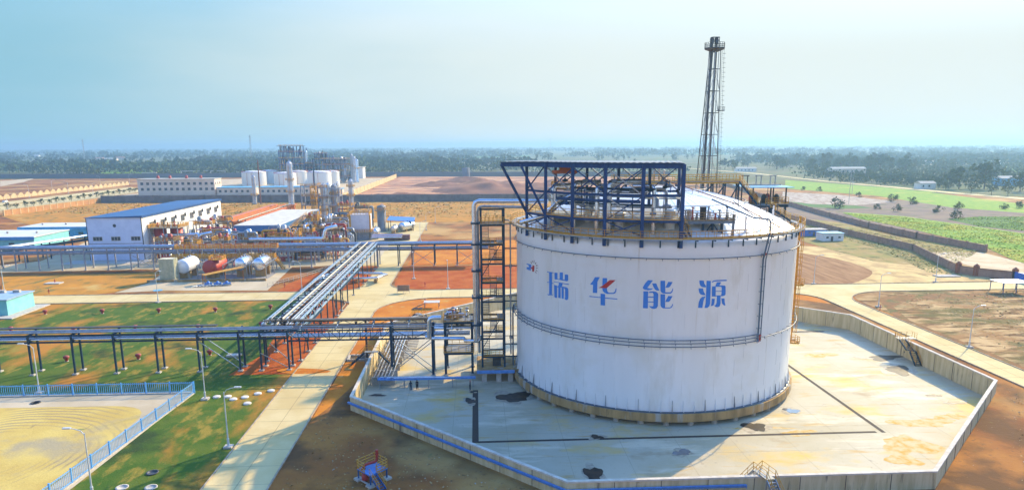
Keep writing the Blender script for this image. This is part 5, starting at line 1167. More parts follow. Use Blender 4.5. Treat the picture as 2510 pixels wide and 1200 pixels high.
# yellow railed gangway above the vessels
gp=thing('gangway','long two level gangway with yellow rails behind the vessels','gangway',(-82,230,0))
for z_,y_ in ((4.6,229),(7.4,232.5)):
    t=MB(); t.box((-99,y_,z_-.2),(-66,y_+2,z_)); t.build('deck',M_galv,gp)
    t=MB(); rail(t,[(-99,y_,z_),(-66,y_,z_),(-66,y_+2,z_),(-99,y_+2,z_),(-99,y_,z_)],1.35,1.2,.07,3,pr=.09); t.build('railing',M_yel,gp)
for x in range(-99,-65,4):
    for y_ in (229.2,234.3): MB().beam((x,y_,0),(x,y_,4.5 if y_<230 else 7.3),.24).build('leg',M_rack,gp)
for i,x in enumerate((-96,-91,-86,-83,-79.5,-75.5,-72,-68)):
    t=MB(); t.beam((x,232.6,8.9),(x+2.2,232.6,8.9),.16); t.beam((x,232.6,6),(x,232.6,8.9),.16); t.beam((x+2,232.6,7.5),(x+2,232.6,8.9),.2); t.build('red_pipe',M_redp,gp)
stairs_between(gp,(-66,229.8,4.6),(-64.6,234,0),1,M_yel,M_yel)
t=MB(); t.box((-82.8,217.5,5.9),(-78.8,221.5,6.0)); rail(t,[(-82.8,217.5,6),(-78.8,217.5,6),(-78.8,221.5,6),(-82.8,221.5,6)],1.1,.7,.05,3,closed=True); t.build('vessel_platform',M_yel,gp)
pk=thing('pump_shelter','small slanting yellow roof over blue pumps in front of the red vessel','shelter',(-77,207,0))
t=MB(); t.add([(-82.2,209.8,3.0),(-80.6,207.6,3.0),(-71.6,215.8,3.9),(-73.2,218,3.9),(-82.2,209.8,2.85),(-80.6,207.6,2.85),(-71.6,215.8,3.75),(-73.2,218,3.75)],[(0,1,2,3),(7,6,5,4),(0,4,5,1),(1,5,6,2),(2,6,7,3),(3,7,4,0)]); t.build('roof',M_yel,pk)
for x,y_ in ((-82,209.6),(-80.6,207.8),(-72,215.6),(-76,211.8)): MB().beam((x,y_,0),(x,y_,3.1),.2).build('post',mat('orange post paint',(.5,.17,.03),rough=.5),pk)
for i in range(3):
    t=MB(); x=-79.5+i*2.7; t.lathe([(.01,0),(.5,.05),(.55,.7),(.3,1.1),(.01,1.2)],(x,207.2,.2),12); t.tube([(x-.9,206.6,.6),(x+.9,207.6,.6)],.3,8); t.build('pump',M_skid,pk)
t=MB()
for k in range(8): t.tube([(-83+k*.9,204+.2*k,.35),(-81+k*1.0,209,.35)],.13,6)
t.tube([(-82,205.2,.4),(-72.5,206.4,.4)],.2,8); t.build('pipe_manifold',M_galv,pk)
tag(MB().box((-100,213.2,.0),(-64.5,213.7,.75)).build('bund_wall',M_ringc),'low concrete bund wall in front of the vessels','low wall')
tag(MB().box((-99,217,.06),(-65,228,.1)).build('concrete_pad',mat('dull grey pad',(.30,.28,.26),rough=.9)),'grey concrete pad under the vessel row','concrete slab')  # one even grey, darker than the apron around it
pl=thing('paint_patch','pale blue patch painted on the apron concrete','patch',(-91,199,.07)); MB().lathe([(.01,.0),(1.3,.0)],(-91.5,201,.09),16).build('patch',M_sky,pl)
# low fence and steps beside the red soil
t=MB(); rail(t,[(-61,203,0),(-52.5,222,0),(-48,236,0)],1.2,2.2,.05,2,toe=False); tag(t.build('low_railing',M_foot),'low pale railing along the edge of the red soil','railing')
# ================================================================= BLUE ROOFED BUILDING
bb=thing('process_building','white and lilac two storey building with a dark blue roof','building',(-130,258,0))
M_lil=mat('lilac white wall cladding',(.62,.66,.80),(.56,.60,.74),rough=.6,scale=.4,coord='w')
M_wwall=mat('white wall cladding',(.76,.74,.70),(.68,.66,.62),rough=.6,scale=.4,coord='w')
M_broof=mat('dark blue roof sheet',(.012,.075,.22),(.01,.06,.18),rough=.4,scale=.1,coord='w')
bx0,bx1,by0,by1,bh=-140,-120.6,258,338,15.4
t=MB(); t.box((bx0,by0,0),(bx1,by1,bh)); t.build('wall',M_wwall,bb)
t=MB(); t.box((bx0-.02,by0-.06,.1),(bx1-.25,by0-.02,bh)); t.build('front_cladding',M_lil,bb)
t=MB(); t.add([(bx0-.5,by0-.5,bh+.1),(bx1+.5,by0-.5,bh+.7),(bx1+.5,by1+.5,bh+.7),(bx0-.5,by1+.5,bh+.1),(bx0-.5,by0-.5,bh),(bx1+.5,by0-.5,bh+.0),(bx1+.5,by1+.5,bh),(bx0-.5,by1+.5,bh)],[(0,1,2,3),(0,4,5,1),(1,5,6,2),(2,6,7,3),(3,7,4,0)]); t.build('roof',M_broof,bb)
t=MB(); t.box((bx1-.25,by0-.1,0),(bx1+.06,by0-.02,bh)); t.box((bx0-.1,by0-.1,0),(bx0+.12,by0-.02,bh)); t.box((bx0,by0-.1,6.0),(bx1,by0-.065,6.15)); t.build('corner_trim',M_dk,bb)
M_glass=mat('dark window glass',(.035,.05,.06),(.06,.08,.09),rough=.15)
def window(parent,p0,p1,nrm,m_=M_glass,fr_=M_foot,bars=3):
    """p0,p1 opposite corners on the wall plane; nrm outward unit axis"""
    (x0,y0,z0),(x1,y1,z1)=p0,p1; nx,ny=nrm; t=MB()
    t.box((min(x0,x1)+(0 if nx==0 else (.03 if nx>0 else -.09)),min(y0,y1)+(0 if ny==0 else (.03 if ny>0 else -.09)),z0),(max(x0,x1)+(0 if nx==0 else (.09 if nx>0 else -.03)),max(y0,y1)+(0 if ny==0 else (.09 if ny>0 else -.03)),z1))
    o=t.build('window',m_,parent); f=MB()
    for k in range(bars+1):
        s_=k/bars; x=x0+(x1-x0)*s_+nx*.1; y_=y0+(y1-y0)*s_+ny*.1; f.beam((x,y_,z0),(x,y_,z1),.12)
    for z_ in (z0,z1): f.beam((x0+nx*.1,y0+ny*.1,z_),(x1+nx*.1,y1+ny*.1,z_),.14)
    f.build('frame',fr_,o); return o
for x in (-138.2,-131.8,-124.8): window(bb,(x,by0,7.2),(x+3.2,by0,8.6),(0,-1))
for k in range(8): y_=by0+6+k*9.3; window(bb,(bx1,y_,10.6),(bx1,y_+3.4,13.1),(1,0)); MB().box((bx1+.05,y_+3.9,12.2),(bx1+.5,y_+4.4,13.6)).build('wall_lamp',M_dk,bb)
for k in range(4,8): y_=by0+6+k*9.3; window(bb,(bx1,y_,3.8),(bx1,y_+3.4,6.0),(1,0))
t=MB(); t.lathe([(.01,.0),(.6,.0)],(0,0,0),14); o=t.build('vent',M_dk,bb); o.matrix_parent_inverse=Matrix.Translation(Vector((130,-258,0)))@Matrix.Translation((-130.2,by0-.12,12.6))@Matrix.Rotation(R(90),4,'X')
tag(MB().box((-146,250,.064),(-118,258,.10)).build('concrete_pad',M_foot),'pale concrete strip in front of the blue roofed building','concrete slab')
# red tanks on their platform
for i,(x,y_) in enumerate(((-117.6,265.5),(-112.8,268))):
    v=thing('vertical_tank',['left dark red upright tank under a yellow railed platform','right dark red upright tank under a yellow railed platform'][i],'tank',(x,y_,0))
    MB().lathe([(2.2,.2),(2.2,10.6),(.01,10.7)],(x,y_,0),24).build('shell',M_redp,v); MB().box((x-2.6,y_-2.6,0),(x+2.6,y_+2.6,.2)).build('base',M_foot,v)
rp=thing('tank_platform','yellow railed platform with orange pumps above two dark red tanks','platform',(-116,267,0))
t=MB(); t.box((-120.4,261.8,10.9),(-109.5,271.5,11.1)); t.build('deck',M_grate,rp); t=MB(); rail(t,[(-120.4,261.8,11.1),(-109.5,261.8,11.1),(-109.5,271.5,11.1),(-120.4,271.5,11.1)],1.2,1,.07,3,closed=True); t.build('railing',M_yel,rp)
for x in (-120,-110,-115):
    for y_ in (262.2,271.2): MB().beam((x,y_,0),(x,y_,10.9),.3).build('leg',M_rack,rp)
for i in range(5): t=MB(); x=-118.6+i*1.9; t.lathe([(.01,0),(.5,.1),(.6,.8),(.2,1.1),(.15,1.8+.4*(i%2))],(x,266+(i%2),11.1),10); t.build('pump',[M_redp,M_dk,mat('orange machine paint',(.5,.16,.03),rough=.5)][i%3],rp)
# ================================================================= COMPRESSOR SHED
cs=thing('compressor_shed','open sided shed with a speckled white flat roof and a blue fascia','shed',(-89,288,0))
t=MB(); t.box((-98,287,8.7),(-79.6,359,9.05)); t.build('roof',mat('speckled white roof',(.62,.58,.48),(.52,.48,.38),rough=.8,scale=.35,coord='w',spot=[((.10,.10,.10),.8,.68,.72)]),cs)
t=MB(); t.box((-98.1,286.8,6.6),(-79.5,286.98,8.9)); t.box((-79.58,287,6.6),(-79.4,359,8.9)); t.build('fascia',mat('blue fascia sheet',(.03,.16,.38),(.025,.13,.32),rough=.4),cs)
for y_ in range(288,360,10):
    for x in (-97.6,-88.8,-80): MB().beam((x,y_,0),(x,y_,8.7),.35).build('post',M_teal,cs)
t=MB(); t.box((-97,300,0),(-80.5,358,6)); t.build('interior_shade',M_dk,cs)  # dark block standing in for the shade inside the open shed
for i in range(5): t=MB(); x=-95.5+i*3.4; t.box((x,289,.2),(x+2.2,295,2.6)); t.lathe([(.5,0),(.5,1.6)],(x+1,291,2.6),10); t.build('compressor',[M_teal,M_dk,M_blue][i%3],cs)
ac=thing('air_cooler','long row of orange finned air coolers beside the compressor shed','air cooler',(-105,310,0))
M_or=mat('orange cooler paint',(.62,.17,.025),(.52,.12,.02),rough=.5,scale=1,coord='w')
for k in range(22):
    y_=306+k*3.9; t=MB(); t.box((-104.8,y_,6.2),(-99.2,y_+3.0,8.6)); t.lathe([(1.4,0),(1.4,.5)],(-102,y_+1.5,8.6),14); t.build('fan_bay',M_or,ac)
for x in (-105,-102,-99): MB().box((x-.25,305,8.9),(x+.25,392,9.4)).build('header',M_or if x!=-102 else mat('cream pipe paint',(.6,.5,.36),rough=.5),ac)
for x in (-104.5,-99.5):
    for y_ in range(307,392,12): MB().beam((x,y_,0),(x,y_,6.2),.3).build('leg',M_rack,ac)
MB().box((-111.5,312,8.6),(-108.5,390,9.3)).build('side_header',M_or,ac)
for y_ in range(314,390,15): MB().beam((-110,y_,0),(-110,y_,8.6),.3).build('leg',M_rack,ac)
ys_=thing('long_stair','long yellow railed stair climbing beside the shed','stairs',(-80,280,0))
stairs_between(ys_,(-78,330,9.6),(-78.5,279,4),1.6,M_yel,M_yel)
# ================================================================= COLUMNS AND TOWERS
def vcolumn(x,y_,h,r,mt,label,plats=(.5,.85),cat='column',top='dome',lad=True):
    v=thing('process_column',label,cat,(x,y_,0)); prof=[(r*1.25,0),(r*1.25,h*.06),(r,h*.1),(r,h*.93)]
    prof+=[(r*.8,h*.97),(.02,h)] if top=='dome' else [(r*.8,h*.93),(r*.8,h)]
    MB().lathe(prof,(x,y_,0),16).build('shell',mt,v)
    for f in plats:
        z_=h*f; t=MB(); t.lathe([(r,0),(r+1.2,0),(r+1.2,.12),(r,.12)],(x,y_,z_),12,smooth=False); t.build('platform',M_galv,v)
        t=MB(); rail(t,[(x+(r+1.15)*math.cos(R(a)),y_+(r+1.15)*math.sin(R(a)),z_+.1) for a in range(0,360,40)],1.2,1,.06,2,closed=True); t.build('railing',M_yel,v)
    if lad:
        t=MB(); 
        for s_ in (-.25,.25): t.beam((x+s_,y_-r-.35,.5),(x+s_,y_-r-.35,h*.9),.07)
        for k in range(int(h/.6)): t.beam((x-.25,y_-r-.35,.6+k*.6),(x+.25,y_-r-.35,.6+k*.6),.05)
        t.build('ladder',M_yel,v)
    t=MB(); t.tube([(x+r+.35,y_-.2,1),(x+r+.35,y_-.2,h*.95),(x+r*.3,y_,h+.4),(x,y_,h-.1)],.18,6); t.build('side_pipe',M_alu,v)
    return v
M_sil=mat('dull silver cladding',(.55,.53,.52),(.42,.40,.40),rough=.4,metal=.5,scale=.5,coord='w')
vcolumn(-121.1,467,31,1.7,M_sil,'tallest silver column, behind the compressor shed roof',(.35,.6))
vcolumn(-157.6,509,20.5,1.3,M_sil,'silver column beside the thin rust stack by the rear wall',(.3,))
tag(MB().lathe([(.5,0),(.45,22),(.3,31)],(-153.5,509,0),10).build('thin_stack',mat('rust brown stack',(.22,.08,.04),rough=.7)),'thin rust coloured stack beside the silver column','stack')
tag(MB().lathe([(.6,0),(.5,30)],(-140,620,0),10).build('thin_stack',M_teal),'thin dark green stack in front of the white tanks','stack')
vcolumn(-84.6,394,20,1.1,M_sil,'twin silver column inside the tall portal frame',(.25,.6,.9))
vcolumn(-82.2,396,20.5,.8,M_alu,'bright slim column behind the twin silver column',(.6,))
vcolumn(-79.3,397,19.5,1.5,mat('dark mottled column',(.20,.21,.22),(.32,.31,.30),rough=.6,scale=.5,coord='w'),'dark mottled column right of the portal frame',(.35,.72))
vcolumn(-77.6,399,20.5,.6,M_sil,'slim column right of the dark mottled column',(.7,))
vcolumn(-72.5,412,21.5,1.2,M_sil,'rightmost silver column with side platforms',(.3,.55,.8))
vcolumn(-45.7,338,12.6,1.8,mat('dark grey column',(.13,.15,.16),(.19,.2,.2),rough=.5,scale=.5),'short dark grey column beside the blue shelter',(.8,),lad=False)
tf2=thing('portal_frame','tall grey steel portal frame around the process columns','steel frame',(-90,394,0))
for x in (-95.5,-86.5,-75):
    for y_ in (390,398): MB().beam((x,y_,0),(x,y_,19.3 if x<-80 else 17),.6).build('leg',M_rack,tf2)
for z_ in (8.5,13.5,19.2):
    t=MB()
    for y_ in (390,398): t.beam((-95.5,y_,z_),(-75,y_,min(z_,17)),.5)
    for x in (-95.5,-86.5,-75): t.beam((x,390,min(z_,17 if x>-80 else 99)),(x,398,min(z_,17 if x>-80 else 99)),.4)
    t.build('beam',M_rack,tf2)
    t=MB(); rail(t,[(-95.5,389.7,z_),(-86.5,389.7,z_)],1.2,1,.06,3); rail(t,[(-86.5,390,z_),(-86.5,398,z_)],1.2,1,.06,2); t.build('railing',M_yel if z_>9 else M_galv,tf2)
t=MB()
for k in range(18): t.beam((-90.6,389,10+k*.55),(-88.6,389,10+k*.55),.3)
t.build('yellow_ladder_cage',M_yel,tf2)
for i in range(3): t=MB(); t.lathe([(.01,0),(.9,.2),(.9,1.8),(.01,2.2)],(-93+i*2,393,8.7),12); t.build('drum',M_dk,tf2)
# white box tank on legs
wb_=thing('cold_box','white box shaped unit with yellow ladders and rails beside the main road','cold box',(-51,306,0))
MB().box((-55,306,3.6),(-46.6,314.5,11)).build('casing',mat('pale casing',(.62,.62,.66),(.55,.55,.60),rough=.5,scale=.5,coord='w'),wb_)
t=MB(); rail(t,[(-56.5,305,3.6),(-45.6,305,3.6),(-45.6,315,3.6)],1.2,1,.07,3); rail(t,[(-55,306,11),(-46.6,306,11),(-46.6,314.5,11),(-55,314.5,11)],1.3,1.2,.07,3,closed=True); t.build('railing',M_yel,wb_)
t=MB(); t.box((-57,305,3.3),(-45.4,316,3.55)); t.build('deck',M_galv,wb_)
for x in (-56.6,-51,-45.8):
    for y_ in (305.4,315.5): MB().beam((x,y_,0),(x,y_,3.3),.4).build('leg',M_yel if x<-56 else M_rack,wb_)
t=MB(); t.box((-55.2,305.7,3.6),(-54.4,306,11)); t.box((-46.5,306.2,3.6),(-46.0,307.2,11)); 
for k in range(22): t.beam((-56.2,305.6,.5+k*.5),(-55.3,305.6,.5+k*.5),.1)
t.build('ladder',M_yel,wb_)
MB().box((-55,306.5,0),(-47,314,3.2)).build('lower_casing',M_rack,wb_)
hvessel('horizontal_vessel',-44.6,311,3.2,1.7,7,M_alu,'silver horizontal vessel beside the white box unit',R(90))
hvessel('horizontal_vessel',-33.4,337,2.6,2.0,8,M_alu,'silver horizontal vessel in front of the blue shelter',R(60))
hvessel('horizontal_vessel',-38.5,330,2.4,1.2,6,M_sil,'small silver vessel between the dark column and the blue shelter',R(80))
bs2=thing('blue_shelter','open shelter with a bright blue pitched roof by the far road','shelter',(-36,345,0))
t=MB(); t.add([(-43,338,5.3),(-30,337,4.6),(-31,357,4.6),(-44,358,5.3),(-43,338,5.1),(-30,337,4.4),(-31,357,4.4),(-44,358,5.1)],[(0,1,2,3),(7,6,5,4),(0,4,5,1),(1,5,6,2),(2,6,7,3),(3,7,4,0)]); t.build('roof',mat('bright blue roof sheet',(.02,.15,.50),rough=.4),bs2)
for x,y_ in ((-42.5,339),(-30.5,338),(-31.4,356),(-43.5,357)): MB().beam((x,y_,0),(x,y_,4.6),.3).build('post',M_teal,bs2)
br=thing('pipe_stack_rack','rusty brown low rack with pipes in front of the silver vessels','rack',(-35,305,0))
t=MB(); t.box((-40,303,.3),(-29,306,2.4)); t.build('frame',mat('rusty purple brown',(.18,.07,.06),(.13,.05,.05),rough=.7),br)
for i in range(4): t=MB(); t.tube([(-45,300+i*1.1,1.8+i*.3),(-32,300.3+i*1.1,1.8+i*.3)],.3,8); t.build('pipe',[M_alu,mat('pinkish pipe',(.5,.3,.28),rough=.5)][i%2],br)
# ================================================================= PROCESS CLUTTER (each a unit of its own)
rnd=random.Random(11)
def unit(i,x,y_,label):
    u=thing('process_skid',label,'skid',(x,y_,0),'pipework skids of the process area'); w_,d_=rnd.uniform(5,8),rnd.uniform(4,7); h=rnd.choice([3.2,4.6,6.2,7.8,9.0])
    t=MB()
    for sx in (0,1):
        for sy in (0,1): t.beam((x+w_*sx,y_+d_*sy,0),(x+w_*sx,y_+d_*sy,h),.3)
    t.build('frame_posts',M_rack,u,kind='stuff')
    t=MB(); t.box((x,y_,h-.15),(x+w_,y_+d_,h)); t.build('deck',M_grate,u)
    t=MB(); rail(t,[(x,y_,h),(x+w_,y_,h),(x+w_,y_+d_,h),(x,y_+d_,h)],1.25,.9,.08,3,closed=True); t.build('railing',M_yel if i%3 else mat('ochre rail paint',(.32,.19,.06)),u)
    for k in range(8):
        zz=rnd.uniform(.8,h+2.2); yy=y_+rnd.uniform(0,d_); r_=rnd.uniform(.12,.4); mt=rnd.choice([M_alu,M_galv,M_dk,M_gpipe,M_redp,M_sil,M_brownp,M_yel])
        t=MB(); x0,x1=x-rnd.uniform(0,3),x+w_+rnd.uniform(0,3); t.tube([(x0,yy,.3),(x0,yy,zz-.4),(x0+.4,yy,zz),(x1-.4,yy,zz),(x1,yy,zz-.4),(x1,yy,rnd.uniform(.3,zz-.5))],r_,8); t.build('pipe',mt,u)
    for k in range(5):
        xx,yy=x+rnd.uniform(.5,w_-.5),y_+rnd.uniform(.5,d_-.5); t=MB(); r_=rnd.uniform(.4,.9); hh=rnd.uniform(1,2.6); t.lathe([(r_,0),(r_,hh),(r_*.6,hh+.3),(.01,hh+.4)],(xx,yy,h if k else .1),12); t.build('drum',rnd.choice([M_alu,M_sil,M_dk,M_redp,M_gpipe]),u)
    for k in range(9):
        xx,yy=x+rnd.uniform(0,w_),y_+rnd.uniform(0,d_); t=MB(); t.lathe([(.01,0),(.25,.1),(.28,.5),(.1,.7),(.08,1.2),(.3,1.22),(.3,1.3)],(xx,yy,rnd.choice([.3,h])),8); t.build('valve',rnd.choice([M_redp,M_dk,M_or,M_galv,M_yel]),u)
    return u
spots=[(-107,262),(-116,276),(-106,275),(-98,262),(-98,274),(-88,264),(-76,262),(-76,274),(-66,262),(-66,273),(-57,264),(-74,286),(-65,286),(-74,298),(-65,298),(-75,312),(-66,312),(-74,326),(-64,327),(-75,342),(-64,345),(-72,360),(-62,362),(-74,378),(-57,278),(-58,330),(-116,292),(-114,306),(-113,250),(-104,250),(-94,250),(-84,250),(-74,250),(-64,250),(-54,251)]
where=['front row behind the rear rack','second row','third row','fourth row','back rows']
rows_={}
for s_ in spots: rows_.setdefault(int(s_[1]//14),[]).append(s_)
i=0
for ri,key in enumerate(sorted(rows_)):
    for k,(x,y_) in enumerate(sorted(rows_[key])):
        unit(i,x,y_,f'{ORD[k]} railed pipework skid from the left, {ORD[ri]} row behind the grey rack'); i+=1
for i,(x,y_,z_,x1) in enumerate(((-62,252,9.2,-52),(-120,268,5.5,-102))):
    q=thing('big_pipe',['thick silver pipe bending down behind the pipe rack','white insulated pipe beside the red tanks'][i],'pipe',(x,y_,0)); t=MB(); t.tube([(x-18,y_-3,8.2),(x1-3,y_-3,8.2),(x1-2,y_-3,8.6),(x1-1.6,y_-3,z_+1.5),(x1-1,y_-3,z_+2.6),(x1+2,y_,z_+3)],.65,12); t.build('insulated_pipe',M_alu,q); t=MB()
    for xx in (x-16,x-8,x1-4): t.beam((xx,y_-3,0),(xx,y_-3,7.6),.3)
    t.build('support_posts',M_rack,q,kind='stuff')
# ================================================================= TURQUOISE WAREHOUSES
def wareh(x0,y0,x1,y1,h,label,m_,rz=0):
    b=thing('warehouse',label,'warehouse',(x0,y0,0)); MB().box((x0,y0,0),(x1,y1,h)).build('wall',m_,b)
    MB().box((x0-.4,y0-.4,h),(x1+.4,y1+.4,h+.3)).build('roof',mat('pale warehouse roof',(.62,.62,.58),(.54,.54,.50),rough=.6,scale=.15,coord='w'),b)
    MB().box((x0-.5,y0-.5,h-1.0),(x1+.5,y0-.4,h+.34)).build('fascia',mat('sky blue fascia',(.06,.34,.66),(.05,.28,.56),rough=.5),b)
    for k in range(5): MB().lathe([(.4,0),(.4,.5),(.6,.5),(.01,.9)],(x0+(x1-x0)*(k+.5)/5,(y0+y1)/2,h+.3),10).build('roof_vent',M_foot,b)
    n_=int((x1-x0)/6)
    for k in range(n_): x=x0+2+k*6; MB().box((x,y0-.06,1.2),(x+2.2,y0-.02,2.4)).build('window',M_glass,b)
    return b
wareh(-240,292,-180,317,4.5,'nearer long pale roofed warehouse with turquoise end wall',M_turq)
wareh(-208,328,-155,346,4.5,'farther pale roofed warehouse with a blue edge',mat('sky blue wall panel',(.08,.38,.66),rough=.5))

# yellow stair tower among the skids
for i,(x,y_,h,lab) in enumerate(((-66,252,11,'yellow stair tower right of the gangway'),(-70,300,12,'yellow stair tower in front of the compressor shed corner'),(-89,384,19,'yellow stair tower beside the portal frame'),(-58,318,12,'yellow stair tower left of the white box unit'))):
    v=thing('yellow_stair_tower',lab,'stair tower',(x,y_,0)); 
    for sx in (0,2.6):
        for sy in (0,3.6): MB().beam((x+sx,y_+sy,0),(x+sx,y_+sy,h),.22).build('column',M_yel,v)
    for k in range(int(h/3)):
        z0=k*3; t=MB(); t.box((x,y_,z0+2.9),(x+2.6,y_+3.6,z0+3.0)); t.build('landing',M_galv,v); stairs_between(v,(x+.7+1.2*(k%2),y_+.3,z0),(x+.7+1.2*(k%2),y_+3.4,z0+3),1,M_yel,M_yel)
        t=MB(); rail(t,[(x,y_,z0+3),(x+2.6,y_,z0+3),(x+2.6,y_+3.6,z0+3),(x,y_+3.6,z0+3)],1.1,.9,.06,3,closed=True); t.build('railing',M_yel,v)

# ================================================================= PERIMETER WALLS
M_gwall=mat('shaded grey wall',(.20,.18,.17),(.15,.135,.13),rough=.9,scale=.3,coord='w',detail=6)  # the wall's shade is put into this dark grey
M_brick=mat('dusty red brick wall',(.40,.24,.17),(.31,.18,.13),rough=.9,scale=.6,coord='w',detail=6,spot=[((.33,.24,.16),.15,.58,.7)])
M_cwall=mat('cream sunlit wall',(.60,.45,.24),(.50,.37,.19),rough=.85,scale=.3,coord='w')
M_owall=mat('orange brown panel wall',(.46,.24,.09),(.38,.19,.07),rough=.85,scale=.3,coord='w')
def wall(name,pts,h,th,m_,label,post=None,mp=None,cap=None,cat='wall'):
    w2=thing(name,label,cat,(pts[0][0],pts[0][1],0)); t=MB()
    for a,b in zip(pts[:-1],pts[1:]): t.beam((*a,h/2),(*b,h/2),th,h)
    t.build('wall_panel',m_,w2)
    if cap: 
        t=MB()
        for a,b in zip(pts[:-1],pts[1:]): t.beam((*a,h+.08),(*b,h+.08),th+.2,.16)
        t.build('coping',cap,w2)
    if post:
        t=MB()
        for a,b in zip(pts[:-1],pts[1:]):
            a=Vector(a);b=Vector(b); L=(b-a).length; n_=max(1,int(L/post))
            for k in range(n_+1): p=a.lerp(b,k/n_); t.box((p.x-th*.8,p.y-th*.8,0),(p.x+th*.8,p.y+th*.8,h+.25))
        t.build('pier',mp or m_,w2,kind='stuff')
    return w2
wall('perimeter_wall',[(-276,533),(-200,529),(-90,522),(28,516),(165,509)],5.2,.5,M_gwall,'long shaded grey perimeter wall behind the process area',12)
wall('perimeter_wall',[(-284,436),(-277,533)],3.4,.4,M_owall,'orange brown panelled wall along the left plant road',6.5,M_cwall,M_cwall)
wall('perimeter_wall',[(-101,523),(-101,905)],5.0,.5,M_cwall,'pale sunlit wall running away from the rear wall to the far boundary',20)
wall('perimeter_wall',[(-700,985),(-484,958),(-300,962),(-104,953),(60,928),(250,900)],6.0,.6,mat('blue grey boundary wall',(.17,.18,.19),rough=.9),'far blue grey boundary wall beyond the bare ground',30)
wb1=wall('brick_wall',[(160.8,197.6),(153.8,204.5),(151.6,209.5),(166.5,256),(166,310),(170,360),(176,430),(185,505)],2.4,.45,M_brick,'inner dusty brick wall with capped pillars near the gate',7,M_brick,mat('dark brick coping',(.15,.09,.07),rough=.9))
for x,y_ in ((160.8,197.6),(153.8,204.5),(151.6,209.5)):
    t=MB(); t.box((x-.6,y_-.6,0),(x+.6,y_+.6,3.2)); t.lathe([(1.15,3.2),(.01,3.9)],(x,y_,0),4,smooth=False); t.build('gate_pillar',mat('red brick pillar',(.33,.12,.07),(.26,.09,.05),rough=.85,scale=2),wb1)
wall('brick_wall',[(191.5,251),(189.5,290),(191,330),(197,380),(207,450),(222,540),(250,700)],2.6,.45,M_brick,'outer dusty brick wall beside the green crop field',9)
# ground patches on the right
M_green=mat('bright green crop',(.13,.27,.025),(.22,.33,.03),rough=.95,scale=.25,coord='w',detail=8,bump=.9,bs=1,spot=[((.36,.33,.05),.04,.56,.68),((.05,.10,.02),.6,.6,.7)])
M_green2=mat('deep green crop',(.045,.125,.025),(.07,.16,.035),rough=.95,scale=.5,coord='w',detail=7,bump=.8,bs=1)
M_pur=mat('purple brown fallow ground',(.17,.12,.10),(.23,.16,.11),rough=1,scale=.06,coord='w',detail=8,spot=[((.09,.11,.04),.08,.56,.66)])
M_lot=mat('pale dusty lot',(.56,.44,.28),(.46,.34,.20),rough=.9,scale=.1,coord='w',spot=[((.30,.22,.13),.3,.6,.7)])
def patch(px,z,m_,name='field'): return struct(name,MB().sheet(ccw(GP(px)),z),m_)
patch([(1960,536),(2060,548),(1925,512),(2100,530),(2510,560),(2510,540),(2200,505),(1900,470),(1900,500)][:2]+[(2180,560),(2510,600),(2510,520),(2300,495),(1900,478),(1900,510)],.04,M_pur)
patch([(2065,520),(2215,530),(2510,572),(2510,648),(2400,600),(2250,565),(2110,535)],.055,M_green)
patch([(2320,537),(2400,531),(2510,531),(2510,566),(2400,555)],.07,M_green2)
patch([(1925,441),(2200,462),(2510,500),(2510,522),(2330,508),(2150,480),(1925,462)],.06,M_green)
patch([(1919,470),(2060,478),(2200,494),(2100,503),(1990,500),(1915,492)],.08,mat('strewn pale stone yard',(.46,.38,.30),(.30,.22,.16),rough=1,scale=.4,coord='w',streak=(1,.25,1),detail=8,thr=(.45,.55)),'rubble')
patch([(1919,492),(1990,500),(2100,504),(2140,510),(2060,512),(1925,503)],.09,M_green2)
patch([(2251,616),(2406,618),(2510,645),(2510,676),(2484,676),(2349,645)],.07,M_lot,'pavement')
patch([(2240,690),(2140,693),(2140,690),(2300,686)],.075,M_lot) if False else None
struct('road',MB().sheet(ccw(GP([(1690,412),(1861,425),(2022,443),(2183,457),(2345,472),(2510,485),(2510,489),(2345,475),(2183,459.5),(2022,445),(1861,427),(1690,413)])),.12),M_road,'pale country road far on the right')
for k,(p_,m_) in enumerate((([(2050,470),(2200,478),(2300,470),(2100,462)],M_green),([(1500,372),(1800,373),(1780,379),(1480,378)],M_green2),([(2350,412),(2510,405),(2510,432),(2450,440)],M_green),([(2330,395),(2510,392),(2510,398),(2340,402)],M_straw),([(90,407),(330,402),(340,410),(100,416)],M_green2),([(560,398),(700,396),(700,403),(560,405)],M_straw),([(1100,385),(1300,380),(1300,384),(1100,389)],M_green2),([(200,420),(430,412),(520,421),(260,428)],M_green),([(930,398),(1100,394),(1100,399),(930,402)],M_straw))): patch(p_,.10+.01*k,m_)
# left road system
struct('road',MB().sheet(ccw([(-360,440),(-309,440),(-305,660),(-352,740)]),.10),M_road,'wide pale road left of the office building')
struct('verge',MB().sheet(ccw([(-338,440),(-334,440),(-333,720),(-337,720)]),.13),M_lawn)
struct('pavement',MB().sheet(ccw([(-305,560),(-100,545),(-101.5,900),(-250,930),(-330,900),(-300,660)]),.08),M_lot,'pale yard around the office and storage tanks')
for i,(px_,pts_) in enumerate((((5,455),[(0,444),(85,437),(60,446),(0,457)]),)): patch(pts_,.09,M_lot,'pavement')
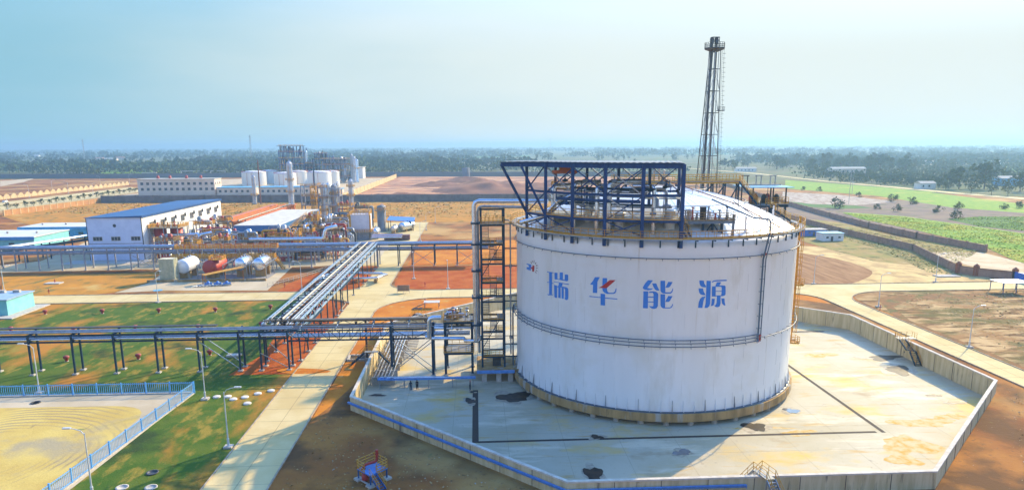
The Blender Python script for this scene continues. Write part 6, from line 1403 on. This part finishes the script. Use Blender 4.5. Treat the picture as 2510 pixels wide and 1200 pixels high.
# earth mounds on the bare plot
M_mound=mat('purple red spoil earth',(.20,.09,.06),(.30,.14,.08),rough=1,scale=.05,coord='w',detail=8,bump=.8,bs=.5)
struct('bare_ground',MB().sheet([(-99,530),(165,512),(250,880),(50,925),(-99,945)],.06),mat('disturbed red earth',(.46,.19,.085),(.56,.30,.15),rough=1,scale=.02,coord='w',detail=9,bump=.6,bs=.4,spot=[((.17,.075,.06),.025,.50,.60,(1,2.5,1)),((.20,.12,.07),.1,.56,.64,(1,2,1)),((.55,.40,.28),.05,.6,.68,(1,3,1))]))
def mound(cx,cy_,rx,ry,h,seed,label):
    rn=random.Random(seed); n_=26; vs=[];fs=[]
    for i in range(n_+1):
        for j in range(n_+1):
            u=i/n_*2-1; v=j/n_*2-1; r=math.hypot(u,v); z_=max(0,1-r**1.6)*h*(1+.5*mnoise.noise(Vector((u*3+seed,v*3,0))))+.3*max(0,1-r)*mnoise.noise(Vector((u*9,v*9,seed)))
            vs.append((cx+u*rx,cy_+v*ry,z_-.02))
    for i in range(n_):
        for j in range(n_): a=i*(n_+1)+j; fs.append((a,a+n_+1,a+n_+2,a+1))
    t=MB(); t.add(vs,fs,True); tag(t.build('earth_mound',M_mound),label,'mound','heaps of spoil earth on the bare plot')
mound(12,645,52,60,9.5,1,'largest spoil heap, behind the steel frame on the tank'); mound(-62,560,32,20,4,2,'low spoil heap by the pale wall'); mound(-30,548,24,12,3,3,'long low spoil heap just beyond the rear wall'); mound(-40,720,30,20,4,4,'flat spoil heap in the middle of the bare plot'); mound(70,640,45,50,8,5,'spoil heap hidden partly by the tank frame'); mound(-10,790,40,20,5,6,'distant spoil heap by the water tower')
wt=thing('water_tower','squat blue grey cylindrical tower on the bare plot','tower',(-12,850,0)); t=MB(); t.lathe([(4.6,0),(4.4,14),(.01,14.3)],(-12,850,0),20); t.build('shell',mat('blue grey concrete',(.16,.17,.19),rough=.8),wt); MB().box((-7.6,846,0),(-6.8,847,14)).build('ladder',M_foot,wt)
# ================================================================= OFFICE AND LOW BUILDINGS
M_beige=mat('beige rendered wall',(.74,.58,.46),(.66,.51,.39),rough=.85,scale=.2,coord='w')
ob=thing('office_building','three storey beige office building with rows of square windows','office',(-286,612,0))
MB().box((-286,612,0),(-222,628,13.2)).build('wall',M_beige,ob); MB().box((-286.5,611.5,13.2),(-221.5,628.5,13.7)).build('roof',M_foot,ob)
for f_ in (4.0,8.6):
    for k in range(13): x=-283.5+k*4.85; MB().box((x,611.9,f_),(x+2.3,611.97,f_+2.2)).build('window',M_glass,ob)
for f_ in (4.0,8.6):
    for k in range(3): y_=614+k*4.8; MB().box((-221.98,y_,f_),(-221.9,y_+1.6,f_+2)).build('window',M_glass,ob)
for i,x in enumerate((-272,-262,-248,-236)): t=MB(); t.lathe([(1.2,0),(1.2,1.8),(.6,2.6),(.01,2.8)],(x,620,13.7),12); t.build('roof_ornament',M_redp,ob)
MB().box((-222,616,0),(-219.5,622,3.2)).build('porch',M_cwall,ob)
for i,(x0,x1,y0,h,lab) in enumerate(((-219,-189,608,6.0,'low beige building with a blue roof right of the office'),(-183,-140,606,6.2,'low beige building with a blue roof in front of the white tanks'),(-128,-112,590,5,'small blue roofed hut behind the portal frame'))):
    b=thing('low_building',lab,'building',(x0,y0,0)); MB().box((x0,y0,0),(x1,y0+14,h)).build('wall',M_beige,b); MB().box((x0-.6,y0-.6,h),(x1+.6,y0+14.6,h+.5)).build('roof',M_sky,b)
    for k in range(int((x1-x0)/4.6)): x=x0+1.6+k*4.6; MB().box((x,y0-.1,2.2),(x+2,y0-.03,4.2)).build('window',M_glass,b)
# ================================================================= WHITE STORAGE TANKS
M_wt=mat('white storage tank paint',(.80,.77,.70),(.72,.69,.62),rough=.45,scale=.1,coord='w',streak=(1,1,.2))
def wtank(px,wpx,yb,yt,lab):
    g_=G(px,yb,0); d=g_[1]; r=wpx/FPX*math.hypot(g_[0],g_[1]); cy_=d+r
    p=g_*(1+r/d*1.0); cx=g_[0]*(1+r/math.hypot(g_[0],g_[1])); h=(CAMH-(CAMH*(yt-352)/(yb-352)))
    v=thing('white_tank',lab,'storage tank',(cx,cy_,0),'white cylindrical storage tanks behind the office'); MB().lathe([(r,0),(r,h)],(cx,cy_,0),36).build('shell',M_wt,v); MB().lathe([(r+.15,h-.2),(r+.15,h+.2),(r*.6,h+r*.13),(.01,h+r*.17)],(cx,cy_,0),36).build('roof',M_wt,v)
    t=MB(); rail(t,[(cx+r*math.cos(R(a)),cy_+r*math.sin(R(a)),h+.2) for a in range(0,360,20)],1.1,3,.06,2,closed=True); t.build('railing',M_redp,v)
    t=MB(); t.tube([(cx-r*.3,cy_-r*.97,0),(cx-r*.3,cy_-r*.97,h)],.15,6); t.tube([(cx+r*.1,cy_-r*1.01,0),(cx+r*.1,cy_-r*1.01,h)],.12,6); t.build('pipe',M_redp,v)
wtank(624,27,455,421,'leftmost white storage tank behind the office'); wtank(661,21,450,418,'white storage tank behind and right of the leftmost one'); wtank(700,25,456,424,'third white storage tank, behind the tall silver column'); wtank(733,21,452,419,'fourth white storage tank, right of the tall silver column'); wtank(784,28,462,421,'largest nearest white storage tank left of the far plant'); wtank(812,20,456,419,'rightmost white storage tank')
# ================================================================= FAR PLANTS
def plant(cx,cy_,w_,d_,h,lab,seed,mm=M_blue,nx=5,nz=6):
    rn=random.Random(seed); v=thing('far_plant',lab,'plant',(cx,cy_,0)); t=MB()
    for i in range(nx+1):
        for j in (0,1): t.beam((cx-w_/2+w_*i/nx,cy_+d_*j,0),(cx-w_/2+w_*i/nx,cy_+d_*j,h*rn.uniform(.85,1)),.95)
    t.build('column_grid',mm,v,kind='stuff'); 
    for k in range(1,nz+1):
        z_=h*k/nz*.97; t=MB(); t.box((cx-w_/2-rn.uniform(0,2),cy_-1,z_-.5),(cx+w_/2+rn.uniform(-3,2),cy_+d_+1,z_)); t.build('floor_deck',mm,v)
        t=MB(); rail(t,[(cx-w_/2,cy_-1.1,z_),(cx+w_/2,cy_-1.1,z_)],1.3,3,.1,2); t.build('railing',[M_yel,mat('salmon rail paint',(.45,.16,.09),rough=.5)][k%2],v)
    for k in range(nx*6):
        x=cx+rn.uniform(-w_/2,w_/2); z_=rn.uniform(0,h*.85); r_=rn.uniform(.6,1.8); t=MB(); t.lathe([(r_,0),(r_,rn.uniform(3,8)),(.01,8.4)],(x,cy_+rn.uniform(0,d_*.6),z_),10); t.build('vessel',rn.choice([M_sil,M_gpipe,M_dk,M_dk,M_blue,M_galv]),v)
    for k in range(nx*5):
        x=cx+rn.uniform(-w_/2,w_/2); z_=rn.uniform(2,h*.9); t=MB(); t.tube([(x,cy_-.5,z_*.3),(x,cy_-.5,z_),(x+rn.uniform(-6,6),cy_-.5,z_)],.35,6); t.build('pipe',rn.choice([M_dk,M_galv,M_yel,M_teal]),v)
    for k in range(nx): a=rn.randrange(nx); z0=h*rn.randrange(nz)/nz; MB().beam((cx-w_/2+w_*a/nx,cy_-.2,z0),(cx-w_/2+w_*(a+1)/nx,cy_-.2,z0+h/nz),.6).build('brace',mm,v)
    return v
plant(-204,800,27,14,42,'tallest far blue steel plant structure rising above the white tanks',1,M_blue,5,6)
plant(-186,806,10,10,22,'stepped lower wing of the tall far plant structure',7,M_teal,3,4)
plant(-174,812,14,12,33,'second far plant structure with a red top deck',2,M_blue,3,5)
plant(-153,805,36,10,27,'wide far pipe gantry right of the plant structures',3,M_rack,8,4)
for i,(x,h) in enumerate(((-219,28),(-190,36),(-139,32),(-135.5,29),(-132,26))): vcolumn(x,812-i*4,h,1.6,[M_sil,M_alu,M_galv][i%3],f'{ORD[i]} distant silver column from the left beside the far plant',(.6,),lad=False)
wbld=thing('white_building','small white block right of the far plant','building',(-150,905,0)); MB().box((-166,900,0),(-142,920,13.5)).build('wall',M_wwall,wbld); MB().box((-167,899,13.5),(-141,921,14.2)).build('roof',M_foot,wbld); MB().box((-160,899.8,5),(-155,899.9,9)).build('window',M_glass,wbld)
for i,(x0,x1,y_,h) in enumerate(((-587,-560,1040,5.5),(-460,-440,1000,6),(-412,-350,1010,7.5))):
    v=thing('far_gantry',['leftmost distant concrete portal beyond the far wall','short distant portal left of the long gantry','long distant grey pipe gantry behind the office'][i],'gantry',(x0,y_,0)); MB().box((x0,y_,h-1.2),(x1,y_+2,h)).build('top_beam',M_foot,v); n_=2 if i<2 else 4
    for k in range(n_): x=x0+(x1-x0-1.5)*k/(n_-1); MB().box((x,y_+.2,0),(x+1.5,y_+1.8,h-1.2)).build('leg',M_foot,v)
# telecom masts
def mast(px,yb,yt,lab,w_=2.2):
    g_=G(px,yb,0); h=CAMH-(CAMH*(yt-352)/(yb-352)) if False else None
    d=math.hypot(g_[0],g_[1]); h=(yb-yt)/FPX*d; v=thing('telecom_mast',lab,'mast',(g_[0],g_[1],0)); t=MB()
    for sx,sy in ((-1,-1),(1,-1),(1,1),(-1,1)): t.beam((g_[0]+sx*w_,g_[1]+sy*w_,0),(g_[0]+sx*.5,g_[1]+sy*.5,h),.5)
    t.build('lattice_legs',M_galv,v,kind='stuff'); t=MB()
    for k in range(int(h/5)): z_=k*5; s_=w_-(w_-.5)*z_/h; t.beam((g_[0]-s_,g_[1]-s_,z_),(g_[0]+s_,g_[1]-s_,z_+5),.3); t.beam((g_[0]-s_,g_[1]-s_,z_),(g_[0]+s_,g_[1]-s_,z_),.3)
    t.build('lattice',M_galv,v); t=MB(); t.box((g_[0]-2,g_[1]-1,h-6),(g_[0]+2,g_[1]+1,h-3)); t.build('antenna_deck',M_galv,v)
mast(617,398,337,'telecom mast standing above the treeline left of the far plant',2.6); mast(1349,376,341,'telecom mast above the treeline behind the tank frame',3); mast(208,392,350,'small distant telecom mast at the far left treeline',2)
tag(MB().lathe([(.14,0),(.10,16)],(G(213,418)[0],G(213,418)[1],0),6).build('utility_pole',M_foot),'pale utility pole before the far left trees','pole')
for i,(px_,yb,yt) in enumerate(((2080,500,425),(1140,430,398),(2088,478,440))):
    g_=G(px_,yb); h=(yb-yt)/FPX*math.hypot(g_[0],g_[1]); tag(MB().tube([(g_[0],g_[1],0),(g_[0],g_[1],h)],.16,6).build('utility_pole',M_foot),['utility pole in the scrub beside the right country road','utility pole by the bare plot boundary','utility pole in the right hand green field'][i],'pole')
# village houses
def house(px,yb,w_,d_,h,col_,lab,roofm=None):
    g_=G(px,yb); x,y_=g_[0],g_[1]; v=thing('house',lab,'house',(x,y_,0)); MB().box((x-w_/2,y_,0),(x+w_/2,y_+d_,h)).build('wall',col_,v)
    t=MB(); r0=h; t.add([(x-w_/2-.5,y_-.5,r0),(x+w_/2+.5,y_-.5,r0),(x+w_/2+.5,y_+d_+.5,r0),(x-w_/2-.5,y_+d_+.5,r0),(x-w_/2-.5,y_+d_/2,r0+d_*.18),(x+w_/2+.5,y_+d_/2,r0+d_*.18)],[(0,1,5,4),(2,3,4,5),(0,4,3),(1,2,5)]); t.build('roof',roofm or M_foot,v)
    for k in range(max(2,int(w_/6))): MB().box((x-w_/2+1.5+k*(w_-3)/max(2,int(w_/6)),y_-.1,h*.35),(x-w_/2+3+k*(w_-3)/max(2,int(w_/6)),y_-.03,h*.7)).build('window',M_glass,v)
    return v
M_rr=mat('village red roof',(.35,.13,.07),rough=.8)
house(2080,431,44,12,9,M_beige,'long two storey house among the right trees'); house(2275,463,14,10,5,M_wwall,'small white house beneath the umbrella shaped tree',M_foot); house(2440,404,40,14,5,M_wwall,'distant white shed at the right horizon fields'); house(2290,400,26,12,5,M_wwall,'distant low shed with a reddish roof on the right',M_rr)
house(1050,403,50,14,6,M_wwall,'long white roofed shed among the trees behind the bare plot'); house(270,394,36,14,6,M_beige,'tan farmhouse in the left far trees'); house(293,391,30,14,7,M_beige,'red roofed farmhouse in the left far trees',M_rr); house(240,392,30,14,6,M_beige,'leftmost red roofed farmhouse in the far trees',M_rr); house(85,384,34,14,6,M_wwall,'white farmhouse at the left far trees'); house(1830,421,30,10,5,M_wwall,'white low sheds beside the country road'); house(2490,455,30,12,7,M_sky,'pale blue house at the right edge'); house(1490,357,80,30,9,M_wwall,'very distant pale hall on the horizon')
# sheds behind the tank, right
for i,(x,y_,w_,d_,h,m_,lab) in enumerate(((150,285,9,6,3.2,M_wwall,'white walled shed with blue roof by the brick wall'),(150,301,11,6,2.8,mat('strong blue sheet',(.03,.14,.5),rough=.5),'blue shed behind the white walled one'))):
    v=thing('site_shed',lab,'shed',(x,y_,0)); MB().box((x-w_/2,y_,0),(x+w_/2,y_+d_,h)).build('wall',m_,v); MB().box((x-w_/2-.3,y_-.3,h),(x+w_/2+.3,y_+d_+.3,h+.2)).build('roof',M_sky if i==0 else M_foot,v); MB().box((x-1,y_-.08,0),(x,y_-.02,2)).build('door',M_glass,v)
    for k in (-3,2.2): MB().box((x+k,y_-.08,1.2),(x+k+1,y_-.02,2)).build('window',M_glass,v)
gc=thing('gate_canopy','blue steel canopy of the gate at the right edge','canopy',(150,182,0)); t=MB(); t.box((142.5,178.5,2.9),(150.5,184,3.05)); t.build('roof',M_sky,gc)
for x in (142.8,146.5,150.2):
    for y_ in (178.8,183.7): MB().beam((x,y_,0),(x,y_,2.9),.15).build('post',M_blue,gc)
tag(MB().box((160.2,189,0),(160.5,198,2.6)).build('gate_leaf',mat('bright blue gate',(.02,.15,.6),rough=.5)),'bright blue gate leaf at the right edge','gate')
tag(MB().box((141,203,.05),(148,206,.35)).build('concrete_pad',M_foot),'low pale concrete pit cover on the sandy track','concrete slab')
# far road lamps
far_l=[(20,517),(72,484),(129,470),(168,474),(229,479),(247,457),(318,451)]
for i,(px_,py_) in enumerate(far_l):
    g_=G(px_,py_); copy_thing(l0,(g_[0],g_[1],0),f'{ORD[i]} street lamp from the left along the wide left road',R([200,20][i%2]),1.25,'grey street lamps of the plant')
cc=thing('parked_car','white car on the wide left road','car',(-352,545,0))
t=MB(); t.box((-353.2,542,.4),(-351.2,546.4,1.0)); t.prism([(-353.1,542.7),(-351.3,542.7),(-351.3,545.6),(-353.1,545.6)],1.0,1.55); t.build('body',mat('white car paint',(.8,.8,.8),rough=.25),cc)
for x in (-353.2,-351.2):
    for y_ in (542.9,545.4): MB().tube([(x-.1,y_,.35),(x+.1,y_,.35)],.35,12).build('wheel',M_dk,cc)
# scalloped cream hoarding along the left road
hb=thing('hoarding','long cream scalloped hoarding along the wide left road','hoarding',(-380,500,0)); t=MB(); 
for k in range(34):
    y0=480+k*9; t.prism([(-376.2,y0),(-375.8,y0),(-375.8,y0+8.6),(-376.2,y0+8.6)],0,2.2); t.prism([(-376.2,y0+1.5),(-375.8,y0+1.5),(-375.8,y0+7.1),(-376.2,y0+7.1)],2.2,3.4); t.prism([(-376.2,y0+3),(-375.8,y0+3),(-375.8,y0+5.6),(-376.2,y0+5.6)],3.4,4.0)
t.build('panel',M_cwall,hb,kind='stuff'); MB().box((-376.5,478,.8),(-376.25,520,2.6)).build('red_banner',M_redp,hb)
# ================================================================= TREES
M_leaf=mat('dark foliage',(.035,.065,.025),(.065,.105,.035),rough=.9,scale=.35,detail=4,thr=(.35,.65))
M_leaf2=mat('olive foliage',(.05,.07,.018),(.085,.10,.028),rough=.9,scale=.35,detail=4,thr=(.35,.65))
M_bark=mat('brown bark',(.07,.05,.035),rough=.95)
def tree(name,label,h,w_,seed,nleaf=420,m_=M_leaf,shape='round',tr_h=.25):
    rn=random.Random(seed); v=thing(name,label,'tree',(0,0,0)); t=MB(); th=h*tr_h
    t.tube([(0,0,-.1),(0.1,0,th),(.0,.1,h*.6)],[h*.025,h*.018,h*.008],7)
    cl=[]
    for k in range(9 if shape!='tall' else 7):
        a=rn.uniform(0,6.28); rr=w_*rn.uniform(.1,.42); zz=rn.uniform(th+h*.08,h*.86)
        if shape=='flat': zz=rn.uniform(h*.62,h*.9); rr=w_*rn.uniform(.15,.48)
        c=(rr*math.cos(a),rr*math.sin(a),zz); cl.append((c,rn.uniform(.16,.27)*w_*(1.1 if zz<h*.6 else .8)))
        t.tube([(0,0,min(zz*.6,h*.5)),c],[h*.010,h*.003],5)
    cl.append(((0,0,h*.86),w_*.17)); t.build('trunk',M_bark,v)
    t=MB()
    for k in range(nleaf):
        c,r=rn.choice(cl); d=Vector((rn.gauss(0,1),rn.gauss(0,1),rn.gauss(0,.75))); d=d.normalized()*r*rn.random()**.45
        p=Vector(c)+d; s=h*rn.uniform(.022,.048); u=Vector((rn.gauss(0,1),rn.gauss(0,1),rn.gauss(0,1))).normalized(); w2=u.orthogonal().normalized(); q=u.cross(w2)
        t.add([p-w2*s-q*s*.7,p+w2*s-q*s,p+w2*s*.8+q*s,p-w2*s+q*s*.8],[(0,1,2,3)])
    t.build('crown',m_,v); return v
protos=[tree('broadleaf_tree','',13,11,1),tree('broadleaf_tree','',16,12,2,460),tree('broadleaf_tree','',11,12,3,400,M_leaf2),tree('poplar_tree','',17,7,4,380,M_leaf2,'tall',.2),tree('broadleaf_tree','',14,15,5,460,M_leaf),tree('broadleaf_tree','',9,9,6,320,M_leaf2)]
used=[False]*len(protos); rn=random.Random(21)
def put(pi,x,y_,s,label,group):
    o=protos[pi] if not used[pi] else copy_thing(protos[pi],(0,0,0),label)
    used[pi]=True; o.location=(x,y_,0); o.rotation_euler=(0,0,rn.uniform(0,6.28)); o.scale=(s*rn.uniform(.9,1.15),s*rn.uniform(.9,1.15),s); o['label']=label; o['group']=group
kind=['dark round','tall dark','low olive','slim poplar','wide spreading','small olive']
belts=[ # px x range, base y range, count, scale range, where
 (0,190,398,428,20,(.9,1.3),'in the far left belt'),(190,430,392,414,26,(.9,1.3),'in the belt behind the gantries'),(430,690,388,420,30,(.9,1.2),'in the belt behind the office'),
 (880,1080,390,414,26,(1.1,1.5),'right of the far plant'),(1080,1225,390,408,16,(1,1.4),'left of the tank steel frame'),(1225,1700,386,398,24,(1,1.3),'seen over the tank steel frame'),
 (1760,1890,400,416,12,(.9,1.2),'right of the flare tower'),(1890,1960,406,417,10,(1.2,1.6),'in the dark clump beyond the shelter'),(1975,2240,408,428,34,(1.2,1.7),'in the grove around the long house'),(2240,2340,402,424,8,(.9,1.2),'just right of the long house grove'),(2300,2470,396,404,14,(1,1.4),'in the distant right group')]
for x0,x1,y0,y1,n_,(s0,s1),wh in belts:
    pts_=sorted((rn.uniform(x0,x1),rn.uniform(y0,y1)) for k in range(n_))
    for k,(px_,py_) in enumerate(pts_):
        g_=G(px_,py_); pi=rn.randrange(6); put(pi,g_[0],g_[1],rn.uniform(s0,s1),f'{ORD[k]} tree from the left, {kind[pi]}, {wh}','trees of the far belts')
for k in range(22):
    f=k/21; px_=1990+(2330-1990)*f+rn.uniform(-6,6); py_=440+(469-440)*f-rn.uniform(2,7); g_=G(px_,py_); pi=rn.choice([0,2,5]); put(pi,g_[0],g_[1],rn.uniform(.55,.8),f'{ORD[k]} small roadside tree along the right country road','trees along the right country road')
for px_,py_,pi,s,lab in ((2412,463,4,1.75,'big umbrella shaped tree by the small white house'),(2350,463,0,1.5,'big dark tree left of the umbrella shaped tree'),(2330,458,1,.95,'dark tree at the edge of the roadside group'),(2500,470,4,1.1,'dark tree at the right edge of the road'),(2470,480,5,1.0,'low tree before the pale blue house'),(2430,478,5,1.0,'low tree under the umbrella shaped tree'),(2380,474,5,1,'low tree beside the big dark tree')):
    g_=G(px_,py_); put(pi,g_[0],g_[1],s,lab,'large trees on the right')
# left avenue shrubs and young trees
for k in range(22):
    y_=470+k*9.3; put([5,2][k%2],-309.5,y_,.42,f'{ORD[k]} small round avenue tree beside the wide left road','small avenue trees on the left')
# bushes
def bush(px_,py_,s,lab):
    g_=G(px_,py_); v=tree('shrub',lab,3.2*s,4.5*s,int(px_),520,M_leaf2,'round',.05); v.location=(g_[0],g_[1],-.3*s); v['group']='shrubs in the fields on the right'; v['category']='shrub'
for i,(px_,py_,s) in enumerate(((2048,510,2.3),(1968,466,1.2),(2010,468,1.3),(2105,484,1.4),(2185,494,1.8),(2240,500,1.7),(2350,512,1.5),(2300,520,1.5),(2200,518,1.5),(2460,512,1.3),(2500,510,1.5),(2150,512,1.2),(2340,536,1.6))): bush(px_,py_,s,f'{ORD[i]} loose shrub in the purple fallow ground and green field' if i else 'round dense shrub beside the strewn stone yard')
# far woodland mass
def woods(name,label,n_,yr,seed,hr=(9,17),m_=M_leaf,xr=(-1.0,1.15),q=22,cond=None):
    rn=random.Random(seed); t=MB(); vs=[];fs=[]
    c=0
    while c<n_:
        y_=yr[0]*(yr[1]/yr[0])**rn.random(); x=y_*rn.uniform(*xr)
        if mnoise.noise(Vector((x*.0016+seed,y_*.0008,3)))<-.12: continue
        if cond and not cond(x,y_): continue
        c+=1; s=1+y_/5000; h=rn.uniform(*hr)*min(s,1.5); w2=rn.uniform(10,26)*s
        for k in range(q):
            px=x+rn.gauss(0,1)*w2*.4; py=y_+rn.gauss(0,1)*6; pz=h*(.12+.8*rn.random()**.8)*(1-.35*abs(px-x)/w2); e=h*rn.uniform(.10,.2)
            u=Vector((rn.gauss(0,1),rn.gauss(0,1),rn.gauss(0,1))).normalized(); a=u.orthogonal().normalized(); b=u.cross(a); p=Vector((px,py,pz)); o=len(vs)
            vs+= [p-a*e-b*e*.7,p+a*e-b*e,p+a*e*.8+b*e,p-a*e+b*e*.8]; fs.append((o,o+1,o+2,o+3))
    t.add(vs,fs); o=t.build(name,m_); o['kind']='stuff'; o['label']=label
woods('woodland','hazy tree mass between the far fields',1500,(1150,2600),3,(8,15),M_leaf,q=34,cond=lambda x,y: not(-260<x<-90 and y<1000))
woods('woodland','blue hazy tree mass towards the horizon',2200,(2500,9500),4,(10,18),M_leaf,q=20)
woods('woodland','olive scrub before the far boundary trees',260,(985,1250),5,(4,9),M_leaf2,(-.9,.3),26)
woods('woodland','scrub and orchard mass in the right middle distance',330,(640,1150),6,(4,9),M_leaf2,(.42,.85),26,cond=lambda x,y: x>400)
# crop plants and weeds as ground cover
def cover(name,label,poly,n_,hr,m_,seed,sz=(.35,.7),upz=2.2):
    rn=random.Random(seed); P=[Vector((*p,0)) for p in poly]; tr=tessellate_polygon([P]); ar=[abs((P[a]-P[b]).cross(P[c]-P[b]).z)/2 for a,b,c in tr]; vs=[];fs=[]
    for k in range(n_):
        a,b,c=rn.choices(tr,ar)[0]; u,v_=rn.random(),rn.random()
        if u+v_>1: u,v_=1-u,1-v_
        p=P[a]+(P[b]-P[a])*u+(P[c]-P[a])*v_
        if mnoise.noise(p*.05)<-.25 and rn.random()<.7: continue
        p.z=rn.uniform(*hr)*.5; e=rn.uniform(*sz); uu=Vector((rn.gauss(0,1),rn.gauss(0,1),upz)).normalized(); a2=uu.orthogonal().normalized(); b2=uu.cross(a2); o=len(vs)
        vs+=[p-a2*e-b2*e,p+a2*e-b2*e*.8,p+a2*e*.7+b2*e,p-a2*e+b2*e*.7]; fs.append((o,o+1,o+2,o+3))
    t=MB(); t.add(vs,fs); o=t.build(name,m_); o['kind']='stuff'; o['label']=label
cover('crop_plants','leafy young crop plants in the bright green field',GP([(2065,522),(2215,532),(2510,574),(2510,646),(2400,600),(2250,565),(2110,537)]),20000,(.1,.5),mat('yellow green leaves',(.26,.46,.04),(.50,.46,.05),rough=.9,scale=.05,coord='w'),7,(.15,.36),6)
cover('crop_plants','dense dark green crop',GP([(2320,537),(2400,531),(2510,531),(2510,566),(2400,555)]),5000,(.1,.7),M_green,8,(.15,.35),6)
cover('weeds','scrubby weeds between the brick walls',GP([(1960,549),(2330,636),(2345,648),(2400,615),(2200,582),(1965,537)]),6000,(.1,.6),mat('dry weed leaves',(.36,.32,.08),(.50,.34,.11),rough=.9,scale=.2,coord='w'),9,(.12,.35),5)
cover('weeds','dark weeds along the foot of the brick wall',[(150,205),(164,256),(164,310),(168,360),(161,360),(158,300),(156,256),(143,212)],2500,(.1,.5),mat('dull green weeds',(.22,.24,.07),(.30,.26,.08),rough=.9),10,(.12,.32),4)
cover('weeds','weeds on the straw ground behind the plant',[(-275,525),(-270,450),(-60,400),(100,400),(120,505),(-90,508)],9000,(.2,1.0),mat('straw tufts',(.50,.27,.06),(.28,.24,.06),rough=.9,scale=.1,coord='w'),11,(.2,.6),4)
cover('weeds','weeds in the stony plot by the right road',[(104,128),(190,100),(190,182),(112,181)],3000,(.05,.35),mat('grey green weeds',(.30,.25,.09),(.44,.30,.13),rough=.9,scale=.2,coord='w'),12,(.1,.26),4)
cover('stones','loose stones on the bare earth at the front',[(-24,60),(8,60),(8,73),(-21,102),(-24,102)],900,(.03,.12),M_ringc,15,(.05,.13))
cover('stones','loose stones on the bare earth at the right',[(57,62),(90,62),(90,108),(86,104)],700,(.03,.12),M_ringc,16,(.05,.13))
# ================================================================= HAZE
hm=bpy.data.materials.new('haze'); hm.use_nodes=True; hn=hm.node_tree.nodes; hl=hm.node_tree.links; hn.clear()
ho=hn.new('ShaderNodeOutputMaterial'); hv=hn.new('ShaderNodeVolumePrincipled'); hl.new(hv.outputs[0],ho.inputs['Volume'])
hv.inputs['Density'].default_value=0.00027; hv.inputs['Color'].default_value=(.31,.52,.72,1); hv.inputs['Anisotropy'].default_value=.35
hb_=MB().box((-9800,-250,-3.2),(9800,14500,74)); hz_=hb_.build('haze',hm); hz_['kind']='stuff'; hz_['label']='thin blue haze over the plain'
hm.volume_intersection_method if False else None
